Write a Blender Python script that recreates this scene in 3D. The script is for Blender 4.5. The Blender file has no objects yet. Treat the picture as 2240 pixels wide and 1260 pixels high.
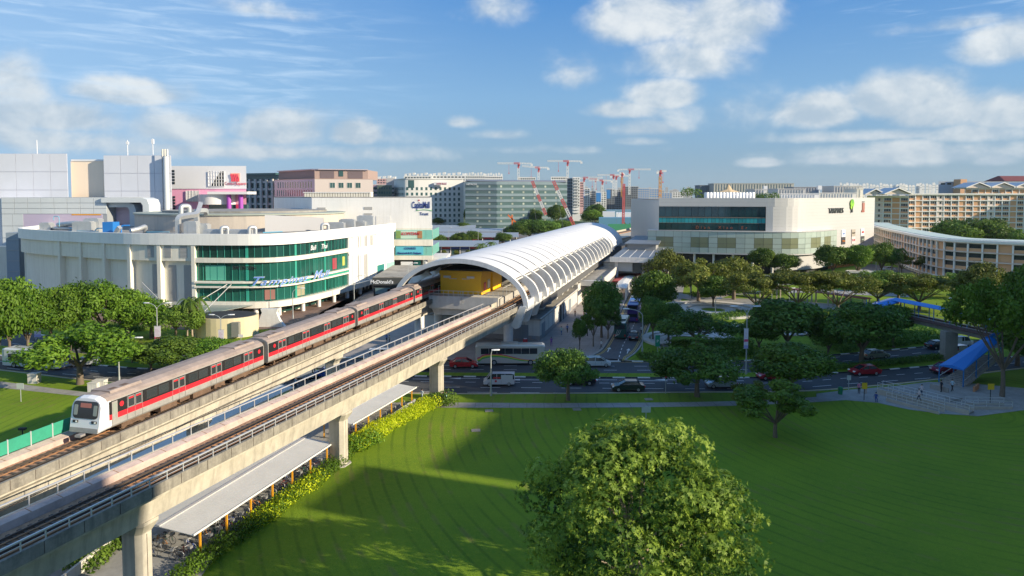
import bpy, math, random
import numpy as np
from mathutils import Vector, Matrix
sc = bpy.context.scene
COL = sc.collection
R = math.radians
# ---------------------------------------------------------------- camera
CAM_H, FPX, CX, HZ = 29.5, 1500.0, 1120.0, 425.0
PITCH = R(2.85)
CYP = HZ + FPX*math.tan(PITCH)
cd = bpy.data.cameras.new('camera'); cam = bpy.data.objects.new('camera', cd); COL.objects.link(cam)
cam.location = (0, 0, CAM_H); cam.rotation_euler = (R(90)-PITCH, 0, 0)
cd.sensor_width = 36; cd.lens = 36*FPX/2240.0
cd.shift_y = -(630-CYP)/2240.0
cd.clip_start = .5; cd.clip_end = 30000
sc.camera = cam
# ---------------------------------------------------------------- light
SUN_EL, SUN_AZ = 21.0, 110.0
sd = bpy.data.lights.new('sun', 'SUN'); sun = bpy.data.objects.new('sun', sd); COL.objects.link(sun)
sd.energy = 5.0; sd.angle = R(.6); sd.color = (1, .86, .64)
tosun = Vector((math.sin(R(SUN_AZ))*math.cos(R(SUN_EL)), math.cos(R(SUN_AZ))*math.cos(R(SUN_EL)), math.sin(R(SUN_EL))))
sun.rotation_euler = tosun.to_track_quat('Z', 'Y').to_euler()
sc.view_settings.view_transform = 'Standard'; sc.view_settings.look = 'None'
sc.view_settings.exposure = 0.66; sc.view_settings.gamma = 1; sc.view_settings.use_curve_mapping = False
w = bpy.data.worlds.new('World'); sc.world = w; w.use_nodes = True

def world():
    nt = w.node_tree; N = nt.nodes; L = nt.links; N.clear()
    def n(t, **k):
        a = N.new(t)
        for q, v in k.items(): setattr(a, q, v)
        return a
    def m(op, a, b=None, c=None, clamp=False):
        q = n('ShaderNodeMath', operation=op); q.use_clamp = clamp
        for i, v in enumerate((a, b, c)):
            if v is None: continue
            if hasattr(v, 'links'): L.new(v, q.inputs[i])
            else: q.inputs[i].default_value = v
        return q.outputs[0]
    def mix(f, a, b):
        q = n('ShaderNodeMix', data_type='RGBA')
        for i, v in ((0, f), (6, a), (7, b)):
            if hasattr(v, 'links'): L.new(v, q.inputs[i])
            else: q.inputs[i].default_value = v if i == 0 else (*v, 1)
        return q.outputs[2]
    def ss(v, a, b):
        q = n('ShaderNodeMapRange', interpolation_type='SMOOTHSTEP'); L.new(v, q.inputs[0])
        q.inputs[1].default_value = a; q.inputs[2].default_value = b
        return q.outputs[0]
    tc = n('ShaderNodeTexCoord'); sep = n('ShaderNodeSeparateXYZ'); L.new(tc.outputs['Generated'], sep.inputs[0])
    az = m('ARCTAN2', sep.outputs[0], sep.outputs[1]); el = m('ARCSINE', sep.outputs[2])
    sky = n('ShaderNodeTexSky', sky_type='NISHITA'); sky.sun_disc = False
    sky.sun_elevation = R(SUN_EL); sky.sun_rotation = R(SUN_AZ); sky.air_density = 1.0; sky.dust_density = .3; sky.ozone_density = 3
    sk = n('ShaderNodeVectorMath', operation='SCALE'); L.new(sky.outputs[0], sk.inputs[0]); sk.inputs['Scale'].default_value = .115
    # the blue deepens with height over the whole dome
    rp = n('ShaderNodeValToRGB'); e = rp.color_ramp.elements
    cr = [(0, (.16, .25, .34)), (.05, (.145, .25, .37)), (.13, (.14, .28, .46)), (.27, (.05, .185, .44)), (.55, (.045, .16, .41)), (1, (.04, .14, .36))]
    e[0].position = cr[0][0]; e[0].color = (*cr[0][1], 1); e[1].position = 1; e[1].color = (*cr[-1][1], 1)
    for p, c in cr[1:-1]: q = e.new(p); q.color = (*c, 1)
    L.new(m('MULTIPLY', el, .95), rp.inputs[0])
    base = mix(.86, sk.outputs[0], rp.outputs[0])
    # paler towards the left where thin cirrus lies
    pale = m('MULTIPLY', ss(m('MULTIPLY', az, -1), -.05, .7), .55)
    base = mix(pale, base, (.27, .42, .61))
    uv = n('ShaderNodeCombineXYZ'); L.new(az, uv.inputs[0]); L.new(m('MULTIPLY', el, 1.35), uv.inputs[1])
    def noise(vec, s, det, rough=.55, dist=0):
        q = n('ShaderNodeTexNoise'); q.inputs['Scale'].default_value = s; q.inputs['Detail'].default_value = det
        q.inputs['Roughness'].default_value = rough; q.inputs['Distortion'].default_value = dist; L.new(vec, q.inputs['Vector']); return q.outputs[0]
    nz = noise(uv.outputs[0], 10, 10, .58, .2)
    off = n('ShaderNodeVectorMath', operation='ADD'); L.new(uv.outputs[0], off.inputs[0]); off.inputs[1].default_value = (.014, .020, 0)
    nz2 = noise(off.outputs[0], 10, 10, .58, .2)
    nbig = noise(uv.outputs[0], 2.6, 3)
    # cumulus heaps: (photo x, y, rx, ry, strength)
    BL = [(20,235,95,85,.9),(150,265,130,38,.8),(40,300,130,28,.6),(290,208,120,32,.85),(400,285,110,42,.75),(620,290,120,46,.75),(775,298,60,30,.9),(470,310,230,20,.45),
          (1010,270,45,18,.6),(1090,298,60,14,.5),(1430,50,130,70,.85),(1560,60,110,95,.85),(1500,140,110,60,.7),(1450,215,75,36,.95),(1350,245,85,24,.75),(1240,170,60,50,.45),(1410,285,110,22,.55),
          (1790,252,90,40,1.0),(1960,225,120,52,1.0),(2040,250,110,42,.9),(1880,300,210,16,.6),(2190,255,90,40,.9),(2180,105,90,42,.8),(2120,295,130,26,.6),(1665,358,50,12,.75),(1810,352,70,14,.7),(1970,330,100,22,.75),
          (2170,352,60,16,.7),(2080,60,130,20,.5),(600,33,100,26,.5),(1090,30,90,50,.45),(1390,312,60,14,.5),(560,335,460,24,.55),(2000,345,330,26,.6),(120,310,220,34,.6),(1200,330,300,14,.3),(1560,250,200,60,.35),(700,300,300,30,.4)]
    cov = None
    for x, y, rx, ry, s in BL:
        a0 = math.atan((x-1120)/1500); e0 = math.atan((425-y)/1500*math.cos(a0))
        k = math.cos(a0)**2
        dx = m('MULTIPLY', m('SUBTRACT', az, a0), 1500/(rx*max(k, .6))); dy = m('MULTIPLY', m('SUBTRACT', el, e0), 1500/ry)
        # flat bases: the lower half falls off faster
        dyl = m('MULTIPLY', m('MINIMUM', dy, 0), 1.7); dyu = m('MAXIMUM', dy, 0)
        d2 = m('ADD', m('MULTIPLY', dx, dx), m('ADD', m('MULTIPLY', dyl, dyl), m('MULTIPLY', dyu, dyu)))
        g = m('MULTIPLY', m('EXPONENT', m('MULTIPLY', d2, -.80)), s*1.15)
        cov = g if cov is None else m('MAXIMUM', cov, g)
    # the rest of the dome carries the same broken cumulus
    front = ss(m('ABSOLUTE', az), .66, .9)
    els = m('MULTIPLY', ss(el, .0, .05), ss(m('MULTIPLY', el, -1), -.7, -.25))
    cov = m('MAXIMUM', cov, m('MULTIPLY', m('MULTIPLY', ss(nbig, .48, .68), m('MAXIMUM', front, ss(el, .3, .38))), els))
    d1 = m('ADD', m('MULTIPLY', cov, 1.0), m('MULTIPLY', m('SUBTRACT', nz, .5), 1.25))
    d2_ = m('ADD', m('MULTIPLY', cov, 1.0), m('MULTIPLY', m('SUBTRACT', nz2, .5), 1.25))
    dens = m('MULTIPLY', ss(d1, .14, .72), ss(cov, .02, .25))
    light = ss(m('SUBTRACT', d1, d2_), -.20, .24)
    low = ss(el, .03, .2)
    cw = mix(light, (.33, .40, .47), (.58, .60, .60))
    cw = mix(m('MULTIPLY', m('SUBTRACT', 1, low), .35), cw, (.24, .32, .40))
    col = mix(m('MULTIPLY', dens, .88), base, cw)
    # cirrus ripples high on the left
    cm = n('ShaderNodeMapping'); cm.inputs['Rotation'].default_value = (0, 0, R(12)); cm.inputs['Scale'].default_value = (10, 62, 1); L.new(uv.outputs[0], cm.inputs[0])
    ci = noise(cm.outputs[0], 1.0, 5, .6, .6)
    cf = m('MULTIPLY', ss(ci, .42, .80), m('MULTIPLY', ss(m('MULTIPLY', az, -1), .05, .38), m('MULTIPLY', ss(el, .08, .13), ss(m('MULTIPLY', el, -1), -.30, -.22))))
    cfr = m('MULTIPLY', ss(ci, .5, .8), m('MULTIPLY', ss(az, .38, .55), m('MULTIPLY', ss(el, .16, .2), ss(m('MULTIPLY', el, -1), -.30, -.24))))
    col = mix(m('MULTIPLY', m('MAXIMUM', cf, cfr), .6), col, (.42, .54, .67))
    bg = n('ShaderNodeBackground'); L.new(col, bg.inputs[0]); bg.inputs[1].default_value = .97
    out = n('ShaderNodeOutputWorld'); L.new(bg.outputs[0], out.inputs[0])
world()

# ---------------------------------------------------------------- pixel <-> place (the survey of the photograph)
_F = Vector((0, math.cos(PITCH), -math.sin(PITCH))); _U = Vector((0, math.sin(PITCH), math.cos(PITCH)))
def ray(px, py): return _F + Vector(((px-CX)/FPX, 0, 0)) + _U*((CYP-py)/FPX)
def G(px, py, z=0.0):
    r = ray(px, py); k = (z-CAM_H)/r.z; return Vector((r.x*k, r.y*k, z))
def AT(px, py, Y):
    r = ray(px, py); k = Y/r.y; return Vector((r.x*k, Y, CAM_H+r.z*k))
def XY(px, Y, py=500): return AT(px, py, Y).x
def ZY(py, Y, px=1120): return AT(px, py, Y).z

# ---------------------------------------------------------------- materials
MATS = {}
def mat(name, col, rough=.7, metal=0., var=.0, vscale=1., bump=0., bscale=8., spec=.5, trans=0., streak=0., emit=None, rnd=0., obj=False, coat=0., aniso=None, dirt=None):
    if name in MATS: return MATS[name]
    m = bpy.data.materials.new(name); m.use_nodes = True; MATS[name] = m
    nt = m.node_tree; N = nt.nodes; L = nt.links; b = N['Principled BSDF']
    b.inputs['Base Color'].default_value = (*col, 1); b.inputs['Roughness'].default_value = rough; b.inputs['Metallic'].default_value = metal
    b.inputs['Specular IOR Level'].default_value = spec
    if coat: b.inputs['Coat Weight'].default_value = coat; b.inputs['Coat Roughness'].default_value = .08
    m.diffuse_color = (*col, 1)
    cur = None
    def rgb(c): 
        q = N.new('ShaderNodeRGB'); q.outputs[0].default_value = (*c, 1); return q.outputs[0]
    cur = rgb(col)
    geo = N.new('ShaderNodeNewGeometry')
    def mixm(f, a, bcol, mode='MIX'):
        q = N.new('ShaderNodeMix'); q.data_type = 'RGBA'; q.blend_type = mode; q.clamp_factor = True
        L.new(f, q.inputs[0]); L.new(a, q.inputs[6])
        if hasattr(bcol, 'links'): L.new(bcol, q.inputs[7])
        else: q.inputs[7].default_value = (*bcol, 1)
        return q.outputs[2]
    def nz(scale, det=5, vec=None, sc3=None, rough=.6):
        q = N.new('ShaderNodeTexNoise'); q.inputs['Scale'].default_value = scale; q.inputs['Detail'].default_value = det; q.inputs['Roughness'].default_value = rough
        src = geo.outputs['Position']
        if sc3:
            mp = N.new('ShaderNodeMapping'); mp.inputs['Scale'].default_value = sc3; L.new(src, mp.inputs[0]); src = mp.outputs[0]
        L.new(src, q.inputs['Vector']); return q.outputs[0]
    def rng(v, a, b_, c=0, d=1):
        q = N.new('ShaderNodeMapRange'); L.new(v, q.inputs[0])
        for i, k in enumerate((a, b_, c, d)): q.inputs[i+1].default_value = k
        return q.outputs[0]
    if var:
        cur = mixm(rng(nz(vscale), .35, .65, 0, var), cur, tuple(c*.45 for c in col))
        cur = mixm(rng(nz(vscale*4.7), .4, .7, 0, var*.6), cur, tuple(min(1, c*1.35) for c in col))
    if streak:
        cur = mixm(rng(nz(1, 4, sc3=(1.6, 1.6, .10)), .48, .75, 0, streak), cur, dirt or tuple(c*.4 for c in col))
    if rnd:
        oi = N.new('ShaderNodeObjectInfo'); cur = mixm(rng(oi.outputs['Random'], 0, 1, 0, rnd), cur, tuple(c*.35 for c in col))
    L.new(cur, b.inputs['Base Color'])
    if bump:
        bp = N.new('ShaderNodeBump'); bp.inputs['Strength'].default_value = bump; bp.inputs['Distance'].default_value = .05
        L.new(nz(bscale, 4), bp.inputs['Height']); L.new(bp.outputs[0], b.inputs['Normal'])
    if emit: b.inputs['Emission Color'].default_value = (*emit[:3], 1); b.inputs['Emission Strength'].default_value = emit[3]
    if trans:
        t = N.new('ShaderNodeBsdfTranslucent'); L.new(cur, t.inputs[0]); ms = N.new('ShaderNodeMixShader'); ms.inputs[0].default_value = trans
        L.new(b.outputs[0], ms.inputs[1]); L.new(t.outputs[0], ms.inputs[2]); L.new(ms.outputs[0], N['Material Output'].inputs[0])
    return m

# ---------------------------------------------------------------- mesh builder
def rotz(a): return Matrix.Rotation(a, 4, 'Z')
class MB:
    def __init__(s): s.v = []; s.f = []; s.mi = []; s.cm = 0; s.sm = []
    def add(s, vs, fs, smooth=False):
        o = len(s.v); s.v += [tuple(x) for x in vs]
        for f in fs: s.f.append(tuple(i+o for i in f)); s.mi.append(s.cm); s.sm.append(smooth)
        return s
    def m(s, i): s.cm = i; return s
    def box(s, x0, y0, z0, x1, y1, z1, M=None):
        vs = [Vector((x, y, z)) for z in (z0, z1) for y in (y0, y1) for x in (x0, x1)]
        if M is not None: vs = [M @ v for v in vs]
        return s.add(vs, [(0,2,3,1),(4,5,7,6),(0,1,5,4),(2,6,7,3),(0,4,6,2),(1,3,7,5)])
    def cbox(s, c, d, a=0, M=None):
        T = Matrix.Translation(c) @ rotz(a)
        if M is not None: T = M @ T
        return s.box(-d[0]/2, -d[1]/2, -d[2]/2, d[0]/2, d[1]/2, d[2]/2, T)
    def prism(s, pts, z0, z1, M=None):
        n = len(pts); vs = [Vector((p[0], p[1], z0)) for p in pts]+[Vector((p[0], p[1], z1)) for p in pts]
        if M is not None: vs = [M @ v for v in vs]
        return s.add(vs, [tuple(range(n))[::-1], tuple(range(n, 2*n))]+[(i, (i+1) % n, n+(i+1) % n, n+i) for i in range(n)])
    def beam(s, a, b, w, h=None, up=(0, 0, 1)):
        a = Vector(a); b = Vector(b); h = h or w; d = (b-a)
        if d.length < 1e-6: return s
        d.normalize(); u = Vector(up)
        if abs(d.dot(u)) > .98: u = Vector((1, 0, 0))
        r = d.cross(u).normalized()*(w/2); u = r.cross(d).normalized()*(h/2)
        vs = [p+q for p in (a, b) for q in (-r-u, r-u, r+u, -r+u)]
        return s.add(vs, [(3,2,1,0),(4,5,6,7),(0,1,5,4),(1,2,6,5),(2,3,7,6),(3,0,4,7)])
    def tube(s, pts, rad, n=8, cap=True, smooth=True):
        pts = [Vector(p) for p in pts]; m = len(pts)
        if not hasattr(rad, '__len__'): rad = [rad]*m
        o = []; ref = None
        for i, p in enumerate(pts):
            d = (pts[min(i+1, m-1)]-pts[max(i-1, 0)]).normalized()
            if ref is None: ref = d.orthogonal().normalized()
            u = (ref-d*ref.dot(d)).normalized(); ref = u; v = d.cross(u)
            o += [p+(u*math.cos(t)+v*math.sin(t))*rad[i] for t in [2*math.pi*k/n for k in range(n)]]
        fs = [(i*n+k, i*n+(k+1) % n, (i+1)*n+(k+1) % n, (i+1)*n+k) for i in range(m-1) for k in range(n)]
        s.add(o, fs, smooth)
        if cap: s.add(o[:n], [tuple(range(n))[::-1]]); s.add(o[-n:], [tuple(range(n))])
        return s
    def loft(s, secs, closed=True, caps=True, smooth=False):
        n = len(secs[0]); vs = [v for q in secs for v in q]
        e = n if closed else n-1
        s.add(vs, [(i*n+k, i*n+(k+1) % n, (i+1)*n+(k+1) % n, (i+1)*n+k) for i in range(len(secs)-1) for k in range(e)], smooth)
        if caps: s.add(secs[0], [tuple(range(n))[::-1]]); s.add(secs[-1], [tuple(range(n))])
        return s
    def lathe(s, prof, n=16, c=(0, 0, 0), smooth=True):
        secs = [[Vector((c[0]+r*math.cos(2*math.pi*k/n), c[1]+r*math.sin(2*math.pi*k/n), c[2]+z)) for k in range(n)] for r, z in prof]
        return s.loft(secs, smooth=smooth)
    def cyl(s, a, b, r, n=12): return s.tube([a, b], r, n)
    def mesh(s, name, mats, Minv=None):
        me = bpy.data.meshes.new(name)
        vs = s.v if Minv is None else [tuple(Minv @ Vector(v)) for v in s.v]
        me.from_pydata(vs, [], s.f)
        if not isinstance(mats, (list, tuple)): mats = [mats]
        for q in mats: me.materials.append(q)
        if len(mats) > 1: me.polygons.foreach_set('material_index', s.mi)
        if any(s.sm): me.polygons.foreach_set('use_smooth', s.sm)
        me.update(); return me
WM = {}
def thing(name, label, cat, loc=(0, 0, 0), a=0, group=None, scale=1):
    o = bpy.data.objects.new(name, None); COL.objects.link(o); o.empty_display_size = .3
    o['label'] = label; o['category'] = cat
    if group: o['group'] = group
    M = Matrix.Translation(loc) @ rotz(a) @ Matrix.Scale(scale, 4); o.matrix_world = M; WM[o.name] = M
    return o
def wm(o): return WM.get(o.name, Matrix.Identity(4)) if o is not None else Matrix.Identity(4)
def part(name, mb, mats, parent=None, label=None, kind=None):
    """mb is in world coordinates; becomes a child of parent"""
    P = wm(parent); me = mb.mesh(name, mats, P.inverted() if parent is not None else None)
    o = bpy.data.objects.new(name, me); COL.objects.link(o)
    if parent is not None: o.parent = parent
    WM[o.name] = P
    if label: o['label'] = label
    if kind: o['kind'] = kind
    return o
def put(name, me, M, parent, label=None, kind=None):
    o = bpy.data.objects.new(name, me); COL.objects.link(o)
    if parent is not None: o.parent = parent; o.matrix_local = wm(parent).inverted() @ M
    else: o.matrix_local = M
    WM[o.name] = M
    if label: o['label'] = label
    if kind: o['kind'] = kind
    return o
def single(name, label, cat, mb, mats, base=None, group=None):
    """a thing made of one mesh, origin at its base"""
    if base is None:
        a = np.array(mb.v); base = ((a[:, 0].min()+a[:, 0].max())/2, (a[:, 1].min()+a[:, 1].max())/2, a[:, 2].min())
    T = Matrix.Translation(base); me = mb.mesh(name, mats, T.inverted())
    o = bpy.data.objects.new(name, me); COL.objects.link(o); o.matrix_world = T; WM[o.name] = T
    o['label'] = label; o['category'] = cat
    if group: o['group'] = group
    return o
def struct(name, mb, mats, parent=None):
    o = part(name, mb, mats, parent)
    if parent is None: o['kind'] = 'structure'
    return o
def copy_tree(o, parent=None):
    c = o.copy(); COL.objects.link(c); c.parent = parent
    for ch in list(o.children): copy_tree(ch, c)
    return c
def dup(src, loc, a=0, label=None, scale=1, group=None, used=set()):
    """first use places the source itself, afterwards copies of it and its parts"""
    if src.name not in used: used.add(src.name); o = src
    else: o = copy_tree(src)
    sc3 = scale if hasattr(scale, '__len__') else (scale,)*3
    M = Matrix.Translation(loc) @ rotz(a) @ Matrix.Diagonal((*sc3, 1))
    o.matrix_world = M; WM[o.name] = M
    if label: o['label'] = label
    if group: o['group'] = group
    return o
def recolor(o, old, new):
    for q in [o]+list(o.children_recursive):
        for i, sl in enumerate(q.material_slots):
            if q.data.materials[i] == old: sl.link = 'OBJECT'; sl.material = new
def txt(s, size, m, parent, M, name='lettering', ext=.05, shear=0, space=1.0, bold=0, align='CENTER', sx=1.0):
    cu = bpy.data.curves.new('txt', 'FONT'); cu.body = s; cu.size = size; cu.extrude = ext; cu.shear = shear; cu.align_x = align
    cu.space_character = space; cu.offset = bold; cu.resolution_u = 3
    t = bpy.data.objects.new('txt', cu); COL.objects.link(t)
    dg = bpy.context.evaluated_depsgraph_get(); me = bpy.data.meshes.new_from_object(t.evaluated_get(dg))
    bpy.data.objects.remove(t); me.materials.clear(); me.materials.append(m); me.name = name
    return put(name, me, M @ Matrix.Diagonal((sx, 1, 1, 1)), parent)
def face_m(o, xdir, up=(0, 0, 1)):
    x = Vector(xdir).normalized(); u = Vector(up); z = x.cross(u).normalized(); u = z.cross(x)
    M = Matrix((x, u, z)).transposed().to_4x4(); M.translation = Vector(o); return M
def spline(P, n=8):
    P = [Vector(p) for p in P]; Q = [2*P[0]-P[1]]+P+[2*P[-1]-P[-2]]; out = []
    for i in range(1, len(Q)-2):
        a, b, c, d = Q[i-1:i+3]
        for k in range(n):
            t = k/n; out.append(.5*((2*b)+(c-a)*t+(2*a-5*b+4*c-d)*t*t+(3*b-a-3*c+d)*t**3))
    out.append(P[-1]); return out
class Path:
    """a plan polyline; normals point to the right of travel"""
    def __init__(s, pts):
        s.p = [Vector((q[0], q[1], 0)) for q in pts]; s.s = [0]
        for a, b in zip(s.p, s.p[1:]): s.s.append(s.s[-1]+(b-a).length)
        s.len = s.s[-1]
    def at(s, t, off=0, z=0):
        t = max(0, min(s.len, t)); i = 0
        while i < len(s.p)-2 and s.s[i+1] < t: i += 1
        a, b = s.p[i], s.p[i+1]; d = (b-a).normalized(); p = a+d*(t-s.s[i])
        nrm = Vector((d.y, -d.x, 0)); return p+nrm*off+Vector((0, 0, z))
    def dir(s, t):
        return (s.at(min(t+.5, s.len))-s.at(max(t-.5, 0))).normalized()
    def nrm(s, t): d = s.dir(t); return Vector((d.y, -d.x, 0))
    def ofs(s, t, off, z=0): return s.at(t)+s.nrm(t)*off+Vector((0, 0, z))
    def ang(s, t): d = s.dir(t); return math.atan2(d.y, d.x)
    def px(s, px, py=550):
        k = ray(px, py); k = k.x/k.y; best = None
        for i, (a, b) in enumerate(zip(s.p, s.p[1:])):
            fa = a.x-k*a.y; fb = b.x-k*b.y
            if fa*fb <= 0 and abs(fa-fb) > 1e-9: 
                t = s.s[i]+(s.s[i+1]-s.s[i])*fa/(fa-fb)
                if best is None: best = t
        if best is None: best = 0 if abs(s.p[0].x-k*s.p[0].y) < abs(s.p[-1].x-k*s.p[-1].y) else s.len
        return best
    def sweep(s, mb, prof, t0=0, t1=None, step=2.5, caps=True, smooth=False):
        """prof: closed list of (offset, z)"""
        t1 = s.len if t1 is None else t1; n = max(1, int(math.ceil((t1-t0)/step)))
        secs = [[s.ofs(t0+(t1-t0)*i/n, o, z) for o, z in prof] for i in range(n+1)]
        return mb.loft(secs, caps=caps, smooth=smooth)
    def band(s, mb, z0, z1, o0, o1, t0=0, t1=None, step=2.5): return s.sweep(mb, [(o0, z0), (o1, z0), (o1, z1), (o0, z1)], t0, t1, step)
rnd = random.Random(7)
TANE = math.tan(R(SUN_EL))
# ================================================================= THE GROUND
def lawn_material():
    m = bpy.data.materials.new('lawn_grass'); m.use_nodes = True; nt = m.node_tree; N = nt.nodes; L = nt.links; b = N['Principled BSDF']
    b.inputs['Roughness'].default_value = .85; b.inputs['Specular IOR Level'].default_value = .15
    geo = N.new('ShaderNodeNewGeometry'); P = geo.outputs['Position']
    def noise(s, d=5, sc3=None, dist=0, rough=.6):
        q = N.new('ShaderNodeTexNoise'); q.inputs['Scale'].default_value = s; q.inputs['Detail'].default_value = d; q.inputs['Distortion'].default_value = dist; q.inputs['Roughness'].default_value = rough
        src = P
        if sc3:
            mp = N.new('ShaderNodeMapping'); mp.inputs['Scale'].default_value = sc3[0]; mp.inputs['Rotation'].default_value = (0, 0, sc3[1]); L.new(src, mp.inputs[0]); src = mp.outputs[0]
        L.new(src, q.inputs['Vector']); return q.outputs[0]
    def rng(v, a, b_, c=0, d=1):
        q = N.new('ShaderNodeMapRange'); L.new(v, q.inputs[0])
        for i, k in enumerate((a, b_, c, d)): q.inputs[i+1].default_value = k
        return q.outputs[0]
    def mul(a, c):
        q = N.new('ShaderNodeMath'); q.operation = 'MULTIPLY'
        for i, v in enumerate((a, c)):
            if hasattr(v, 'links'): L.new(v, q.inputs[i])
            else: q.inputs[i].default_value = v
        return q.outputs[0]
    def mix(f, a, c):
        q = N.new('ShaderNodeMix'); q.data_type = 'RGBA'
        L.new(f, q.inputs[0])
        for i, v in ((6, a), (7, c)):
            if hasattr(v, 'links'): L.new(v, q.inputs[i])
            else: q.inputs[i].default_value = (*v, 1)
        return q.outputs[2]
    c = mix(rng(noise(.10, 6), .35, .65), (.12, .21, .014), (.18, .275, .016))
    c = mix(rng(noise(2.2, 6), .35, .7, 0, .6), c, (.21, .28, .02))
    c = mix(rng(noise(11, 4), .45, .75, 0, .55), c, (.045, .10, .008))
    # mower tracks: long curved rings
    wv = N.new('ShaderNodeTexWave'); wv.wave_type = 'RINGS'; wv.rings_direction = 'Z'; wv.inputs['Scale'].default_value = .21; wv.inputs['Distortion'].default_value = 3; wv.inputs['Detail'].default_value = 1; wv.inputs['Detail Scale'].default_value = .05
    mp = N.new('ShaderNodeMapping'); mp.inputs['Location'].default_value = (-62, -92, 0); mp.inputs['Scale'].default_value = (1, 1, 1); L.new(P, mp.inputs[0]); L.new(mp.outputs[0], wv.inputs['Vector'])
    tr = mul(rng(wv.outputs['Fac'], .80, 1.0), rng(noise(.12, 5), .34, .58))
    c = mix(mul(tr, .42), c, (.045, .095, .010))
    br = mul(rng(wv.outputs['Fac'], .55, .9), rng(noise(.16, 7, rough=.68), .52, .60))
    c = mix(mul(br, .28), c, (.27, .19, .08))
    L.new(c, b.inputs['Base Color'])
    bp = N.new('ShaderNodeBump'); bp.inputs['Strength'].default_value = .9; bp.inputs['Distance'].default_value = .07; L.new(noise(7, 5), bp.inputs['Height']); L.new(bp.outputs[0], b.inputs['Normal'])
    return m
LAWN = lawn_material()
M_city = mat('distant_ground', (.06, .10, .035), .95, var=.6, vscale=.02)
M_asph = mat('asphalt', (.060, .064, .070), .82, var=.5, vscale=.12, bump=.25, bscale=14)
M_asph2 = mat('street_asphalt', (.11, .11, .115), .82, var=.5, vscale=.25, bump=.25, bscale=14)
M_path = mat('concrete_path', (.30, .295, .28), .85, var=.5, vscale=.4, bump=.2)
M_pave = mat('plaza_paving', (.30, .27, .25), .8, var=.4, vscale=.3, bump=.15)
M_brown = mat('brown_paving', (.20, .13, .10), .8, var=.5, vscale=.3)
M_white = mat('road_paint', (.72, .72, .70), .6, var=.3, vscale=1.5)
M_yell = mat('yellow_paint', (.62, .42, .07), .6, var=.3, vscale=1.5)
M_blackp = mat('black_kerb_paint', (.025, .025, .028), .6)
M_conc = mat('concrete', (.42, .40, .36), .85, var=.45, vscale=.35, bump=.2, bscale=3)

def sheet(name, pts, z, m, kind='structure'):
    mb = MB(); mb.add([(p[0], p[1], z) for p in pts], [tuple(range(len(pts)))])
    o = part(name, mb, m); o['kind'] = kind
    # all sheets face up
    if o.data.polygons[0].normal.z < 0: o.data.flip_normals()
    return o
def GP(L_, z=0): return [G(x, y, z) for x, y in L_]
g = MB(); g.add([(-3900, -290, -.12), (3900, -290, -.12), (3900, 3590, -.12), (-3900, 3590, -.12)], [(0, 1, 2, 3)]); struct('ground', g, M_city)

rN = [(-420, 765), (-200, 788), (35, 814), (224, 835), (560, 853), (900, 861), (1120, 862), (1500, 859), (1760, 856), (1920, 844), (2031, 833), (2240, 806), (2500, 778), (2900, 742)]
rM1 = [(-420, 742), (-200, 757), (0, 778), (221, 800), (340, 808), (620, 818), (892, 823), (1120, 825), (1625, 827), (1814, 817), (1923, 810), (2049, 800), (2240, 779), (2500, 755), (2900, 723)]
rM2 = [(-420, 731), (-200, 743), (0, 757), (221, 779), (340, 789), (620, 806), (892, 815), (1120, 817), (1625, 817), (1806, 803), (1923, 791), (2048, 777), (2240, 757), (2500, 735), (2900, 706)]
rF = [(-420, 705), (-200, 712), (46, 729), (200, 747), (340, 762), (640, 779), (978, 789), (1130, 791), (1440, 791), (1640, 789), (1820, 777), (1923, 768), (2040, 757), (2240, 735), (2500, 716), (2900, 690)]
N_, M1_, M2_, F_ = [spline(GP(q), 6) for q in (rN, rM1, rM2, rF)]
pN, pM1, pM2, pF = Path(N_), Path(M1_), Path(M2_), Path(F_)
# the lawn runs from behind the camera to the kerb
sheet('lawn', [(-160, 12), (130, 12)]+[tuple(p[:2]) for p in reversed(N_)], .02, LAWN)
sheet('carriageway', [p for p in N_]+[p for p in reversed(M1_)], .0, M_asph)
sheet('far_carriageway', [p for p in M2_]+[p for p in reversed(F_)], .0, M_asph)
g = MB(); mid = [p for p in M1_]+[p for p in reversed(M2_)]
g.prism([(p.x, p.y) for p in mid[::1]], -.05, .13); struct('median_strip', g, LAWN)
# verge and park lawn beyond the road
gx = MB(); back = [p for p in F_]
sheet('park_lawn', back+[Vector((330, 300, 0)), Vector((330, 420, 0)), Vector((-330, 420, 0)), Vector((-330, 300, 0))], -.03, LAWN)

# kerbs: black and white painted blocks, each one a block of the kerb
def kerb(path, side, t0, t1, nm, painted=True):
    base = MB(); path.band(base, -.04, .10, -.12 if side < 0 else -.10, .10 if side < 0 else .12, t0, t1, 3)
    ko = struct(nm, base, M_conc)
    if not painted: return
    L1 = .98; me = MB().box(-L1/2, -.14, 0, L1/2, .14, .16).mesh('kerb_block', M_white); me2 = MB().box(-L1/2, -.14, 0, L1/2, .14, .16).mesh('kerb_block', M_blackp)
    t = t0; i = 0
    while t < t1 and i < 296:
        p = path.ofs(t+.5, 0, -.02); put('kerb_block', me if (i//2) % 2 else me2, Matrix.Translation(p) @ rotz(path.ang(t+.5)), ko); t += 1.0; i += 1
def tx(path, px, py): return path.px(px, py)
kerb(pM1, 1, tx(pM1, -20, 778), tx(pM1, 2245, 779), 'median_kerb')
kerb(pM2, -1, 0, pM2.len, 'median_back_kerb', False)
kerb(pF, 1, tx(pF, 40, 729), tx(pF, 2245, 735), 'far_kerb')
kerb(pN, -1, 0, pN.len, 'near_kerb', False)

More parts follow.
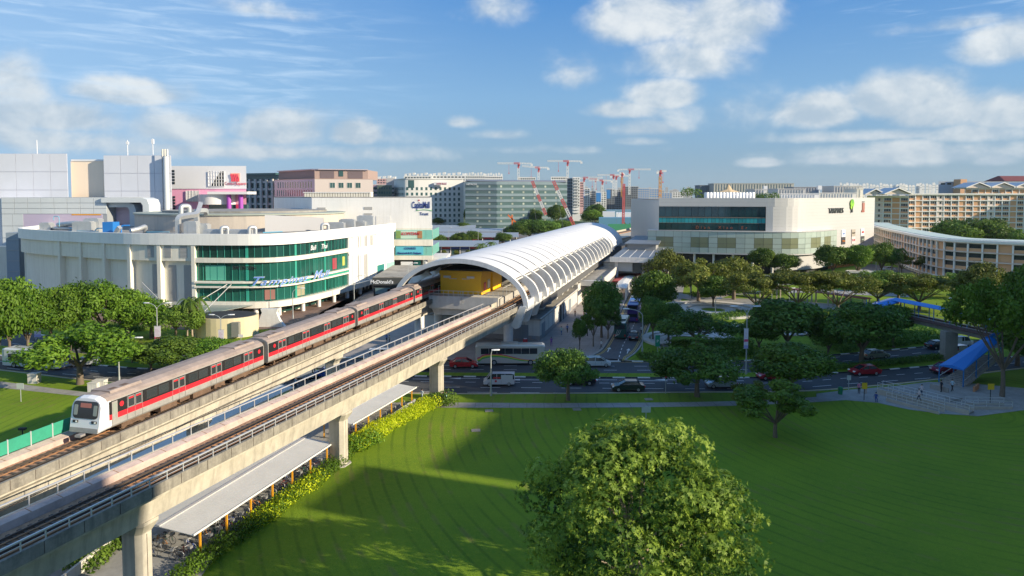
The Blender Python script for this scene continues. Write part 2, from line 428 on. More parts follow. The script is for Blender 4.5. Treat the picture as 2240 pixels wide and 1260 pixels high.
# markings
mk = MB()
def dashes(path, off, on, gap, t0=0, t1=None, w=.14, z=.008, mb=mk):
    t1 = t1 or path.len; t = t0
    while t+on < t1:
        a = path.ofs(t, off, z); m_ = path.ofs(t+on/2, off, z); b = path.ofs(t+on, off, z); n = path.nrm(t)*w/2; n2 = path.nrm(t+on)*w/2
        mb.add([a-n, a+n, b+n2, b-n2], [(0, 1, 2, 3)]); t += on+gap
dashes(pM1, 3.1, 1.6, 1.9); dashes(pM1, 6.0, 3.0, 3.2); dashes(pM1, 8.6, 4.4, 2.0)
dashes(pM2, -2.4, 2.2, 3.4); dashes(pM2, -5.1, 2.2, 3.4)
ta = tx(pM1, 880, 823)
for k in range(5):   # arrows and short bars near the junction
    dashes(pM1, 1.6, 4.5, 100, ta+k*12+2, ta+k*12+8, w=.22)
mo = part('lane_marking', mk, M_white); mo['kind'] = 'structure'
mk2 = MB(); dashes(pN, -.45, 2.9, 0.0, w=.12, mb=mk2); dashes(pM2, -.4, 2.9, 0, w=.1, mb=mk2)
dashes(pF, .4, 2.9, 0, w=.1, mb=mk2); o = part('edge_line', mk2, M_yell); o['kind'] = 'structure'

# footpath between road and lawn
pu = [(-300, 808), (-50, 829), (186, 858), (400, 873), (700, 880), (965, 881), (1300, 882), (1600, 878), (1800, 868)]
pl = [(-300, 818), (-50, 843), (186, 868), (400, 884), (700, 891), (965, 892), (1300, 892), (1600, 888), (1800, 879)]
g = MB(); a = spline(GP(pu), 4); b = spline(GP(pl), 4); n = len(a)
g.add([(p.x, p.y, .035) for p in a]+[(p.x, p.y, .035) for p in b], [(i, n+i, n+i+1, i+1) for i in range(n-1)]); struct('footpath', g, M_path)
# expansion joints of the footpath
jm = MB()
pa = Path(a); 
for k in range(90):
    t = 6+k*2.4
    if t < pa.len-1: q = pa.ofs(t, 1.05, .04); jm.cbox(q, (.05, 2.0, .004), pa.ang(t))
jo = struct('footpath_joint', jm, mat('joint_dark', (.12, .12, .11), .9))
# concrete apron with the bicycle stands, under and beside the viaducts
sheet('bicycle_apron', GP([(330, 1420), (480, 1205), (640, 1082), (770, 990), (880, 925), (935, 893), (700, 880), (430, 880), (330, 920), (-100, 1060), (-700, 1300), (-500, 1500)]), .045, M_path)
# station forecourt and its paved square
sheet('station_plaza', [tuple(p[:2]) for p in (pF.at(pF.px(560, 775)+k*4) for k in range(0, 14))]+[G(1130, 789).to_2d(), G(1309, 790).to_2d(), G(1322, 768).to_2d(), G(1340, 738).to_2d(), G(1352, 700).to_2d(), (56, 255), (70, 310), (28, 310), (-42, 300), (-48, 170), (-44, 150)], .0, M_pave)
sheet('mall_forecourt', [(-185, 178), (-130, 168), (-100, 158), (-68, 147), (-44, 150), (-44, 240), (-185, 240)], .0, M_brown)
# paving joints on the square
jm = MB()
for k in range(34):
    y = 128+k*2.2
    jm.box(7+(y-137)*.27, y-.03, .002, 19+(y-137)*.24, y+.03, .007)
for k in range(7):
    jm.beam((8+k*1.9, 128, .004), (27+k*1.9, 200, .004), .06, .004)
struct('paving_joint', jm, mat('joint_grey', (.19, .17, .16), .9))
# drain panels beside the street
# service street
sL = [(1240, 791), (1306, 774), (1332, 744), (1347, 712), (1362, 672), (1385, 625), (1420, 560), (1440, 530)]
sR = [(1440, 791), (1368, 790), (1385, 775), (1400, 757), (1420, 711), (1432, 672), (1450, 625), (1475, 560), (1490, 530)]
SL = spline(GP(sL), 5); SR = spline(GP(sR), 5)
sheet('service_street', SL+SR[::-1], .006, M_asph2)
pSL, pSR = Path(SL), Path(SR)
g = MB(); pSL.band(g, -.02, .14, -.24, 0, 2, pSL.len); pSR.band(g, -.02, .14, 0, .24, 4, pSR.len); struct('street_kerb', g, M_conc)
g = MB(); dashes(pSL, .45, 2.9, 0, 1, w=.12, z=.014, mb=g); dashes(pSL, .75, 2.9, 0, 1, w=.12, z=.014, mb=g); dashes(pSR, -.45, 2.9, 0, 3, w=.12, z=.014, mb=g); dashes(pSR, -.75, 2.9, 0, 3, w=.12, z=.014, mb=g)
struct('street_edge_line', g, M_yell)
g = MB(); cpt = [(1352, 790), (1362, 757), (1378, 728), (1395, 690), (1412, 650)]; pc = Path(spline(GP(cpt), 5)); dashes(pc, 0, 1.6, 1.4, w=.14, z=.014, mb=g)
def arrow(p, ang, L_=4.2):
    T = Matrix.Translation(p) @ rotz(ang)
    g.add([T @ Vector(v) for v in ((0, -.09, 0), (L_*.62, -.09, 0), (L_*.62, .09, 0), (0, .09, 0))], [(0, 1, 2, 3)])
    g.add([T @ Vector(v) for v in ((L_*.62, -.42, 0), (L_, 0, 0), (L_*.62, .42, 0))], [(0, 1, 2)])
arrow(G(1329, 770, .016), R(76)); arrow(G(1372, 773, .016), R(76)); arrow(G(1371, 722, .016), R(74))
struct('street_marking', g, M_white)
for q in ((1050, 826), (1180, 829), (1350, 829), (1500, 829)):
    g = MB(); arrow(G(q[0], q[1]+2, .010), R(178), 5); struct('lane_arrow', g, M_white)
# right: bus bay paving and ramp forecourt
sheet('bus_bay_paving', GP([(1786, 862), (1860, 853), (1960, 845), (2030, 836), (2130, 840), (2240, 850), (2420, 868), (2420, 900), (2240, 898), (2140, 911), (2060, 906), (1990, 897), (1920, 882), (1850, 876), (1786, 880)]), .06, M_path)
# park paths, white rings of the small amphitheatre, and grass steps
M_ring = mat('pale_terrazzo', (.55, .53, .50), .8, var=.3, vscale=.5)
for k, (cx_, cy_, r0, r1, a0, a1) in enumerate([(1560, 678, 3.0, 14.0, 0, 360), (1660, 735, 6, 12, 0, 200), (1500, 745, 4, 9, 0, 220)]):
    c = G(cx_, cy_); g = MB(); n = 40
    for ring in range(3):
        ra = r0+(r1-r0)*ring/3; rb = r0+(r1-r0)*(ring+.78)/3; zz = .16+.14*ring
        A = [R(a0+(a1-a0)*i/n) for i in range(n+1)]
        for t, u in zip(A, A[1:]):
            g.add([c+Vector((math.cos(q)*r, math.sin(q)*r, z)) for q in (t, u) for r, z in ((ra, 0), (rb, 0), (rb, zz), (ra, zz))], [(0, 1, 5, 4), (1, 2, 6, 5), (2, 3, 7, 6), (3, 0, 4, 7)])
    struct('amphitheatre_step', g, M_ring)
for pts in ([(1440, 760), (1460, 700), (1475, 640), (1495, 560), (1508, 560), (1494, 640), (1480, 700), (1462, 770)], [(1431, 631), (1540, 651), (1700, 655), (1860, 668), (2050, 700), (2050, 712), (1860, 680), (1700, 668), (1540, 662), (1430, 642)],
            [(1470, 690), (1600, 645), (1760, 640), (1990, 650), (1990, 643), (1760, 630), (1600, 636), (1465, 676)]):
    _pz = globals().get('_pz', 0)+.006; sheet('park_path', GP(pts), _pz, M_path)
# far street in front of the right mall and the flats
sheet('park_street', GP([(1420, 618), (1640, 626), (1850, 618), (2100, 626), (2300, 655), (2300, 622), (2180, 606), (2000, 590), (1900, 577), (1880, 590), (1800, 604), (1640, 606), (1430, 604)]), .0, M_asph2)
sheet('interchange_yard', [(-70, 300), (60, 300), (95, 430), (60, 560), (-140, 560), (-140, 330)], .01, mat('yard_asphalt', (.16, .155, .15), .85, var=.4, vscale=.05))
# inspection covers on the lawn
M_cov = mat('cover_concrete', (.30, .27, .22), .9, var=.5, vscale=2)
for k, (x, y, lab) in enumerate([(1041, 942, 'square concrete drain cover in the sunlit patch of lawn'), (1070, 899, 'dark drain cover by the near edge of the footpath left of the lawn tree'), (1262, 896, 'drain cover at the lawn edge under the small left tree'), (1419, 874, 'drain cover on the verge between two street trees')]):
    p = G(x, y, .02); g = MB().cbox(p+Vector((0, 0, .03)), (1.1, .9, .08), .1); o = single('drain_cover', lab, 'drain cover', g.cbox(p+Vector((0, 0, .075)), (.8, .6, .02), .1), M_cov, p, 'drain covers in the grass')
# ================================================================= VIADUCTS
M_vcon = mat('viaduct_concrete', (.50, .46, .38), .85, var=.45, vscale=.35, bump=.2, bscale=3, streak=.55, dirt=(.17, .155, .13))
M_vpar = mat('weathered_parapet', (.27, .25, .21), .9, var=.7, vscale=.9, bump=.3, bscale=4, streak=.8, dirt=(.11, .10, .085))
M_ball = mat('brown_ballast', (.42, .25, .15), .95, var=.95, vscale=3.5, bump=1.0, bscale=9)
M_rail = mat('rail_steel', (.10, .075, .06), .45, metal=.5)
M_rust = mat('rusty_rail', (.33, .165, .075), .7, var=.5, vscale=2)
M_sleep = mat('sleeper', (.10, .075, .06), .9, var=.5, vscale=2)
M_trough = mat('pink_cable_trough', (.56, .43, .37), .85, var=.5, vscale=.6, bump=.1)
M_galv = mat('galvanised_rail', (.58, .58, .58), .45, metal=.4)
M_green = mat('green_mesh_panel', (.03, .30, .19), .7, var=.3, vscale=1)
def near_edge(Y): return -28.2+.339*(Y-37.7)
def far_edge(Y): return -36+.239*(Y-48.3)
NW, FW = 2.85, 2.35
def cl(edge, half, Y):
    s = edge(Y+1)-edge(Y); q = math.sqrt(1+s*s); return (edge(Y)-half/q, Y+half*s/q)
AXU = Vector((.257, .9664, 0)); AXR = Vector((.9664, -.257, 0)); C0 = Vector((-9.8, 127.1, 0))
def ST(d, l, z=0): return C0+AXU*d+AXR*l+Vector((0, 0, z))
nearP = Path([cl(near_edge, NW, y) for y in (12, 45, 80, 116)]+[ST(3, 8.7).to_2d(), ST(60, 8.9).to_2d(), ST(172, 8.9).to_2d()])
farP = Path([cl(far_edge, FW, y) for y in (16, 60, 95, 131)]+[ST(20, -9.4).to_2d(), ST(60, -9.3).to_2d(), ST(172, -9.3).to_2d()])
def tY(path, Y):
    for i in range(len(path.p)-1):
        a, b = path.p[i], path.p[i+1]
        if a.y <= Y <= b.y: return path.s[i]+(path.s[i+1]-path.s[i])*(Y-a.y)/(b.y-a.y)
def viaduct(P, half, lab, solid, railT1, right_mat):
    root = thing('railway_viaduct', lab, 'viaduct', P.at(0))
    prof = [(half, 8.35), (half-.45, 7.95), (1.55, 7.55), (1.3, 6.0), (-1.3, 6.0), (-1.55, 7.55), (-half+.45, 7.95), (-half, 8.35), (-half, 9.0), (-half+.2, 9.0), (-half+.2, 8.05), (half-.2, 8.05), (half-.2, 8.35)]
    mb = MB(); P.sweep(mb, prof, 0, P.len, 6); part('girder', mb, M_vcon, root)
    mb = MB(); P.band(mb, 8.30, 9.1, half-.24, half+.02, 0, railT1+6, 6)
    part('parapet', mb, right_mat, root)
    # joints between the precast pieces of the outer face
    jm = MB(); t = 3
    while t < railT1:
        jm.beam(P.ofs(t, half+.022, 8.36), P.ofs(t, half+.022, 9.08), .05, .03, up=P.dir(t)); t += 2.6 if not solid else 2.0
    part('parapet_joint', jm, M_sleep, root, kind='stuff')
    # ballast with an uneven top
    mb = MB(); n = int(P.len/1.0); r = random.Random(3); secs = []
    for i in range(n+1):
        t = P.len*i/n; secs.append([P.ofs(t, o, 8.30+(.10 if abs(o) < 1.9 else -.1)+r.uniform(-.03, .03)) for o in (-half+.75, -1.8, -1.1, -.5, 0, .5, 1.1, 1.8, half-.25)])
    mb.loft(secs, closed=False, caps=False); bo = part('ballast', mb, M_ball, root, kind='stuff')
    # sleepers, rails, third rail
    sl = MB().cbox((0, 0, 0), (.24, 2.5, .14)).mesh('sleeper', M_sleep); t = 1
    k = 0
    while t < min(P.len, railT1+30) and k < 298:
        put('sleeper', sl, Matrix.Translation(P.ofs(t, 0, 8.39)) @ rotz(P.ang(t)), root); t += .7; k += 1
    for o, m_, nm in ((-.75, M_rail, 'running_rail'), (.75, M_rail, 'running_rail')):
        mb = MB(); P.sweep(mb, [(o-.07, 8.44), (o+.07, 8.44), (o+.04, 8.6), (o-.04, 8.6)], 0, P.len, 6); part(nm, mb, m_, root)
    mb = MB(); P.sweep(mb, [(1.42, 8.48), (1.66, 8.48), (1.66, 8.74), (1.42, 8.74)], 0, P.len, 6)
    for t in range(2, int(railT1), 3): mb.cbox(P.ofs(t, 1.54, 8.45), (.12, .3, .5), P.ang(t))
    part('third_rail', mb, M_rust, root)
    mb = MB(); P.sweep(mb, [(-.33, 8.44), (-.22, 8.44), (-.22, 8.52), (-.33, 8.52)], 0, P.len, 6); part('guard_rail', mb, M_rust, root)
    # cable trough with lid pieces
    mb = MB(); r0 = -half+.24
    P.sweep(mb, [(r0, 8.05), (r0+.62, 8.05), (r0+.62, 8.86), (r0+.1, 8.98), (r0, 8.98)], 0, railT1, 6); part('cable_trough', mb, M_trough, root)
    mb = MB(); t = 1
    while t < railT1: mb.beam(P.ofs(t, r0+.02, 8.985), P.ofs(t, r0+.60, 8.875), .06, .02); t += 2.2
    part('trough_lid_joint', mb, M_rust, root, kind='stuff')
    return root
def railing(root, P, off, z0, h, t0, t1, sp, m=M_galv, mid=True, w=.13, name='railing'):
    mb = MB(); P.band(mb, z0+h-.05, z0+h+.03, off-w/2, off+w/2, t0, t1, 6)
    if mid: P.band(mb, z0+h*.48, z0+h*.48+.03, off-.02, off+.02, t0, t1, 6)
    ro = part('top_rail', mb, m, root)
    me = MB().box(-.035, -.035, -.12, .035, .035, h).mesh('railing_post', m); t = t0+.2; k = 0
    while t < t1 and k < 290:
        put('railing_post', me, Matrix.Translation(P.ofs(t, off, z0)) @ rotz(P.ang(t)), root); t += sp; k += 1
tn1 = tY(nearP, 124); tf1 = tY(farP, 131)
v1 = viaduct(nearP, NW, 'near concrete viaduct carrying the empty brown track past the lawn', False, tn1, M_vpar)
railing(v1, nearP, NW-.1, 9.1, .62, 2, tn1, 1.5)
railing(v1, nearP, -NW+.1, 9.0, .75, 2, tn1-2, 2.0, mid=False)
v2 = viaduct(farP, FW+.15, 'far concrete viaduct under the red and black train', True, tf1, M_vpar)
mb = MB(); P = farP
gp = MB().box(-.95, -.02, .1, .95, .02, 1.15).mesh('fence_panel', M_green); gq = MB().box(-.05, -.04, -.2, .05, .04, 1.2).mesh('fence_post', M_galv)
t = 2
while t < tf1-4:
    q = P.ofs(t, -FW-.05, 9.0); put('fence_panel', gp, Matrix.Translation(q) @ rotz(P.ang(t)), v2); q = P.ofs(t+1, -FW-.05, 9.0); put('fence_post', gq, Matrix.Translation(q) @ rotz(P.ang(t)), v2); t += 2.0
# hollow drip line and cable under the far viaduct
mb = MB(); P.sweep(mb, [(FW+.18, 7.2), (FW+.24, 7.2), (FW+.24, 7.26), (FW+.18, 7.26)], 0, tf1, 8); part('edge_cable', mb, M_sleep, v2)
def pier(P, t, zt, lab, w=1.9, dpt=1.5, mat_=M_vcon):
    c = P.at(t); a = P.ang(t); root = thing('viaduct_pier', lab, 'pier', c, a, 'concrete piers of the two viaducts')
    def sec(hx, hy, z, ch=.35):
        return [c+rotz(a) @ Vector((x, y, z)) for x, y in ((hx-ch, -hy), (hx, -hy+ch), (hx, hy-ch), (hx-ch, hy), (-hx+ch, hy), (-hx, hy-ch), (-hx, -hy+ch), (-hx+ch, -hy))]
    mb = MB().loft([sec(dpt/2, w/2, -.1), sec(dpt/2, w/2, zt-1.0)]); part('column', mb, mat_, root)
    mb = MB().loft([sec(dpt/2, w/2, zt-1.0), sec(dpt/2+.25, w/2+.45, zt-.25), sec(dpt/2+.25, w/2+.45, zt)]); part('pier_head', mb, mat_, root)
    mb = MB().loft([sec(dpt/2+.25, w/2+.25, 0), sec(dpt/2+.25, w/2+.25, .12)]); part('base_ring', mb, M_conc, root)
    mb = MB()
    for s in (-1, 1): mb.beam(c+rotz(a) @ Vector((0, s*(w/2+.005), .3)), c+rotz(a) @ Vector((0, s*(w/2+.005), zt-1.1)), .05, .02, up=(1, 0, 0))
    part('drain_groove', mb, M_sleep, root)
    return root
for (x, y, lab) in ((300, 1200, 'nearest pale viaduct pier at the left end of the bicycle shelter'), (740, 950, 'viaduct pier between the two white bicycle shelter roofs'), (955, 830, 'viaduct pier standing beside the road at the end of the hedge')):
    pier(nearP, nearP.px(x, y), 6.0, lab)
for (x, y, lab) in ((430, 930, 'shaded pier between the two viaducts beside the blue shaded roof'), (727, 810, 'shaded pier of the far viaduct among the cars on the road'), (100, 1120, 'far viaduct pier seen at the left edge between the decks')):
    pier(farP, farP.px(x, y), 6.0, lab)

# ================================================================= THE TRAIN
M_tw = mat('train_white', (.74, .74, .74), .35, coat=.4); M_tg = mat('train_grey', (.33, .32, .30), .45, var=.4, vscale=1.2, dirt=(.3, .22, .15))
M_tr = mat('train_red', (.66, .022, .035), .4, coat=.3); M_tb = mat('train_black_band', (.018, .017, .018), .5, spec=.3)
M_roof = mat('train_roof_dust', (.33, .265, .23), .75, var=.45, vscale=.7, bump=.05)
M_under = mat('underframe_dust', (.16, .10, .065), .85, var=.6, vscale=1.5)
M_glass = mat('train_glass', (.045, .055, .06), .15, spec=.5, rnd=.7); M_glassd = mat('windscreen_glass', (.035, .032, .035), .1, spec=.8)
M_frame = mat('door_frame', (.33, .31, .30), .45, metal=.3); M_led = mat('display_red', (.45, .16, .12), .5)
M_bellow = mat('gangway_rubber', (.03, .03, .03), .85)
CL_ = 22.8
def section(x, sy=1, z0=.85, zs=1.0):
    P = [(-1.5, .85), (-1.6, 1.0), (-1.6, 3.0), (-1.52, 3.22), (-1.3, 3.45), (-.8, 3.66), (0, 3.72), (.8, 3.66), (1.3, 3.45), (1.52, 3.22), (1.6, 3.0), (1.6, 1.0), (1.5, .85)]
    return [Vector((x, y*sy, z0+(z-.85)*zs)) for y, z in P]
body_me = MB().loft([section(0), section(CL_)]).mesh('carriage', M_tg)
def roofsec(x, dz=0):
    return [Vector((x, y, z+dz)) for y, z in ((-1.56, 3.19), (-1.54, 3.27), (-1.31, 3.49), (-.8, 3.70), (0, 3.76), (.8, 3.70), (1.31, 3.49), (1.54, 3.27), (1.56, 3.19))]
m_ = MB().loft([roofsec(.02), roofsec(CL_-.02)], smooth=False); roof_me = m_.mesh('roof', M_roof)
m_ = MB()
for x0 in (.9, CL_-4.6):
    m_.loft([[Vector((x0, y, z)) for y, z in ((-1.05, 3.62), (-.95, 3.84), (.95, 3.84), (1.05, 3.62))], [Vector((x0+3.6, y, z)) for y, z in ((-1.05, 3.62), (-.95, 3.84), (.95, 3.84), (1.05, 3.62))]])
ac_me = m_.mesh('roof_unit', M_roof)
m_ = MB()
for x0 in (1.3, 2.6, CL_-3.6, CL_-2.2): m_.box(x0, -.75, 3.845, x0+.7, -.3, 3.86)
vent_me = m_.mesh('roof_vent', M_under)
def sidepanel(z0, z1, t, name, m, x0=0, x1=CL_):
    mb = MB()
    for s in (-1, 1): mb.box(x0, s*1.6-(0 if s > 0 else t), z0, x1, s*1.6+(t if s > 0 else 0), z1)
    return mb.mesh(name, m)
band_me = sidepanel(1.98, 3.12, .012, 'window_band', M_tb, .12, CL_-.12); red_me = sidepanel(1.52, 1.98, .012, 'red_stripe', M_tr, .12, CL_-.12)
m_ = MB()
for bx in (3.6, CL_-3.6):
    m_.box(bx-1.7, -1.15, .35, bx+1.7, 1.15, .62)
    for wx in (-1.1, 1.1):
        for s in (-1, 1): m_.cyl((bx+wx, s*.65, .42), (bx+wx, s*.8, .42), .42, 14)
    for s in (-1, 1): m_.box(bx-1.5, s*1.05-.1, .3, bx+1.5, s*1.05+.1, .75)
bog_me = m_.mesh('bogie', M_under)
m_ = MB()
for x0, x1, zz in ((6.4, 8.6, .3), (9.0, 10.4, .45), (10.9, 13.6, .28), (14.2, 15.9, .4)): m_.box(x0, -1.35, zz, x1, 1.35, .86)
m_.box(.2, -1.2, .7, CL_-.2, 1.2, .86); eq_me = m_.mesh('underframe_box', M_under)
def door_mesh():
    mb = MB()                                   # a pair of leaves with light edges
    for cx in (-.43, .43):
        for (x0, x1, z0, z1) in ((cx-.40, cx-.33, 1.0, 3.02), (cx+.33, cx+.40, 1.0, 3.02), (cx-.40, cx+.40, 2.96, 3.04)): mb.box(x0, -1.64, z0 if z0 > 1.5 else 2.02, x1, -1.61, z1)
        mb.box(cx-.33, -1.635, 2.02, cx+.33, -1.61, 2.10)
    mb.box(-.9, -1.632, 1.0, -.87, -1.61, 3.1); mb.box(.87, -1.632, 1.0, .9, -1.61, 3.1); mb.box(-.01, -1.63, 1.0, .01, -1.61, 2.0)
    return mb.mesh('door', M_frame)
door_me = door_mesh()
m_ = MB()
for cx in (-.43, .43): m_.box(cx-.30, -1.628, 2.12, cx+.30, -1.612, 2.94)
dglass_me = m_.mesh('door_window', M_glass)
m_ = MB()
for cx in (-.43, .43): m_.box(cx-.28, -1.633, 2.80, cx+.28, -1.628, 2.93)
dred_me = m_.mesh('door_sticker', M_tr)
win_me = MB().box(-.62, -1.628, 2.22, .62, -1.612, 2.92).mesh('window', M_glass)
wfr = MB()
for a_ in ((-.68, 2.16, -.62, 2.98), (.62, 2.16, .68, 2.98), (-.62, 2.92, .62, 2.98), (-.62, 2.16, .62, 2.22)): wfr.box(a_[0], -1.632, a_[1], a_[2], -1.612, a_[3])
wfr_me = wfr.mesh('window_frame', M_bellow)
dot_me = MB().cyl((0, -1.612, 2.62), (0, -1.625, 2.62), .23, 20).mesh('red_dot', M_tr)
gang_me = MB().box(CL_, -1.15, .9, CL_+.86, 1.15, 3.35).mesh('gangway', M_bellow)
Ttrain0 = None
t = farP.px(206, 957)-.1
tr = thing('metro_train', 'red, black and grey metro train with a white nose running on the far viaduct', 'train', farP.ofs(t, 0, 8.6), farP.ang(t))
FLIP = rotz(math.pi)
for c in range(6):
    p = farP.ofs(t, 0, 8.6); p2 = farP.ofs(min(t+CL_, farP.len), 0, 8.6); a = math.atan2(p2.y-p.y, p2.x-p.x)
    M = Matrix.Translation(p) @ rotz(a); car = put('carriage', body_me, M, tr)
    put('roof', roof_me, M, car); put('roof_unit', ac_me, M, car); put('roof_vent', vent_me, M, car)
    put('window_band', band_me, M, car); put('red_stripe', red_me, M, car); put('bogie', bog_me, M, car); put('underframe_box', eq_me, M, car)
    for i in range(4):
        x = 3.0+i*5.6
        for F in (Matrix.Identity(4), FLIP):
            T = M @ Matrix.Translation((x, 0, 0)) @ F; put('door', door_me, T, car); put('door_window', dglass_me, T, car); put('door_sticker', dred_me, T, car)
            if i < 3:
                for dx in (2.05, 3.55): T = M @ Matrix.Translation((x+dx, 0, 0)) @ F; put('window', win_me, T, car); put('window_frame', wfr_me, T, car)
    for x in ((1.35, CL_-.95) if c else (1.5, CL_-.95)): put('red_dot', dot_me, M @ Matrix.Translation((x, 0, 0)), car)
    if c < 5: put('gangway', gang_me, M, car)
    if c == 0:
        def fx(z): return -(.95-.50*(z-.75)/2.9)
        full = section(0); front = [Vector((0, v.y*.92, .72+(v.z-.85)*.985)) for v in full]
        for v in front: v.x = fx(v.z)
        midn = [a_.lerp(b_, .62)*1 for a_, b_ in zip(full, front)]
        for q, a_ in zip(midn, full): q.y = a_.y*.985; q.z = .8+(a_.z-.85)*.995
        put('nose', MB().loft([section(.35, 1.006), full, midn, front]).mesh('nose', M_tw), M, car)
        def fp(y, z, o=.015): return Vector((fx(z)-o, y, z))
        def rr(y0, z0, y1, z1, r_, o=.02):
            pts = []
            for (cy_, cz_, a0) in ((y1-r_, z1-r_, 0), (y0+r_, z1-r_, 90), (y0+r_, z0+r_, 180), (y1-r_, z0+r_, 270)):
                for k in range(4): q = R(a0+k*30); pts.append(fp(cy_+r_*math.cos(q), cz_+r_*math.sin(q), o))
            return pts
        def slab(name, pts, m, th=.03):
            mb = MB(); mb.loft([pts, [p_+Vector((-th, 0, 0)) for p_ in pts]]); put(name, mb.mesh(name, m), M, car)
        slab('windscreen', rr(-1.27, 1.88, 1.27, 3.30, .3), M_glassd); slab('display', rr(-.55, 2.78, .55, 3.15, .05, .055), M_led, .01)
        slab('side_window', rr(.80, 2.15, 1.18, 3.0, .08, .055), mat('cab_glass_pale', (.28, .31, .27), .15), .01); slab('side_window', rr(-1.18, 2.15, -.80, 3.0, .08, .055), mat('cab_glass_pale', (.28, .31, .27), .15), .01)
        for s in (-1, 1):
            slab('headlight_housing', rr(s*.95-.28, 1.50, s*.95+.28, 1.72, .05, .015), M_bellow, .02)
            slab('headlight', rr(s*.95-.2, 1.53, s*.95-.02, 1.68, .05, .04), mat('lamp_white', (.8, .8, .7), .2), .02)
        slab('skirt', rr(-1.42, .74, 1.42, 1.12, .08, .015), M_tg, .05)
        slab('coupler', rr(-.3, .52, .3, .72, .05, .1), M_frame, .5)
        g = MB(); g.box(.42, -1.63, 1.15, 1.02, -1.61, 3.05); put('cab_door', g.mesh('cab_door', M_tg), M, car)
        g = MB(); g.box(.52, -1.64, 2.0, .92, -1.632, 2.9); put('cab_door_window', g.mesh('cab_door_window', mat('cab_glass_pale', (.28, .31, .27), .15)), M, car)
    t += CL_+.86

# ================================================================= THE STATION
M_sw = mat('station_white_sheet', (.70, .70, .70), .6, var=.12, vscale=.3); M_rib = mat('station_white_rib', (.74, .73, .70), .55, var=.2, vscale=.5, streak=.3, dirt=(.45, .42, .38))
M_syel = mat('yellow_panel', (.90, .50, .010), .5, var=.08, vscale=.5); M_swall = mat('station_wall', (.62, .60, .55), .8, var=.25, vscale=.5, streak=.35, dirt=(.33, .30, .26))
M_flat = mat('stained_flat_roof', (.34, .32, .28), .9, var=.8, vscale=.25, bump=.1, dirt=(.1, .1, .1)); M_dark = mat('dark_interior', (.02, .022, .025), .7)
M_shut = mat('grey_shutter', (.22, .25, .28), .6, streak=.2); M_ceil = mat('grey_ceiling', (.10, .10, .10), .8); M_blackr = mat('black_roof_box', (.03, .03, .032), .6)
sta = thing('railway_station', 'long white vaulted station with curved ribs and a yellow box in its mouth', 'station', ST(0, 0), math.atan2(AXU.y, AXU.x))
A_, B_, Z0_ = 12.6, 7.9, 9.0
def arch(d, th, o=0, zo=0): return ST(d, (A_+o)*math.cos(th), Z0_+(B_+o)*math.sin(th)+zo)
TH_E = math.acos(10.1/A_)
NB, BW = 24, 7.0
for b in range(NB):
    d0 = b*BW; full_ = b >= 18; th0 = (.05 if full_ else TH_E)
    secs = []
    for i in range(9):
        f = i/8; d = d0+.12+f*(BW-.24); bul = .7*math.sin(math.pi*f)**.7
        secs.append([arch(d, th0+(math.pi-2*th0)*k/28, .1+bul) for k in range(29)])
    mb = MB().loft(secs, closed=False, caps=False, smooth=True)
    inner = [[arch(d0+.12+f*(BW-.24), th0+(math.pi-2*th0)*k/28, -.08) for k in range(29)] for f in (0, 1)]
    for e, q in ((0, 0), (-1, 1)): mb.loft([secs[e], inner[q]], closed=False, caps=False)
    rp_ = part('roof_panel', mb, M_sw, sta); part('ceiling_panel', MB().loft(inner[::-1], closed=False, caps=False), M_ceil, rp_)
M_seam = mat('roof_seam', (.30, .31, .33), .7)
def rib(d, wid, dep, th0, th1, extra=0, grow=0):
    secs = []; e0 = extra
    n = 30
    for k in range(n+1):
        th = th0+(th1-th0)*k/n; extra = e0+grow*math.sin(min(1, 1.6*k/n)*1.57)
        secs.append([arch(d-wid/2, th, -dep+extra), arch(d+wid/2, th, -dep+extra), arch(d+wid/2, th, .12+extra), arch(d-wid/2, th, .12+extra)])
    return MB().loft(secs)
for k in range(NB+1):
    d = k*BW
    if k in (0, NB): part('portal_arch', rib(d, .9, .75, -.02, math.pi+.02, .55), M_rib, sta)
    else: part('roof_rib', rib(d, .2, .5, TH_E, math.pi-TH_E, .34), M_seam, sta)
    if k <= 19:
        for s in (1, -1):
            if k: 
                mb = rib(d, .85, 1.5, TH_E+.10 if s > 0 else math.pi-TH_E-.10, .0 if s > 0 else math.pi, .15, .95); part('rib', mb, M_rib, sta)
            # bracket leaning inwards under the walkway
            mb = MB(); L0 = A_*s
            mb.prism([(0, 0)]*0 or [(0, 0), (1, 0), (1, 1)], 0, 0) if False else None
            q = [(L0*1.03, 9.15), (L0*.93, 9.15), (L0*.80, 5.6), (L0*.86, 5.0), (L0*.92, 5.2)]
            mb.loft([[ST(d-.6, l, z) for l, z in q], [ST(d+.6, l, z) for l, z in q]]); part('bracket', mb, M_rib, sta)
# edge walkway with parapet pieces between ribs
for k in range(19):
    for s in (1, -1):
        d0, d1 = k*BW+.45, (k+1)*BW-.45; mb = MB()
        lo, li = A_*s*1.015, A_*s*.985
        mb.loft([[ST(d, l, z) for l, z in ((li, 8.1), (lo, 8.1), (lo, 9.95), (li, 9.95))] for d in (d0, d1)])
        part('parapet_panel', mb, M_rib, sta)
        mb = MB()
        for zz in (10.35, 10.75): mb.beam(ST(d0, A_*s, zz), ST(d0+3.2, A_*s, zz), .05)
        for q in range(4): mb.beam(ST(d0+.05+q*1.03, A_*s, 9.95), ST(d0+.05+q*1.03, A_*s, 10.78), .05)
        part('walkway_railing', mb, M_galv, sta)
mb = MB()
for s in (1, -1): mb.loft([[ST(d, s*l, z) for l, z in ((10.2, 13.55), (10.5, 13.55), (10.5, 13.8), (10.2, 13.8))] for d in (0, NB*BW)])
part('eaves_beam', mb, M_rib, sta)
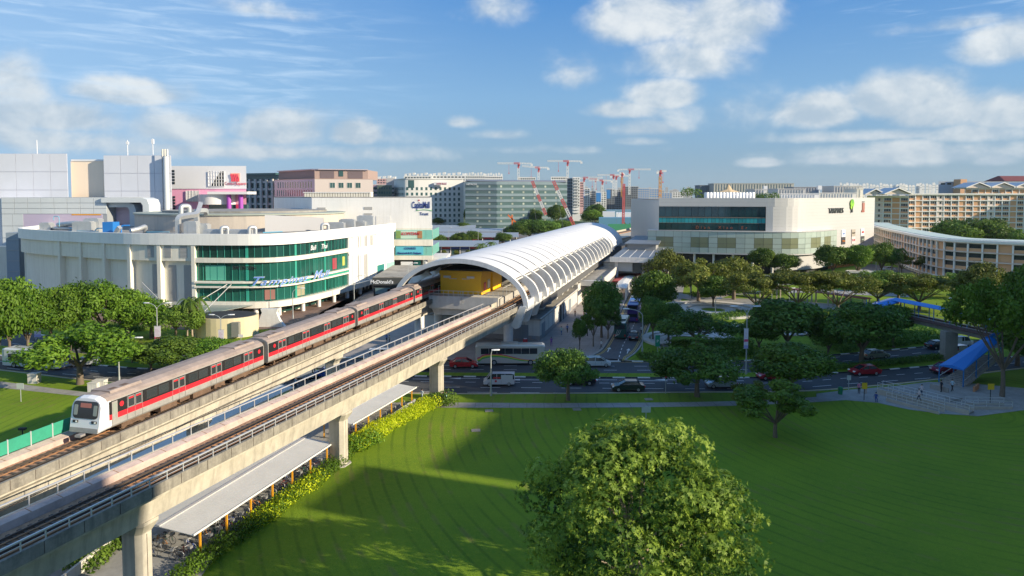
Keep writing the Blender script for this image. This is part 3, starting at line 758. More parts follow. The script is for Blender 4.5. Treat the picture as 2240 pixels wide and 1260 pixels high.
# platform, its end block, deck under the tracks
mb = MB().loft([[ST(d, l, z) for l, z in ((-7.5, 8.2), (6.6, 8.2), (6.6, 9.6), (-7.5, 9.6))] for d in (4.6, 165)]); part('platform', mb, M_conc, sta)
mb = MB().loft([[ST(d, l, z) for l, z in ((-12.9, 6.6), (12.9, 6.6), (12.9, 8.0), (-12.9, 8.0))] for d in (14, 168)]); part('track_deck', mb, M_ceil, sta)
mb = MB().loft([[ST(d, l, z) for l, z in ((-7.8, 7.3), (6.3, 7.3), (6.3, 9.7), (-7.8, 9.7))] for d in (4.2, 8)]); mb.loft([[ST(d, l, z) for l, z in ((-7.0, 5.9), (5.6, 5.9), (6.3, 7.3), (-7.8, 7.3))] for d in (5.2, 8)]); part('end_block', mb, M_swall, sta)
mb = MB()
for zz in (9.75, 10.2, 10.8): mb.beam(ST(4.3, -7.8, zz), ST(4.3, 6.3, zz), .07)
for q in range(15): mb.beam(ST(4.3, -7.8+q*14.1/14, 9.7), ST(4.3, -7.8+q*14.1/14, 10.85), .07)
part('end_railing', mb, M_galv, sta)
mb = MB()
for s in (0, .45): mb.beam(ST(4.1, -1.2+s, 8.4), ST(4.1, -1.2+s, 10.9), .05)
for q in range(6): mb.beam(ST(4.1, -1.2, 8.5+q*.35), ST(4.1, -.75, 8.5+q*.35), .04)
part('ladder', mb, M_galv, sta)
ybx = MB().loft([[ST(d, l, z) for l, z in ((-6.8, 9.62), (1.7, 9.62), (1.7, 13.5), (-6.8, 13.5))] for d in (8, 15)]); part('yellow_room', ybx, M_syel, sta)
mb = MB().loft([[ST(d, l, z) for l, z in ((-7.0, 13.5), (1.9, 13.5), (1.9, 14.3), (-7.0, 14.3))] for d in (7.85, 16)]); part('yellow_fascia', mb, M_syel, sta)
mb = MB().loft([[ST(d, l, z) for l, z in ((-6.9, 14.31), (6.0, 14.31), (6.0, 14.6), (-6.9, 14.6))] for d in (8.5, 60)]); part('canopy_box', mb, M_blackr, sta)
mb = MB()
for l in (-5.3, -.4): mb.loft([[ST(d, q, z) for q, z in ((l-.75, 12.9), (l+.75, 12.9), (l+.75, 13.3), (l-.75, 13.3))] for d in (7.7, 7.98)]); mb.beam(ST(7.9, l+(1.1 if l < -3 else -1.1)-.7, 12.75), ST(7.9, l+(1.1 if l < -3 else -1.1)+.9, 12.75), .16, .1)
part('camera_light_box', mb, M_galv, sta)
mb = MB().loft([[ST(d, l, z) for l, z in ((1.7, 9.62), (2.0, 9.62), (2.0, 13.4), (1.7, 13.4))] for d in (15, 22)]); part('yellow_side_wall', mb, M_syel, sta)
mb = MB().loft([[ST(d, l, z) for l, z in ((1.76, 10.3), (1.80, 10.3), (1.80, 11.9), (1.76, 11.9))] for d in (9.6, 11.2)]); part('red_poster', mb, M_tr, sta)
mb = MB().loft([[ST(d, l, z) for l, z in ((1.76, 10.5), (1.80, 10.5), (1.80, 12.2), (1.76, 12.2))] for d in (12.2, 13.8)]); part('white_poster', mb, M_tw, sta)
for q in range(9):   # columns and benches on the platform
    d = 26+q*14; mb = MB().cyl(ST(d, 3.6, 9.6), ST(d, 3.6, 14.4), .35); mb.cyl(ST(d, -4.6, 9.6), ST(d, -4.6, 14.4), .35); part('platform_column', mb, M_syel if q % 2 == 0 else M_rib, sta)
mb = MB()
for s in (-1, 1):
    for q in range(60): mb.beam(ST(8+q*2.6, 6.2 if s > 0 else -7.2, 9.6), ST(8+q*2.6, 6.2 if s > 0 else -7.2, 11.2), .08)
    mb.beam(ST(8, 6.2 if s > 0 else -7.2, 11.2), ST(162, 6.2 if s > 0 else -7.2, 11.2), .12)
part('screen_door_frame', mb, M_galv, sta)
# concourse building underneath
def prismST(name, d0, d1, l0, l1, z0, z1, m): return part(name, MB().loft([[ST(d, l, z) for l, z in ((l0, z0), (l1, z0), (l1, z1), (l0, z1))] for d in (d0, d1)]), m, sta)
prismST('concourse_wall', 13.4, 59, -13, 12.4, 0, 4.2, M_swall); prismST('flat_roof', 13.1, 59.3, -13.2, 12.7, 4.2, 4.45, M_flat)
prismST('roof_kerb', 13.1, 59.3, 12.45, 12.72, 4.45, 4.62, M_swall)
prismST('plinth', 13.35, 59.2, -13, 12.46, 0, .95, mat('grey_plinth', (.30, .28, .27), .8, var=.3))
prismST('shutter', 13.32, 13.5, 6.9, 10.0, .25, 3.1, M_shut); prismST('shutter', 15, 18, 12.3, 12.5, .3, 3.2, M_shut); prismST('hatch', 13.3, 13.5, 10.7, 11.5, .3, .95, M_shut)
prismST('door_shade_panel', 34, 39, 12.2, 12.5, 0, 3.9, M_dark); prismST('door_reveal', 36.2, 36.8, 12.45, 12.62, 0, 3.9, M_swall); prismST('shutter', 46, 49, 12.3, 12.5, .3, 3.4, M_shut)  # the door opening is a flat dark panel, its shade given by colour
prismST('rear_concourse', 60, 165, -13, 12.4, 0, 5.4, M_swall); prismST('rear_roof', 66, 108, 12.4, 18.6, 5.3, 5.6, M_flat); prismST('rear_wall', 66, 108, 17.9, 18.4, 3.2, 5.3, M_ceil)
prismST('roof_parapet', 66, 108.3, 18.4, 18.7, 4.6, 6.7, M_swall); prismST('roof_fence', 64.2, 66, 12.2, 18.0, 4.6, 6.0, M_galv); prismST('roof_fence', 59.5, 65, 17.0, 17.2, 4.2, 5.4, M_galv)
prismST('roof_box', 108, 128, 13, 18.2, 5.0, 6.8, M_swall); prismST('roof_box_top', 107.8, 128.2, 12.9, 18.4, 6.8, 7.0, M_flat)
for q in range(8): prismST('undercroft_column', 67+q*5.4, 67.5+q*5.4, 17.3, 17.8, 0, 4.6, M_rib)
mb = MB()
for d, l in ((9, 7.0), (11, -8.4), (3, -9.3)): mb.cyl(ST(d, l, 0), ST(d, l, 6.2), .95, 18)
part('end_column', mb, M_rib, sta)
jm = MB()
for q in range(11): jm.beam(ST(13.4+q*4.2, 12.41, .95), ST(13.4+q*4.2, 12.41, 4.2), .06, .03)
for q in range(4): jm.beam(ST(13.39, -1+q*3.4, .95), ST(13.39, -1+q*3.4, 4.2), .06, .03)
part('wall_joint', jm, M_ceil, sta, kind='stuff')
# link bridge roof between station and right mall
M_deckr = mat('grey_metal_roof', (.20, .225, .25), .5, metal=.3, var=.15)
lk = thing('link_bridge', 'grey roofed link bridge between the station vault and the glass mall', 'building', ST(122, 22))
prismL = lambda nm, d0, d1, l0, l1, z0, z1, m: part(nm, MB().loft([[ST(d, l, z) for l, z in ((l0, z0), (l1, z0), (l1, z1), (l0, z1))] for d in (d0, d1)]), m, lk)
prismL('roof', 96, 140, 17, 33, 9.2, 9.6, M_deckr); prismL('fascia', 95.6, 96, 16.6, 33.4, 8.2, 9.8, M_rib); prismL('box', 98, 138, 19, 31, 4.6, 8.2, mat('dim_glass', (.05, .07, .075), .25))
for q in range(5): prismL('roof_seam', 96, 140, 19.4+q*3, 19.5+q*3, 9.6, 9.68, M_rib)
prismL('glass_box', 97.3, 98, 18.5, 23.5, 5.2, 7.9, mat('pale_frosted', (.35, .40, .42), .4))
prismL('stair_tower', 97, 103, 26.5, 30.5, 0, 8.2, mat('tower_grey', (.30, .30, .30), .7)); prismL('column', 97, 98, 18, 19, 0, 8.2, M_rib)
prismL('upper_roof', 128, 175, 18, 30, 11.5, 11.9, M_deckr); prismL('upper_wall', 129, 174, 19, 29, 0, 11.5, mat('tower_grey', (.30, .30, .30), .7))
# the double track goes on behind the station, bending to the right
bp_ = Path(spline([ST(166, 0), ST(210, 3), Vector((85, 420, 0)), Vector((125, 540, 0)), Vector((220, 700, 0))], 5))
rv = thing('railway_viaduct', 'double track viaduct bending away behind the station vault', 'viaduct', bp_.at(0))
mb = MB(); bp_.sweep(mb, [(11, 8.0), (11, 9.1), (10.7, 9.1), (10.7, 8.1), (-10.7, 8.1), (-10.7, 9.1), (-11, 9.1), (-11, 8.0), (-5, 6.3), (5, 6.3)], step=8); part('girder', mb, M_vcon, rv)
for o in (-7.5, 7.5):
    mb = MB(); bp_.band(mb, 8.1, 8.35, o-2.2, o+2.2, step=8); part('ballast', mb, M_ball, rv, kind='stuff')
for o in (-8.2, -6.8, 6.8, 8.2):
    mb = MB(); bp_.band(mb, 8.35, 8.6, o-.08, o+.08, step=8); part('running_rail', mb, M_rail, rv)
mb = MB()
for q in range(10): c = bp_.at(20+q*30); mb.cyl(c, c+Vector((0, 0, 6.4)), 1.2)
part('column', mb, M_vcon, rv)
# ================================================================= BUILDINGS
M_mw = mat('mall_white', (.84, .83, .79), .7, var=.12, vscale=.15, streak=.25, dirt=(.5, .48, .42)); M_mc = mat('mall_cream', (.76, .73, .63), .8, var=.12, vscale=.15, streak=.3, dirt=(.42, .38, .30))
M_gg = mat('green_glass', (.02, .13, .10), .08, spec=.8, rnd=.8); M_gd = mat('dark_green_glass', (.012, .065, .055), .08, spec=.8, rnd=.6)
M_gfr = mat('green_mullion', (.04, .25, .20), .4); M_teal = mat('teal_fascia', (.03, .30, .22), .5); M_louv = mat('louvre_grey', (.38, .38, .37), .7)
M_roofg = mat('roof_felt', (.30, .29, .27), .9, var=.6, vscale=.2); M_duct = mat('duct_metal', (.50, .52, .53), .4, metal=.5, var=.2)
M_beige = mat('beige_drum', (.55, .49, .42), .8, var=.15, vscale=.2, streak=.2); M_pipe = mat('pipe_blue', (.14, .40, .55), .5); M_tank = mat('tank_blue', (.02, .17, .50), .5)
M_win = mat('window_dark', (.03, .045, .05), .12, spec=.7, rnd=.5); M_winb = mat('window_teal', (.05, .12, .12), .12, spec=.7, rnd=.5)
M_lav = mat('lavender_cladding', (.64, .66, .71), .6, var=.08, vscale=.1); M_lavg = mat('grey_cladding', (.56, .60, .62), .55, var=.1, vscale=.1); M_peach = mat('peach_cladding', (.88, .72, .55), .7); M_purp = mat('purple_wall', (.46, .40, .52), .7)
def wedge(x0, y0, z0, x1, y1, z1): return MB().prism([(x0, y0), (x1, y0), (x1*y1/y0, y1), (x0*y1/y0, y1)], z0, z1)
def bld(name, label, cat, pts, z0, z1, depth, wall, roof=None, group=None, wname='wall'):
    P = Path(pts); a, b = P.p[0], P.p[-1]; root = thing(name, label, cat, ((a.x+b.x)/2, (a.y+b.y)/2+depth/2, 0), 0, group)
    poly = [(p.x, p.y) for p in P.p]+[(p.x*(1+depth/p.y), p.y+depth) for p in reversed(P.p)]
    part(wname, MB().prism(poly, z0, z1), wall, root)
    if roof: part('roof', MB().prism([(p[0], p[1]) for p in poly], z1+.01, z1+.35), roof, root)
    return root, P
def wins(root, P, t0, t1, nc, z0, dz, nr, w, h, m=M_win, name='window', frame=None, skip=None, out=.06, sill=None):
    me = MB().box(-w/2, -out, 0, w/2, .15, h).mesh(name, m)
    fm = None
    if frame:
        f = MB(); k = .12
        f.box(-w/2-k, -out-.08, -k, w/2+k, .1, 0); f.box(-w/2-k, -out-.08, h, w/2+k, .1, h+k); f.box(-w/2-k, -out-.08, 0, -w/2, .1, h); f.box(w/2, -out-.08, 0, w/2+k, .1, h); f.box(-.04, -out-.04, 0, .04, .1, h); fm = f.mesh('window_frame', frame)
    for r_ in range(nr):
        for c in range(nc):
            if skip and skip(r_, c): continue
            t = t0+(t1-t0)*(c+.5)/nc; M = Matrix.Translation(P.ofs(t, 0, z0+r_*dz)) @ rotz(P.ang(t)); o = put(name, me, M, root)
            if fm: put('window_frame', fm, M, o)
def hband(root, P, name, m, z0, z1, o0=-.1, o1=.15, t0=0, t1=None, step=3):
    mb = MB(); P.band(mb, z0, z1, o0, o1, t0, t1, step); return part(name, mb, m, root)
def XYp(lst): return [(XY(px, Y), Y) for px, Y in lst]

# ---- the white drum-shaped mall
ctrl = [(-150, 222), (-143.5, 206), (-139, 193.5), (-126, 183), (-110.5, 175), (-93.8, 167.6), (-76.9, 164.6), (-61, 164.2), (-54.5, 169), (-50.6, 179), (-46.4, 195), (-42.5, 210), (-39, 226)]
MP = Path(spline([(x, y, 0) for x, y in ctrl], 7))
mall = thing('shopping_mall', 'white drum shaped shopping mall with green glass bands and script lettering', 'shopping mall', (-75, 200, 0))
tg0, tg1 = MP.px(427, 600), MP.px(763, 570)
inn = [MP.ofs(s, -3.2) for s in np.linspace(0, MP.len, 70)]
part('core', MB().prism([(p.x, p.y) for p in inn]+[(-42, 258), (-150, 258)], 0, 19.0), M_mc, mall)
part('roof', MB().prism([(p.x, p.y) for p in inn]+[(-42, 258), (-150, 258)], 19.05, 19.3), M_roofg, mall)
def mb_band(nm, m, z0, z1, o0, o1, t0, t1, step=2.5): mb = MB(); MP.band(mb, z0, z1, o0, o1, t0, t1, step); return part(nm, mb, m, mall)
mb_band('parapet', M_mw, 17.3, 20.0, -.4, .55, 0, MP.len)
mb_band('upper_wall', M_mc, 13.4, 17.3, -3.3, 0, 0, tg0); mb_band('lower_wall', M_mc, 0, 13.4, -3.3, -1.1, 0, tg0); mb_band('plinth_beam', M_mc, .0, 2.2, -1.1, .1, 0, tg0)
mb_band('upper_wall', M_mw, 2.4, 17.3, -3.3, 0, tg1, MP.len); mb_band('ledge', M_mw, 12.0, 12.5, 0, .25, tg1, MP.len)
for x in (58, 92, 132, 178, 229, 284, 349, 424):
    t = MP.px(x, 560); mb = MB(); MP.band(mb, 0, 17.3, -1.2, .42, t-.45, t+.45, 1); part('pilaster', mb, M_mc, mall)
for x in (771, 785, 803, 822, 843):
    t = MP.px(x, 560); mb = MB(); MP.band(mb, 2.4, 17.3, -.1, .3, t-.3, t+.3, 1); part('pilaster', mb, M_mw, mall)
def louvre(px0, px1, z0, z1, off=0.0):
    t0, t1 = sorted((MP.px(px0, 570), MP.px(px1, 570))); mb = MB()
    k = z0
    while k < z1-.2: MP.band(mb, k, k+.17, off, off+.10, t0, t1, 3); k += .33
    MP.band(mb, z0, z1, off-.02, off+.03, t0, t1, 3); part('louvre', mb, M_louv, mall)
for a in ((323, 337, 14.2, 17.1), (360, 375, 14.2, 17.1), (394, 410, 14.2, 17.1)): louvre(*a)
for a in ((326, 341, 5.2, 12.4), (362, 379, 3.4, 12.3), (396, 412, 4.2, 12.3)): louvre(*a, off=-1.1)
for a in ((783, 791, 14.0, 17.0), (797.5, 804, 14.0, 17.0), (810, 816, 14.0, 17.0), (782, 790, 4.5, 11.6), (796, 803, 4.5, 11.6)): louvre(*a)
# glass rows
rows = [(14.2, 17.3, M_gd), (8.6, 13.1, M_gg), (3.65, 7.05, M_gg)]
for z0, z1, m_ in rows:
    t = tg0; n = int((tg1-tg0)/1.75)
    w_ = (tg1-tg0)/n; h = z1-z0
    me = MB().box(-w_/2+.05, -.10, .05, w_/2-.05, 0, h-.05).mesh('glass_pane', m_); mu = MB().box(-.06, -.16, 0, .06, 0, h).mesh('mullion', M_gfr); mu2 = MB().box(-.32, -.2, 0, .32, 0, h).mesh('wide_mullion', M_teal)
    mb_band('glass_backing', M_dark, z0, z1, -3.3, -.9, tg0, tg1)
    for i in range(n):
        tc_ = t+w_*(i+.5); put('glass_pane', me, Matrix.Translation(MP.ofs(tc_, -.55, z0)) @ rotz(MP.ang(tc_)), mall)
        te = t+w_*i; put('mullion' if i % 7 else 'wide_mullion', mu if i % 7 else mu2, Matrix.Translation(MP.ofs(te, -.5, z0)) @ rotz(MP.ang(te)), mall)
mb_band('floor_band', M_mc, 13.1, 14.2, -3.3, .35, tg0, tg1); mb_band('floor_band', M_mc, 8.15, 8.6, -3.3, .7, tg0, tg1); mb_band('green_fascia', M_teal, 7.45, 8.15, -3.3, .1, tg0, tg1)
mb_band('floor_band', M_mc, 7.05, 7.45, -3.3, .6, tg0, tg1); mb_band('floor_band', M_mc, 2.2, 3.65, -3.3, 1.0, tg0, MP.len); mb_band('shopfront', M_dark, 0, 2.3, -5, -3.2, tg0, MP.len)
mb_band('ground_glass', M_gd, .2, 2.2, -3.2, -3.15, tg0, tg1)
for z0 in (9.5, 4.6): mb_band('handrail', M_gfr, z0+.05, z0+.12, -.65, -.58, tg0, tg1)
for x in (455, 505, 560, 612, 665, 700, 733, 762, 790, 820, 846):
    c = MP.ofs(MP.px(x, 690), -.3); part('column', MB().cyl(c, c+Vector((0, 0, 2.3)), .55), M_rib, mall)
# small scenes behind the glass: lit tables, posters
for i, (x, z, w_, h, c) in enumerate([(470, 8.8, 5, 3.6, (.10, .42, .30)), (660, 4.0, 3, 2.6, (.30, .28, .18)), (590, 4.0, 2.4, 2.4, (.25, .12, .10)), (735, 9.0, 2.2, 3, (.35, .04, .06)), (755, 9.5, 1.4, 2.5, (.55, .55, .10))]):
    t = MP.px(x, 600); put('window_poster', MB().box(-w_/2, -.02, 0, w_/2, .02, h).mesh('window_poster', mat('poster_%d' % i, c, .6)), Matrix.Translation(MP.ofs(t, -.40, z)) @ rotz(MP.ang(t)), mall)
# script lettering along the curve
M_sign = mat('sign_blue', (.16, .30, .72), .4); M_signw = mat('sign_white', (.78, .80, .82), .4)
t = MP.px(548, 622); word = 'Tampines  Mall'
adv = {'T': 1.75, 'a': 1.45, 'm': 2.1, 'p': 1.45, 'i': .8, 'n': 1.5, 'e': 1.4, 's': 1.3, ' ': 1.1, 'M': 2.4, 'l': .85}
tot = sum(adv[c] for c in word); L_ = MP.px(712, 612)-t; k = L_/tot
for c in word:
    if c != ' ':
        tt = t+adv[c]*k*.4; sz = 2.4 if c not in 'TM' else 3.0
        for nm, m_, off, bo in (('letter', M_sign, .95, .0), ('letter_edge', M_signw, .86, .035)): txt(c, sz, m_, mall, face_m(MP.ofs(tt, off, 7.7), MP.dir(tt)), nm, ext=.05, shear=.5, bold=bo, sx=1.4)
    t += adv[c]*k
txt('Bali', 1.8, M_signw, mall, face_m(MP.ofs(MP.px(687, 540), -.3, 15.1), MP.dir(MP.px(687, 540))), shear=.3); txt('Thai', 1.8, M_signw, mall, face_m(MP.ofs(MP.px(711, 540), -.3, 15.1), MP.dir(MP.px(711, 540))), shear=.3)
M_redl = mat('letter_red', (.50, .03, .04), .5)
t = MP.px(76, 610); txt('GOLDEN', 2.0, M_redl, mall, face_m(MP.ofs(t, -.95, 4.9), MP.dir(t)), bold=.05); txt('VILLAGE', 1.9, M_redl, mall, face_m(MP.ofs(t, -.95, 2.8), MP.dir(t)), bold=.05)
t = MP.px(524, 573); txt('SWENSEN', 1.3, mat('letter_dark', (.03, .03, .03), .5), mall, face_m(MP.ofs(MP.px(533, 590), -.35, 11.4), MP.dir(t)))
# windows low in the white wall
for x0, x1, c in ((823, 840, (.03, .22, .20)), (846, 862, (.30, .55, .48))):
    a_, b_ = MP.px(x0, 590), MP.px(x1, 590); mb = MB(); MP.band(mb, 3.9, 7.4, .0, .12, a_, b_, 3); part('window', mb, mat('low_win_%d' % x0, c, .15), mall)
# drum on the roof
dr = thing('roof_drum', 'beige oval cinema drum rising from the white mall roof', 'building', (-84, 214, 19))
n = 56; el = [(-84+31*math.cos(2*math.pi*i/n), 214+25*math.sin(2*math.pi*i/n)) for i in range(n)]
part('wall', MB().prism(el, 19.2, 23.6), M_beige, dr); part('roof', MB().prism([(-84+(x+84)*1.015, 214+(y-214)*1.015) for x, y in el], 23.62, 24.0), mat('roof_green_edge', (.34, .38, .33), .8), dr)
part('upper_ring', MB().prism([(-84+(x+84)*.8, 217+(y-214)*.8) for x, y in el], 24.0, 24.6), M_roofg, dr)
# slanting grey screen wall
single('screen_wall', 'grey slanted metal screen wall on the mall roof right of the drum', 'wall', MB().loft([[Vector(p) for p in q] for q in ([(-66, 183, 19.3), (-66, 183.5, 19.3), (-66, 183.5, 24.0), (-66, 183, 24.0)], [(-54, 196, 19.3), (-54, 196.5, 19.3), (-54, 196.5, 22.8), (-54, 196, 22.8)])]), mat('screen_grey', (.28, .29, .32), .5, metal=.3))
def duct(lab, pts, r, m=M_duct, n=8):
    r *= .62; mb = MB(); P3 = []
    for i, p in enumerate(pts): P3.append(Vector(p))
    q = [P3[0]]
    for i in range(1, len(P3)-1):
        a, b, c = P3[i-1], P3[i], P3[i+1]; d = min((b-a).length, (c-b).length)*.35
        u = b+(a-b).normalized()*d; v = b+(c-b).normalized()*d
        for k in range(5): s = k/4; q.append(u*(1-s)**2+b*2*s*(1-s)+v*s*s)
    q.append(P3[-1]); mb.tube(q, r, n, smooth=n > 6); return single('air_duct', lab, 'duct', mb, m, group=None)
def RP(px, Y, z): return (XY(px, Y, 500), Y, z)
duct('tall stepped silver duct arching up beside the drum', [RP(390, 176, 19.3), RP(390, 176, 23.6), RP(410, 178, 24.0), RP(432, 181, 24.2), RP(440, 185, 27)], 1.25, n=4)
duct('second silver duct arching over the drum edge', [RP(432, 184, 19.3), RP(430, 184, 25.2), RP(452, 188, 25.2), RP(452, 190, 23)], 1.2, n=4)
duct('round hooded duct on the drum roof at its middle', [RP(397, 192, 24), RP(397, 192, 26.2), RP(415, 194, 26.2), RP(415, 194, 24.2)], 1.1)
duct('long curved silver duct at the left of the mall roof', [RP(128, 186, 21.2), RP(150, 184, 21.6), RP(170, 183, 21.8), RP(185, 183, 21)], 1.1)
duct('low silver duct bending around the left roof corner', [RP(110, 189, 20.0), RP(130, 186, 20.3), RP(155, 184, 20.3), RP(178, 182, 20.2)], .9)
duct('curved silver duct right of the blue tank', [RP(285, 175, 20.2), RP(305, 177, 20.6), RP(318, 179, 21.2), RP(318, 180, 19.5)], 1.0)
for i, (x, w_) in enumerate(((492, 1), (553, 1), (712, .8))): duct(('small gooseneck duct behind the parapet above the glass', 'second small gooseneck duct behind the parapet', 'pale round duct at the right end of the screen wall')[i], [RP(x-8, 172 if i < 2 else 190, 19.3), RP(x-8, 172 if i < 2 else 190, 21.2), RP(x+6, 173 if i < 2 else 191, 21.2), RP(x+6, 173 if i < 2 else 191, 19.3)], .75, n=8)
mb = MB(); mb.cbox(RP(243, 174, 20.9), (2.6, 3, 3.2)); tk = single('water_tank', 'bright blue water tank with a white disc on the mall roof', 'tank', mb, M_tank)
duct('bright blue bent pipe beside the blue tank', [RP(265, 173, 19.8), RP(265, 173, 21.6), RP(284, 173.5, 21.6)], .35, M_tank); duct('silver open hood leaning against the blue tank', [RP(252, 172, 19.6), RP(262, 171, 21.3)], 1.0, n=4)
for i, (pts, r) in enumerate([([(118, 181, 22.6), (118, 181, 23.7), (130, 181, 23.7), (130, 181, 21.0)], .16), ([(152, 179, 20.6), (176, 177, 20.8), (178, 177, 22.2)], .2), ([(150, 178, 20.0), (215, 174, 20.1)], .18), ([(205, 175, 19.8), (212, 174, 20.9), (235, 173, 20.9)], .22), ([(320, 172, 20.0), (370, 171, 20.1)], .18), ([(575, 170, 20.0), (618, 172, 20.1)], .25), ([(625, 236, 24.2), (640, 236, 24.6), (682, 236, 24.4)], .3)]):
    duct(('light blue pipe loop at the left roof corner', 'light blue pipe rack beside the silver box', 'long light blue pipe along the left parapet', 'light blue pipe stepping up to the blue tank', 'light blue pipe lying between drum and parapet', 'light blue pipe before the grey screen wall', 'blue pipe bundle below the upper white block')[i], [RP(*q) for q in pts], r, M_pipe, 6)
for i, (x, Y, z, w_, h, lab) in enumerate([(185, 178, 20.5, 5, 3.6, 'large silver plant box among pipes at the left roof'), (205, 180, 21.2, 4, 3.6, 'tall silver plant box behind the pipe rack'), (103, 188, 20.2, 2.6, 2.8, 'pale pump box at the far left of the mall roof'), (225, 182, 20.4, 9, 1.6, 'long low grey plant deck behind the blue tank'), (420, 176, 20.6, 3.2, 3.6, 'white cabinet within the tall duct frame'), (445, 178, 20.4, 3, 2.6, 'grey cabinet right of the stepped duct'), (520, 174, 19.9, 7, 1.0, 'low grey unit row behind the parapet centre'), (470, 174, 19.9, 5, 1.1, 'low grey box left of the small gooseneck'), (735, 200, 20.2, 5, 2.0, 'round edged grey cooling unit near the screen wall'), (760, 206, 20.6, 4.5, 2.6, 'silver cooling unit with hood right of centre roof'), (782, 212, 20.2, 5, 1.8, 'pale cooling unit near the right roof edge'), (800, 214, 21.0, 5, 3.4, 'large silver fan housing at the right of the roof')]):
    mb = MB().cbox(RP(x, Y, z), (w_, 2.4, h)); mb.cbox(RP(x, Y, z+h/2+.1), (w_*.8, 2.0, .2)); mb.cbox(RP(x, Y-1.22, z), (w_*.7, .06, h*.7)); single('plant_unit', lab, 'plant unit', mb, M_duct, group='plant units on the mall roof')
# entrance canopy with stays, planter drum in front
cn = thing('glass_canopy', 'glass entrance canopy hung on stays at the left of the mall glass', 'canopy', G(455, 690))
mb = MB(); t0 = MP.px(430, 660); 
mb.loft([[MP.ofs(t0-2, 1.0, 2.9), MP.ofs(t0+14, 1.0, 2.9), MP.ofs(t0+14, 1.0, 3.05), MP.ofs(t0-2, 1.0, 3.05)], [MP.ofs(t0-3, 8.0, 2.3), MP.ofs(t0+8, 8.0, 2.3), MP.ofs(t0+8, 8.0, 2.45), MP.ofs(t0-3, 8.0, 2.45)]]); part('canopy_glass', mb, mat('canopy_glass', (.22, .26, .24), .25), cn)
for a_, b_ in ((8, 1), (9, 6), (-14, -2), (-28, -8)):
    part('stay', MB().beam(MP.ofs(t0+a_, .4, 8.0), MP.ofs(t0+b_, 7.5, 2.6), .14), M_galv, cn)
pdm = thing('planter_building', 'cream oval planter pavilion with shrubs on top by the road', 'pavilion', G(487, 737))
c = G(487, 735); e = [(c.x+6.6*math.cos(2*math.pi*i/36), c.y+2+5.0*math.sin(2*math.pi*i/36)) for i in range(36)]
part('wall', MB().prism(e, 0, 4.1), mat('cream_wall', (.66, .57, .36), .8, var=.1), pdm); part('roof', MB().prism([(c.x+(x-c.x)*.93, c.y+2+(y-c.y-2)*.93) for x, y in e], 4.1, 4.2), M_dark, pdm)
part('door', MB().box(c.x+3.1, c.y-3.1, .4, c.x+4.6, c.y-2.0, 3.4), mat('door_grey', (.22, .22, .2), .5), pdm)
# ---- upper white block and the poster wing
blk = thing('mall_block', 'plain white windowless block with a blue logo above the mall', 'building', (-46, 240, 0))
part('wall', MB().prism([(XY(683, 229), 229), (XY(945, 229), 229), (XY(945, 262), 262), (XY(600, 262), 262)], 18.2, 28.3), M_mw, blk)
part('roof', MB().prism([(XY(683, 230.5)-.2, 230.5), (XY(945, 230.5)-.5, 230.5), (XY(945, 261)-.5, 261), (XY(600, 262)+.5, 261)], 28.31, 28.6), M_roofg, blk)
x0, x1 = XY(862, 228), XY(945, 228)
part('wing', wedge(x0, 229, 7.9, x1, 250, 18.2), M_mc, blk); part('band', MB().box(x0-.1, 228.4, 12.3, x1+.12, 229.4, 14.4), M_mc, blk); part('band', MB().box(x0-.1, 228.4, 7.6, x1+.12, 229.4, 9.0), M_mc, blk)
M_pg = mat('poster_glass', (.20, .50, .42), .25)
for z0, z1 in ((9.05, 12.25), (14.45, 17.6)):
    for i in range(6):
        w_ = (x1-x0)/6; part('glass_pane', MB().box(x0+w_*i+.05, 228.75, z0, x0+w_*(i+1)-.05, 228.95, z1), M_pg, blk)
    for i in range(4): part('glass_pane', MB().box(x1+.0, 229.5+i*5, z0, x1+.08, 234.2+i*5, z1), M_pg, blk)
part('poster', MB().box(x0+.4, 228.6, 14.7, x0+9.3, 228.74, 17.4), mat('poster_pale', (.45, .62, .52), .6), blk); part('poster', MB().box(x0+.4, 228.6, 9.3, x0+9.6, 228.74, 12.1), mat('poster_cyan', (.10, .46, .58), .6), blk)
for i, c_ in enumerate(((.20, .33, .10), (.35, .18, .08))): part('poster_picture', MB().box(x0+.5+i*7.2, 228.52, 14.8, x0+2.1+i*7.2, 228.6, 17.3), mat('pp%d' % i, c_, .6), blk)
M_navy = mat('letter_navy', (.02, .04, .22), .5)
txt('KOPITIAM', 1.35, M_redl, blk, face_m((x0+5.2, 228.5, 15.9), (1, 0, 0)), shear=.3, bold=.02)
txt('COURTS', 1.0, M_navy, blk, face_m((x0+5.2, 228.5, 11.1), (1, 0, 0))); txt('Electrical & IT Gadgets', .85, M_navy, blk, face_m((x0+5.0, 228.5, 9.6), (1, 0, 0)), bold=.015)
txt('CapitaMall', 3.1, M_navy, blk, face_m((XY(921, 229), 228.9, 24.9), (1, 0, 0)), sx=.46, bold=.03); txt('Trust', 1.5, M_navy, blk, face_m((XY(928, 229), 228.9, 22.5), (1, 0, 0)), sx=.9)
mb = MB(); mb.tube([Vector((XY(910, 229)+i*.62, 228.85, 24.0+.35*math.sin(i/9*math.pi))) for i in range(10)], .08, 5); part('logo_swoosh', mb, mat('logo_green', (.10, .45, .10), .5), blk)
part('logo_dot', MB().cyl((XY(917, 229), 228.95, 27.5), (XY(917, 229), 228.85, 27.5), .25), M_redl, blk)
for px_, z_ in ((695, 24.2), (797, 24.4), (797, 22.3)): part('vent', MB().box(XY(px_, 229), 228.88, z_, XY(px_+18, 229), 229, z_+.9), M_louv, blk)
part('door_panel', MB().box(XY(823, 229), 228.9, 18.5, XY(855, 229), 229, 22.3), M_mw, blk)
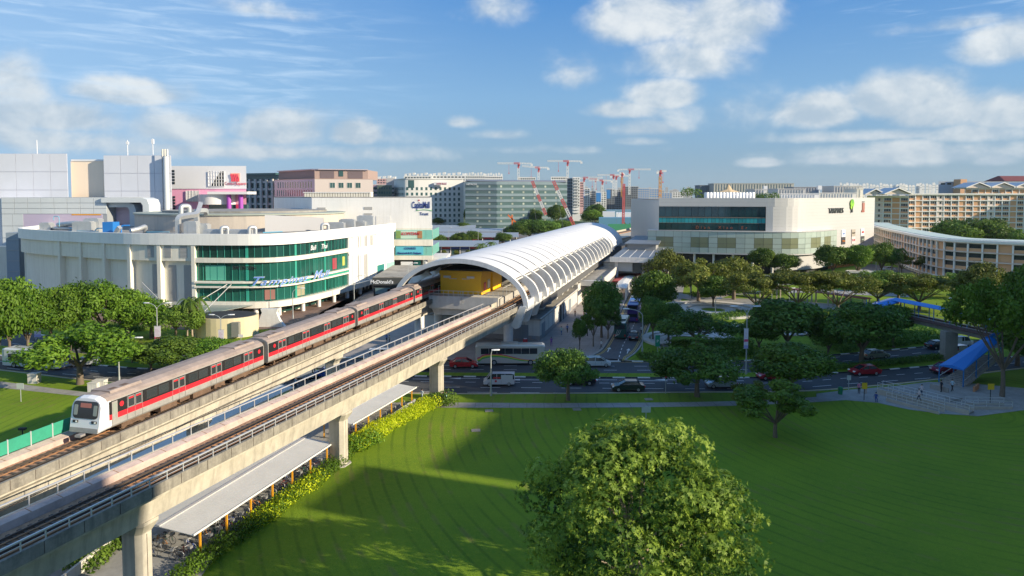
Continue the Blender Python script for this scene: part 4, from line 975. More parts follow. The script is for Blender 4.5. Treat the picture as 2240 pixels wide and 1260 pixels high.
for i in range(26): part('roof_fin', MB().box(XY(667, 240)+i*.9, 240, 28.6, XY(667, 240)+i*.9+.7, 244, 30.0), M_mc, blk)
part('fin_cap', MB().box(XY(665, 240), 239.8, 30.0, XY(812, 240), 244.2, 30.25), M_mw, blk)
part('column', MB().cyl((x1-2.5, 229.6, 0), (x1-2.5, 229.6, 7.7), .8), M_galv, blk)
part('shop_base', MB().box(x0-2, 233, 0, x1-4, 250, 7.6), M_dark, blk); part('white_screen', MB().box(XY(876, 228), 228.2, 3.6, XY(902, 228), 228.5, 7.0), M_tw, blk); part('green_screen', MB().box(XY(905, 230), 230, 4.6, XY(920, 230), 230.3, 7.2), M_teal, blk)
# fast food pavilion beside the mall
ff = thing('food_pavilion', 'dark fast food pavilion with white name on its grey fascia', 'building', (XY(847, 186), 195, 0))
xa, xb = XY(815, 184), XY(880, 184)
part('wall', MB().box(xa, 184.4, 0, xb, 208, 5.0), M_dark, ff); part('fascia', MB().box(xa-.2, 183.9, 5.0, xb+.2, 208.3, 7.0), mat('fascia_grey', (.07, .07, .065), .6), ff); part('roof', MB().box(xa-.1, 184, 7.02, xb+10, 215, 7.2), M_flat, ff)
part('side_wall', MB().box(xb, 190, 0, xb+10, 214, 7.0), M_dark, ff)
txt("McDonald's", 1.3, M_signw, ff, face_m(((xa+xb)/2-1.6, 183.82, 5.5), (1, 0, 0)), bold=.03); part('yellow_sign', MB().box(xb-1.2, 183.7, 3.4, xb-.3, 184.3, 4.9), mat('sign_amber', (.8, .45, .03), .5), ff)
part('menu_board', MB().box(xa+.5, 184.2, 2.6, xa+4.5, 184.38, 4.2), mat('menu', (.12, .20, .22), .5), ff); part('red_disc', MB().cyl((xa+4.2, 184.4, 3.6), (xa+4.2, 184.2, 3.6), .45), M_redl, ff)
single('podium_roof', 'long pale podium roof between the poster wing and the vault', 'roof', MB().box(XY(903, 236), 236, 5.5, XY(985, 262), 262, 7.0), M_rib)
single('entrance_arch', 'white flared entrance sculpture at the mall forecourt', 'sculpture', MB().loft([[G(591, 714)+Vector((x*s, y, z)) for x, y in ((-1, -.6), (1, -.6), (1, .6), (-1, .6))] for s, z in ((3.4, 0), (2.2, 1.6), (1.6, 3.2), (1.9, 4.0))]), M_rib)

# ---- grey clad building behind
gb = thing('cinema_building', 'tall pale grey panelled building with a peach recess at the far left', 'building', (XY(150, 250), 255, 0))
YA = 240
def pz(py, Y): return ZY(py, Y)
def clad(x0p, x1p, zb, zt, Y, nx, nz, m, nm='cladding_panel', g=.12):
    x0_, x1_ = XY(x0p, Y), XY(x1p, Y); w_ = (x1_-x0_)/nx; h = (zt-zb)/nz
    me = MB().box(g/2, -.1, g/2, w_-g/2, .1, h-g/2).mesh(nm, m)
    for i in range(nx):
        for j in range(nz): put(nm, me, Matrix.Translation((x0_+w_*i, Y, zb+h*j)), gb)
for (a_, b_, yt, nx) in ((-260, 152, 336, 11), (231, 378, 340, 4)):
    part('wall', wedge(XY(a_, YA), YA+.05, 0, XY(b_, YA), YA+40, pz(yt, YA)), M_lavg if 0 else mat('joint_lavender', (.40, .41, .50), .7), gb); clad(a_, b_, 12, pz(yt, YA), YA, nx, 5, M_lav)
part('peach_wall', MB().box(XY(151, YA)-.3, YA+2.5, 20, XY(232, YA)+.5, YA+40, pz(352, YA)), M_peach, gb); part('white_coping', MB().box(XY(151, YA), YA+2.3, pz(352, YA), XY(232, YA)+.3, YA+3.2, pz(348, YA)), M_tw, gb)
part('pipe_shaft', MB().cyl((XY(365, 238), 238.5, 12), (XY(365, 238), 238.5, pz(342, 238)), .9), M_lavg, gb); part('pipe', MB().cyl((XY(357, 238), 238.5, 20), (XY(357, 238), 238.5, pz(330, 238)), .18), M_louv, gb)
YB = 218
part('lower_block', MB().box(XY(4, YB), YB+.05, 0, XY(235, YB), YA, pz(432, YB)), mat('joint_grey2', (.30, .33, .36), .7), gb)
clad(5, 235, pz(468, YB), pz(432, YB), YB, 8, 3, M_lavg); clad(5, 52, 8, pz(468, YB), YB, 2, 4, M_lavg)
part('purple_recess', MB().box(XY(52, YB), YB-.05, 14, XY(225, YB), YB+.1, pz(468.5, YB)), M_purp, gb); part('orange_strip', MB().box(XY(158, YB), YB-.1, pz(471, YB), XY(222, YB), YB, pz(468, YB)), mat('orange_strip', (.65, .30, .05), .6), gb)
for k, (xr, yt, d) in enumerate(((338, 432.5, 0), (309, 443, 2))):
    x0_, x1_ = XY(235, YB+2+d), XY(xr, YB+2+d); zt = pz(yt, YB+2); zb = 18
    mb = MB(); pts = [(x0_, zt), (x1_-2.2, zt), (x1_-.6, zt-.6), (x1_, zt-2.2), (x1_, zb), (x1_-2.0, zb), (x1_-2.0, zt-2.4), (x1_-2.6, zt-1.5), (x0_, zt-1.5)]
    mb.loft([[Vector((x, YB-1+d, z)) for x, z in pts], [Vector((x, YB+6+d, z)) for x, z in pts]]); part('rounded_frame', mb, M_lavg, gb)
part('frame_back', MB().box(XY(235, YB+4), YB+5, 15, XY(330, YB+4), YB+6, pz(438, YB)), M_purp, gb)
part('purple_edge', MB().box(XY(-120, YB), YB+1, 0, XY(4, YB), YA, pz(434, YB)), M_lav, gb); part('corner_block', MB().box(XY(12, 206), 206, 0, XY(40, 206), 217, pz(509, 206)), mat('slate_panel', (.24, .30, .36), .6), gb)
for k in range(5): part('corner_joint', MB().box(XY(12, 206)-.03, 205.9, 3+k*3.2, XY(40, 206)+.03, 206, 3.1+k*3.2), M_louv, gb)
part('left_base', MB().box(XY(-150, 212), 212, 0, XY(14, 212), 217, pz(540, 212)), M_mc, gb)
for x, h, lab in ((87, 46, 'thin roof antenna at the left of the grey building'), (284, 46, 'short roof antenna with a white box'), (339, 46.5, 'white stick antenna on the grey building roof')):
    b_ = Vector((XY(x, 242), 242, 42.5)); mb = MB().cyl(b_, b_+Vector((0, 0, h-40)), .12)
    if x != 87: mb.cbox(b_+Vector((0, 0, h-41)), (.8, .6, 1.6 if x > 300 else .9))
    single('antenna', lab, 'antenna', mb, M_tw)
b_ = Vector((XY(365, 240), 240, 42.8)); mb = MB(); 
for q in range(3): mb.cyl(b_+Vector((q*.8-.8, 0, 0)), b_+Vector((q*.8-.8, 0, 2.4)), .3)
single('antenna', 'cluster of cream antenna drums at the corner of the grey building', 'antenna', mb, M_mc)
# ---- pink and white mall
pk = thing('pink_mall', 'white and pink mall block with a square red logo behind the drum', 'building', (XY(460, 310), 325, 0)); Yp = 300
M_pink = mat('pink_wall', (.80, .36, .52), .7, streak=.2, dirt=(.8, .65, .68))
part('white_wall', wedge(XY(300, Yp), Yp, pz(413, Yp), XY(541, Yp), Yp+50, pz(363, Yp)), M_tw, pk); part('pink_wall', wedge(XY(300, Yp), Yp+.3, 0, XY(541, Yp)-.3, Yp+49, pz(413, Yp)), M_pink, pk)
part('canopy', MB().box(XY(455, 292), 292, pz(425, 292), XY(543, 292), Yp+2, pz(419, 292)), M_tw, pk); part('white_drum', MB().lathe([(8, pz(447, Yp)), (8, pz(425, Yp))], 30, (XY(476, 300), 301, 0)), M_tw, pk)
for x in (502, 528): part('purple_column', MB().cyl((XY(x, 294), 294, 10), (XY(x, 294), 294, pz(425, 294)), .95), mat('purple', (.35, .07, .42), .6), pk)
part('glazing', MB().box(XY(458, 297), 297, 10, XY(541, 297), 299, pz(447, Yp)), M_winb, pk); part('red_poster', MB().box(XY(516, 296), 296.5, 12, XY(522, 296), 296.9, pz(447, Yp)), mat('poster_red', (.6, .04, .12), .6), pk)
part('pink_panel', MB().box(XY(409, Yp), Yp-.2, pz(441, Yp), XY(437, Yp), Yp, pz(417, Yp)), mat('panel_grey', (.62, .60, .58), .7), pk)
for i in range(5): part('panel_bar', MB().box(XY(409+i*7, Yp)-.05, Yp-.3, pz(441, Yp), XY(409+i*7, Yp)+.1, Yp-.2, pz(417, Yp)), M_tw, pk)
part('lattice_glass', MB().box(XY(459, Yp), Yp-.1, pz(408, Yp), XY(493, Yp), Yp, pz(375, Yp)), M_win, pk); part('white_blank', MB().loft([[Vector((x, Yp-.25+d, z)) for x, z in ((XY(458, Yp), pz(376, Yp)), (XY(458, Yp), pz(408, Yp)), (XY(462, Yp), pz(408, Yp)), (XY(486, Yp), pz(374, Yp)))] for d in (0, .12)]), M_tw, pk)
for i in range(7): part('lattice_bar', MB().box(XY(458+i*5.8, Yp), Yp-.4, pz(408, Yp), XY(458+i*5.8, Yp)+.18, Yp-.1, pz(375, Yp)), M_tw, pk)
for i in range(5): part('lattice_bar', MB().box(XY(458, Yp), Yp-.4, pz(408-i*7.5, Yp), XY(494, Yp), Yp-.1, pz(408-i*7.5, Yp)+.15), M_tw, pk)
for zz in (pz(403, Yp), pz(460, Yp)):
    for i in range(5): part('window', MB().box(XY(379, Yp), Yp-.1, zz+i*1.3, XY(385, Yp), Yp, zz+i*1.3+1.0), M_win, pk)
mb = MB()
for i in range(5): mb.tube([Vector((XY(509+i*3.6, Yp)+.3*math.sin(k), Yp-.3, pz(397-k*3.2, Yp))) for k in range(6)], .22, 5)
part('logo_square', MB().box(XY(508, Yp), Yp-.2, pz(397, Yp), XY(527, Yp), Yp, pz(379, Yp)), mat('logo_coral', (.85, .38, .28), .6), pk); part('logo_strokes', mb, mat('logo_red', (.72, .03, .08), .6), pk)
txt('Century', 1.9, mat('letter_maroon', (.35, .05, .12), .5), pk, face_m((XY(507, Yp), Yp-.2, pz(404.5, Yp)), (1, 0, 0)), sx=.85); txt('Square', 1.9, mat('letter_coral', (.7, .12, .15), .5), pk, face_m((XY(530, Yp), Yp-.2, pz(404.5, Yp)), (1, 0, 0)), sx=.85)

# ---- offices on the left
M_ofw = mat('office_stone', (.55, .54, .52), .7); M_brn = mat('brown_stone', (.34, .25, .22), .7); M_pks = mat('pinkish_stone', (.52, .46, .43), .7); M_lvs = mat('mauve_tone', (.36, .34, .40), .7)
r1, P1 = bld('office_block', 'grey columned office block with flat projecting roof beside the pink mall', 'office building', XYp([(538, 390), (612, 380)]), 0, pz(383, 385), 40, M_winb, M_ofw)
for i in range(7): t = P1.len*i/6; c = P1.ofs(t, .5); part('column', MB().cbox(c+Vector((0, 0, 19)), (1.2, 1.2, 38), P1.ang(t)), M_ofw, r1)
for k in range(9): hband(r1, P1, 'floor_band', M_ofw, 3+k*4.1, 4.2+k*4.1, -.1, .2)
wins(r1, P1, 0, P1.len, 12, 5, 4.1, 8, .9, 2.2)
hband(r1, P1, 'eaves', M_winb, pz(383, 385), pz(379, 385), -6, 2.5)
r2, P2 = bld('office_block', 'pinkish stone office block with a brown louvred top storey', 'office building', XYp([(602, 350), (690, 320), (817, 328)]), 0, pz(392.5, 325), 30, M_pks, M_brn)
tC = P2.s[1]
wins(r2, P2, 3, tC-2, 14, pz(411, 328), 0, 1, 1.0, 3.0); wins(r2, P2, 2, tC-2, 16, pz(429, 328), 0, 1, 1.0, 3.0); wins(r2, P2, tC+6, P2.len-5, 4, pz(411, 325), 0, 1, 2.2, 2.4, M_winb, frame=M_ofw)
hband(r2, P2, 'side_face', M_lvs, 0, pz(392.5, 325), -.1, .05, 0, tC)  # left face darker and bluer than the pinkish front
for k in range(4): hband(r2, P2, 'stone_course', M_ofw, 8+k*6.5, 8.3+k*6.5, -.1, .12)
up = Path(XYp([(612, 352), (690, 324), (806, 331)])); mb = MB(); mb.prism([(p.x, p.y) for p in up.p]+[(p.x, p.y+24) for p in reversed(up.p)], pz(392, 325), pz(371, 325)); part('top_storey', mb, M_brn, r2)
hband(r2, up, 'louvred_side', mat('brown_dark', (.13, .10, .11), .6), pz(391, 325), pz(373, 325), -.1, .12, 0, up.s[1]); hband(r2, up, 'roof_edge', M_lvs, pz(371.5, 325), pz(369.5, 325), -.1, 1)
for a_, b_ in ((.10, .36), (.62, .9)): t0_, t1_ = up.s[1]+(up.len-up.s[1])*a_, up.s[1]+(up.len-up.s[1])*b_; hband(r2, up, 'louvre_panel', mat('brown_dark', (.13, .10, .11), .6), pz(390, 325), pz(374, 325), -.1, .15, t0_, t1_)
t = up.s[1]+(up.len-up.s[1])*.49; part('window', MB().cbox(up.ofs(t, .05)+Vector((0, 0, pz(379, 325))), (2, .4, 2.8), up.ang(t)), M_winb, r2)

# ---- central offices
Yc = 600; M_owh = mat('office_white', (.66, .66, .63), .7)
arc = spline([(XY(863, 640), 640, 0), (XY(884, 606), 606, 0), (XY(900, 600), 600, 0), (XY(1014, 612), 612, 0)], 5)
r3, P3_ = bld('office_building', 'white round cornered office building with green windows and red sign', 'office building', [(p.x, p.y) for p in arc], 0, pz(391, 600), 40, M_owh, M_owh)
for k in range(1): pass
wins(r3, P3_, 2, P3_.len-2, 22, pz(412, 605)-1.6, -4.72, 8, 1.9, 2.6, M_winb)
hband(r3, P3_, 'glass_corner', M_winb, pz(411, 600), pz(394, 600), -.1, .2, P3_.px(893, 400), P3_.px(906, 400)); hband(r3, P3_, 'cornice', M_owh, pz(391.5, 600), pz(390, 600), -.2, .8)
for q in range(9): hband(r3, P3_, 'course', M_ofw, pz(412, 605)-2.4-q*4.72, pz(412, 605)-2.0-q*4.72, -.1, .12)
part('sign_board', MB().box(XY(950, 602), 601.5, pz(404.5, 602), XY(979, 602), 604, pz(399, 602)), M_tw, r3); txt('UOB Bank', 2.0, M_redl, r3, face_m((XY(966, 600), 601.3, pz(403.5, 602)), (1, 0, 0)))
for q in range(3): part('arched_window', MB().cyl((XY(955+q*20, 600), 598+q, 2), (XY(955+q*20, 600), 599+q*2+2, 2), 0.1), M_winb, r3) if 0 else None
for q in range(14): part('roof_house', MB().cbox((XY(888+q*15, 900), 900+q % 3*6, 50+q % 2*1.5), (9, 12, 8)), M_tw, r3) if 0 else None
M_gb = mat('glass_office_band', (.20, .27, .30), .3, var=.3, vscale=.1); M_gl = mat('glass_office_green', (.09, .15, .15), .15, spec=.7, rnd=.5)
r4, P4 = bld('glass_office', 'long glass office building with horizontal green and grey bands', 'office building', XYp([(1018, 580), (1088, 578), (1240, 600)]), 0, pz(398, 590), 40, M_gl, mat('grey_roof', (.22, .23, .25), .5))
for k in range(8): hband(r4, P4, 'spandrel', M_gb, pz(404, 590)-k*4.9, pz(399, 590)-k*4.9+.2, -.1, .35)
for k in range(1, 8): wins(r4, P4, 2, P4.len-2, 26, pz(404, 590)-k*4.9+.2+2.3, 0, 1, 1.6, 1.6, mat('pale_blind', (.45, .50, .42), .5, rnd=.9), 'blind', skip=lambda a, b: (a*7+b*5+b*b) % 3 == 0)
mb = MB(); mb.loft([[Vector(q) for q in ((XY(1240, 598), 598, pz(398, 590)), (XY(1240, 598), 640, pz(398, 590)), (XY(1240, 598), 640, pz(392, 590)))], [Vector(q) for q in ((XY(1018, 578), 578, pz(396, 590)), (XY(1018, 578), 640, pz(396, 590)), (XY(1018, 578), 640, pz(390, 590)))]]); part('sloping_roof', mb, mat('grey_roof', (.22, .23, .25), .5), r4)
part('crest', MB().box(XY(1145, 583), 587, pz(407, 585), XY(1151, 583), 588.5, pz(401, 585)), mat('crest_tan', (.5, .38, .28), .6), r4)
txt('HITACHI', 2.2, M_signw, r4, face_m((XY(1032, 578), 578.5, pz(405, 580)), (1, 0, 0)))
# small office pieces between
for i, (x0p, x1p, yt, Y, c, lab) in enumerate([(814, 828, 404, 640, (.42, .30, .34), 'mauve office sliver right of the pinkish block'), (826, 858, 405, 620, (.10, .13, .10), 'dark olive glass office between the stone blocks'), (846, 866, 390, 660, (.48, .46, .44), 'small white roofed block behind the olive office')]):
    rr_, PP = bld('office_building', lab, 'office building', XYp([(x0p, Y), (x1p, Y)]), 0, pz(yt, Y), 25, mat('ofc%d' % i, c, .6), M_owh); wins(rr_, PP, 1, PP.len-1, 5, 6, 4, 8, 1.4, 2, M_winb)

# ---- generic distant blocks
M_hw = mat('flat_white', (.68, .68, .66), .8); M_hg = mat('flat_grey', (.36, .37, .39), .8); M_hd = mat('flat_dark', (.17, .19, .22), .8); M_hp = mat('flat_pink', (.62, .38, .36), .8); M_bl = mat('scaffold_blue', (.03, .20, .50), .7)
def far_block(lab, x0p, x1p, yt, Y, wall, nc=6, nr=9, dz=3.6, depth=22, wm_=M_win, group='distant tower blocks', roofs=0, side=0):
    zt = pz(yt, Y); P0 = XYp([(x0p, Y), (x1p, Y+side)])
    rr_, PP = bld('tower_block', lab, 'tower block', P0, 0, zt, depth, wall, M_hw, group)
    w_ = PP.len/nc*.6
    wins(rr_, PP, PP.len*.03, PP.len*.97, nc, zt-dz+.6, -dz, nr, w_, 1.7, wm_)
    for k in range(roofs):
        t = PP.len*(k+.5)/roofs; mb = MB().cbox(PP.ofs(t, -4)+Vector((0, 0, zt+1.5+(k % 3)*.7)), (PP.len/roofs*.62, 6, 3.4)); part('roof_house', mb, M_hw, rr_)
    return rr_, PP
for i, (x0p, x1p, yt, Y) in enumerate([(884, 945, 385, 950), (945, 1020, 384, 960), (1018, 1062, 384, 930), (1060, 1100, 385, 980)]):
    far_block(('white block with many roof houses above the round office', 'second white block with stepped roof houses', 'white block above the glass office left end', 'white block with a blue stripe over the glass office')[i], x0p, x1p, yt, Y, M_hw, 9, 3, roofs=7)
far_block('pale block with red roof parts beyond the small offices', 825, 868, 391, 1000, M_hp, 7, 3, roofs=4)
cbl = [(1132, 1172, 388, 900, M_hw, 'white unfinished block below the left tower crane'), (1205, 1242, 387, 920, M_hw, 'white unfinished block beside the slim grey tower'), (1240, 1252, 390, 760, M_hd, 'side face of the slim tower with shade painted dark'), (1252, 1268, 388, 758, M_hw, 'slim pale tower with stacked balconies'), (1266, 1276, 398, 900, M_hp, 'small pink tower behind the slim tower'), (1268, 1290, 412, 1080, M_hw, 'pale block with blue netting right of the pink tower'),  # slim tower's dark face is its own block, shade held in the wall colour
       (1290, 1303, 418, 1090, M_hg, 'block between two pale ones with shade painted grey'), (1303, 1326, 420, 1060, M_hw, 'pale block with lit rows of windows'), (1326, 1344, 414, 1100, M_hd, 'dark block with blue netting'), (1342, 1362, 415, 1150, M_hg, 'grey block behind the red lattice boom'), (1360, 1396, 408, 1120, M_hd, 'broad block at the building site with shade painted dark'),
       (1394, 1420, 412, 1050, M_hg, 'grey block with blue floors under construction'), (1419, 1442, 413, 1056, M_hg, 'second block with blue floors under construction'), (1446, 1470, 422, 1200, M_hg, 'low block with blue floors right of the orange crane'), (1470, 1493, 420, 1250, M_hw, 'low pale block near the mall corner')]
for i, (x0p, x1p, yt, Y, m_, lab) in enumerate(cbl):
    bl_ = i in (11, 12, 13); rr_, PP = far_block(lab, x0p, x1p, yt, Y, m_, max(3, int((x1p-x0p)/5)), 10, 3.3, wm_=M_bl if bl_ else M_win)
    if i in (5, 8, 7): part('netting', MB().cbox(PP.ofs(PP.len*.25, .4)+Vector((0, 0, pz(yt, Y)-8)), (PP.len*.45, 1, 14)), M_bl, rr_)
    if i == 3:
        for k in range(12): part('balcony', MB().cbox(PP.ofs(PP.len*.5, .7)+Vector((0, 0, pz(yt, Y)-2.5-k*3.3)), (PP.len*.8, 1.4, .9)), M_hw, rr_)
for i in range(34):
    x = 1835+i*7.2+rnd.uniform(-1, 1); w_ = rnd.uniform(5, 8); Y = rnd.uniform(2300, 2900)
    if x+w_ > 2060: break
    far_block('tiny far white slab block on the horizon left of the flats, number of look-alikes in a row' if 0 else 'tiny pale slab block in the far skyline above the right mall roof', x, x+w_, rnd.uniform(401, 407), Y, M_hw, 3, 2, 9, roofs=1, group='far skyline blocks', wm_=M_winb)
for i in range(26):
    x = 1272+i*9.5+rnd.uniform(-3, 3); Y = rnd.uniform(2400, 3200)
    far_block('faint grey block in the far skyline behind the cranes', x, x+rnd.uniform(4, 9), rnd.uniform(408, 416), Y, M_hg, 2, 2, 9, group='faint skyline blocks behind the cranes')
# ---- tower cranes
M_cr = mat('crane_red', (.56, .10, .10), .5); M_cw = mat('crane_white', (.72, .72, .70), .5); M_co = mat('crane_orange', (.62, .28, .03), .5)
def lattice(mb, a, b, w_, n, th):
    a = Vector(a); b = Vector(b); d = (b-a).normalized(); u = d.cross(Vector((0, 1, 0)))
    if u.length < .1: u = Vector((1, 0, 0))
    u.normalize(); v = d.cross(u)
    cs = [u*w_/2+v*w_/2, -u*w_/2+v*w_/2, -u*w_/2-v*w_/2, u*w_/2-v*w_/2]
    for c in cs: mb.beam(a+c, b+c, th)
    for i in range(n):
        p = a.lerp(b, i/n); q = a.lerp(b, (i+1)/n)
        for k in range(4): mb.beam(p+cs[k], q+cs[(k+1) % 4], th*.75)
def crane(px, yt, yb, jl, jr, Y, mast, lab, tilt=0):
    x = XY(px, Y); z1 = pz(yt, Y); z0 = pz(yb, Y)-14; root = thing('tower_crane', lab, 'crane', (x, Y, z0), 0, 'tower cranes at the building site')
    w_ = 2.4; mb = MB(); lattice(mb, (x, Y, z0), (x, Y, z1-5), w_, max(4, int((z1-z0)/5)), .5); part('mast', mb, mast, root)
    mb = MB().cbox((x, Y, z1-2.5), (2.2, 2.2, 6)); mb.cbox((x+1.5, Y-1.2, z1-1.5), (1.3, 1.3, 1.8)); part('cab', mb, M_cr, root)
    xl, xr = XY(jl, Y), XY(jr, Y); longl = abs(xl-x) > abs(xr-x)
    mb = MB(); lattice(mb, (x, Y, z1+1), ((xl if longl else xr), Y, z1+1+tilt), 1.7, 14, .42); part('jib', mb, M_cw, root)
    mb = MB(); e = xr if longl else xl; lattice(mb, (x, Y, z1+1), (e, Y, z1+.6), 1.4, 5, .42); mb.cbox((e, Y, z1-1), (2.6, 2, 2.6)); part('counter_jib', mb, M_cw, root)
    h = x+((xl if longl else xr)-x)*.22; mb = MB(); lattice(mb, (x-(h-x)*.3, Y-.1, z1+1), (h, Y-.1, z1+1), 1.75, 4, .5); part('red_section', mb, M_cr, root)
    mb = MB(); hx = x+((xl if longl else xr)-x)*.45; mb.beam((hx, Y, z1), (hx, Y, z1-12), .3); mb.cbox((hx, Y, z1-12), (1.2, 1.2, 1.6)); part('hook', mb, M_cr, root)
for i, a in enumerate([(1134, 359, 386, 1088, 1163, 900), (1178, 368, 388, 1142, 1199, 930), (1241, 354, 388, 1197, 1271, 900), (1277, 390, 408, 1264, 1317, 1000), (1317, 396, 412, 1287, 1337, 1000), (1341, 384, 410, 1306, 1356, 1080), (1347, 386, 410, 1335, 1374, 1100), (1376, 372, 406, 1351, 1422, 1050), (1302, 392, 415, 1240, 1306, 1300)]):
    crane(*a, M_cw, ('leftmost tower crane with a long white jib to the left', 'tower crane just right of the leftmost, jib sloping left', 'highest white tower crane beside the slim tower', 'tower crane with jib reaching right over the pale blocks', 'low tower crane with a short red head', 'tower crane in the middle of the crane cluster', 'tower crane nearly hidden behind the cluster', 'tall white tower crane with its jib reaching right', 'faint tower crane behind the slim tower')[i], tilt=2 if i == 1 else 0)
crane(1360, 380, 410, 1354, 1364, 1000, M_co, 'orange mast crane behind the red lattice boom'); crane(1443, 376, 440, 1437, 1456, 800, M_co, 'orange yellow tower crane at the mall corner')
def boom(x0, y0, x1, y1, Y, lab, cols=True, w_=1.5):
    a = Vector((XY(x0, Y), Y, pz(y0, Y))); b = Vector((XY(x1, Y), Y, max(.5, pz(y1, Y)))); root = thing('crawler_crane', lab, 'crane', (b.x, b.y, 0), 0, 'crawler crane booms')
    for k in range(5):
        mb = MB(); lattice(mb, a.lerp(b, k/5), a.lerp(b, (k+1)/5), w_, 5, .4); part('boom_section', mb, (M_cr if k % 2 == 0 or not cols else M_cw), root)
    mb = MB().cbox((b.x, b.y, 1.6), (4.5, 4, 2.4)); mb.cbox((b.x-1.6, b.y, .5), (1.2, 6, 1)); mb.cbox((b.x+1.6, b.y, .5), (1.2, 6, 1)); part('cab', mb, M_cr, root)
    part('cable', MB().beam(a, (b.x-6, b.y, 4), .12), M_hd, root)
boom(1164, 396, 1194, 470, 470, 'crawler crane with a red and white boom before the glass office'); boom(1210, 396, 1256, 494, 440, 'second crawler crane boom leaning towards the vault'); boom(1364, 402, 1363, 492, 520, 'upright red lattice boom beyond the vault', False, 1.4)
for x0, y0, x1, y1, lab in ((1111, 470, 1128, 486, 'orange excavator arm behind the bus station'), (1120, 470, 1121, 494, 'orange upright piling arm behind the bus station')): single('excavator', lab, 'excavator', MB().beam((XY(x0, 480), 480, pz(y0, 480)), (XY(x1, 480), 480, pz(y1, 480)), 1.0).cbox((XY(x1, 480), 480, 2.5), (5, 3, 3)), mat('machine_orange', (.70, .16, .03), .5))
# ---- bus interchange
M_ir = mat('interchange_roof', (.33, .37, .40), .5, metal=.3)
def shed(lab, px0, px1, Y, zt, depth, posts=True):
    root = thing('shelter_roof', lab, 'shelter', (XY((px0+px1)/2, Y), Y+depth/2, 0), 0, 'long roofs of the bus interchange'); x0_, x1_ = XY(px0, Y), XY(px1, Y)
    mb = MB().loft([[Vector((x, y, z)) for y, z in ((Y, zt-.6), (Y+depth/2, zt+1.2), (Y+depth, zt-.6), (Y+depth, zt-.9), (Y+depth/2, zt+.9), (Y, zt-.9))] for x in (x0_, x1_)]); part('roof', mb, M_ir, root)
    k = 0
    while x0_+k*8 < x1_:
        for y in (Y+1, Y+depth-1): part('post', MB().cyl((x0_+1+k*8, y, 0), (x0_+1+k*8, y, zt-.7), .25), M_rib, root)
        k += 1
    return root
shed('nearest interchange roof behind the shop row', 930, 1135, 395, 5.6, 26); shed('middle interchange roof with red buses below', 940, 1160, 450, 5.6, 18); shed('farthest interchange roof before the offices', 930, 1040, 500, 5.6, 12)
sh = thing('shop_row', 'low shop row with grey roof and blue shop signs at the interchange', 'building', (XY(1000, 336), 342, 0)); xs0, xs1 = XY(900, 334), XY(1090, 334)
part('wall', MB().box(xs0, 334, 0, xs1, 350, 4.0), mat('shop_dark', (.06, .06, .065), .6), sh); part('roof', MB().loft([[Vector((x, y, z)) for y, z in ((332, 4.0), (351, 5.6), (351, 5.9), (332, 4.3))] for x in (xs0, xs1)]), M_ir, sh)
for q in range(9): part('shop_sign', MB().box(xs0+1+q*4.6, 333.7, 3.0, xs0+5+q*4.6, 333.95, 3.8), mat('shop_blue', (.02, .06, .32), .5) if q % 3 else M_redl, sh); part('wall_pier', MB().box(xs0+5.1+q*4.6, 333.6, 0, xs0+5.5+q*4.6, 334, 3.9), M_rib, sh); part('shutter', MB().box(xs0+1.3+q*4.6, 333.8, 0, xs0+4.6+q*4.6, 333.95, 2.7), M_shut if q % 2 else M_winb, sh)
# ---- building site sheds right of the vault top
for i, (x0p, x1p, yt, Y, c, lab) in enumerate([(1318, 1345, 462, 620, (.62, .66, .70), 'white site office with gable left of the blue roofs'), (1348, 1400, 464, 630, (.62, .66, .70), 'long white site office behind the boom'), (1310, 1388, 475, 560, (.10, .26, .38), 'long teal blue site shed roof'), (1402, 1440, 470, 600, (.03, .15, .50), 'bright blue site shed near the mall corner'), (1318, 1430, 458, 700, (.16, .30, .40), 'blue grey warehouse roof at the site'), (1330, 1440, 488, 500, (.05, .28, .14), 'green hoarding along the track')]):
    rr_, PP = bld('site_shed', lab, 'shed', XYp([(x0p, Y), (x1p, Y)]), 0, max(2.2, pz(yt, Y)-1), 22 if i < 5 else 1, mat('site%d' % i, c, .6), mat('siter%d' % i, c, .6)); wins(rr_, PP, 1, PP.len-1, 6, 1.5, 0, 1, 2, 1)
single('white_hoarding', 'long white site building below the unfinished blocks', 'building', MB().box(XY(1265, 800), 800, 0, XY(1345, 800), 815, 6), M_hw)

# ---- right mall
M_rm = mat('mall_grey_panel', (.54, .535, .52), .4, spec=.5, metal=.15, var=.06, vscale=.08); M_dg = mat('dark_teal_glass', (.010, .045, .055), .06, spec=.9, rnd=.7); M_tg2 = mat('teal_pane', (.03, .30, .33), .2, rnd=.5); M_fg = mat('frosted_green_glass', (.44, .53, .47), .2, spec=.6, rnd=.25, var=.15, vscale=.2); M_mul = mat('bronze_mullion', (.14, .12, .09), .5)
tm = thing('glass_mall', 'grey rounded shopping mall with dark teal glass and a green tree logo', 'shopping mall', (XY(1680, 275), 280, 0))
up_ = [(XY(1441, 262), 262), (XY(1675, 254), 254), (XY(1692, 253.4), 253.4)]; cor = spline([(XY(1692, 253.4), 253.4, 0), (XY(1728, 253.8), 253.8, 0), (XY(1757, 256), 256, 0), (XY(1778, 260.5), 260.5, 0)], 8); UP = Path(up_[:-1]+[(p.x, p.y) for p in cor]+[(XY(1912, 293), 293)])
TP = lambda px, py=500: UP.px(px, py)
rear = [(UP.p[-1].x, 335), (UP.p[0].x+2, 335)]
def upb(nm, m, z0, z1, o0, o1, t0=0, t1=None, step=2.5): mb = MB(); UP.band(mb, z0, z1, o0, o1, t0, t1, step); return part(nm, mb, m, tm)
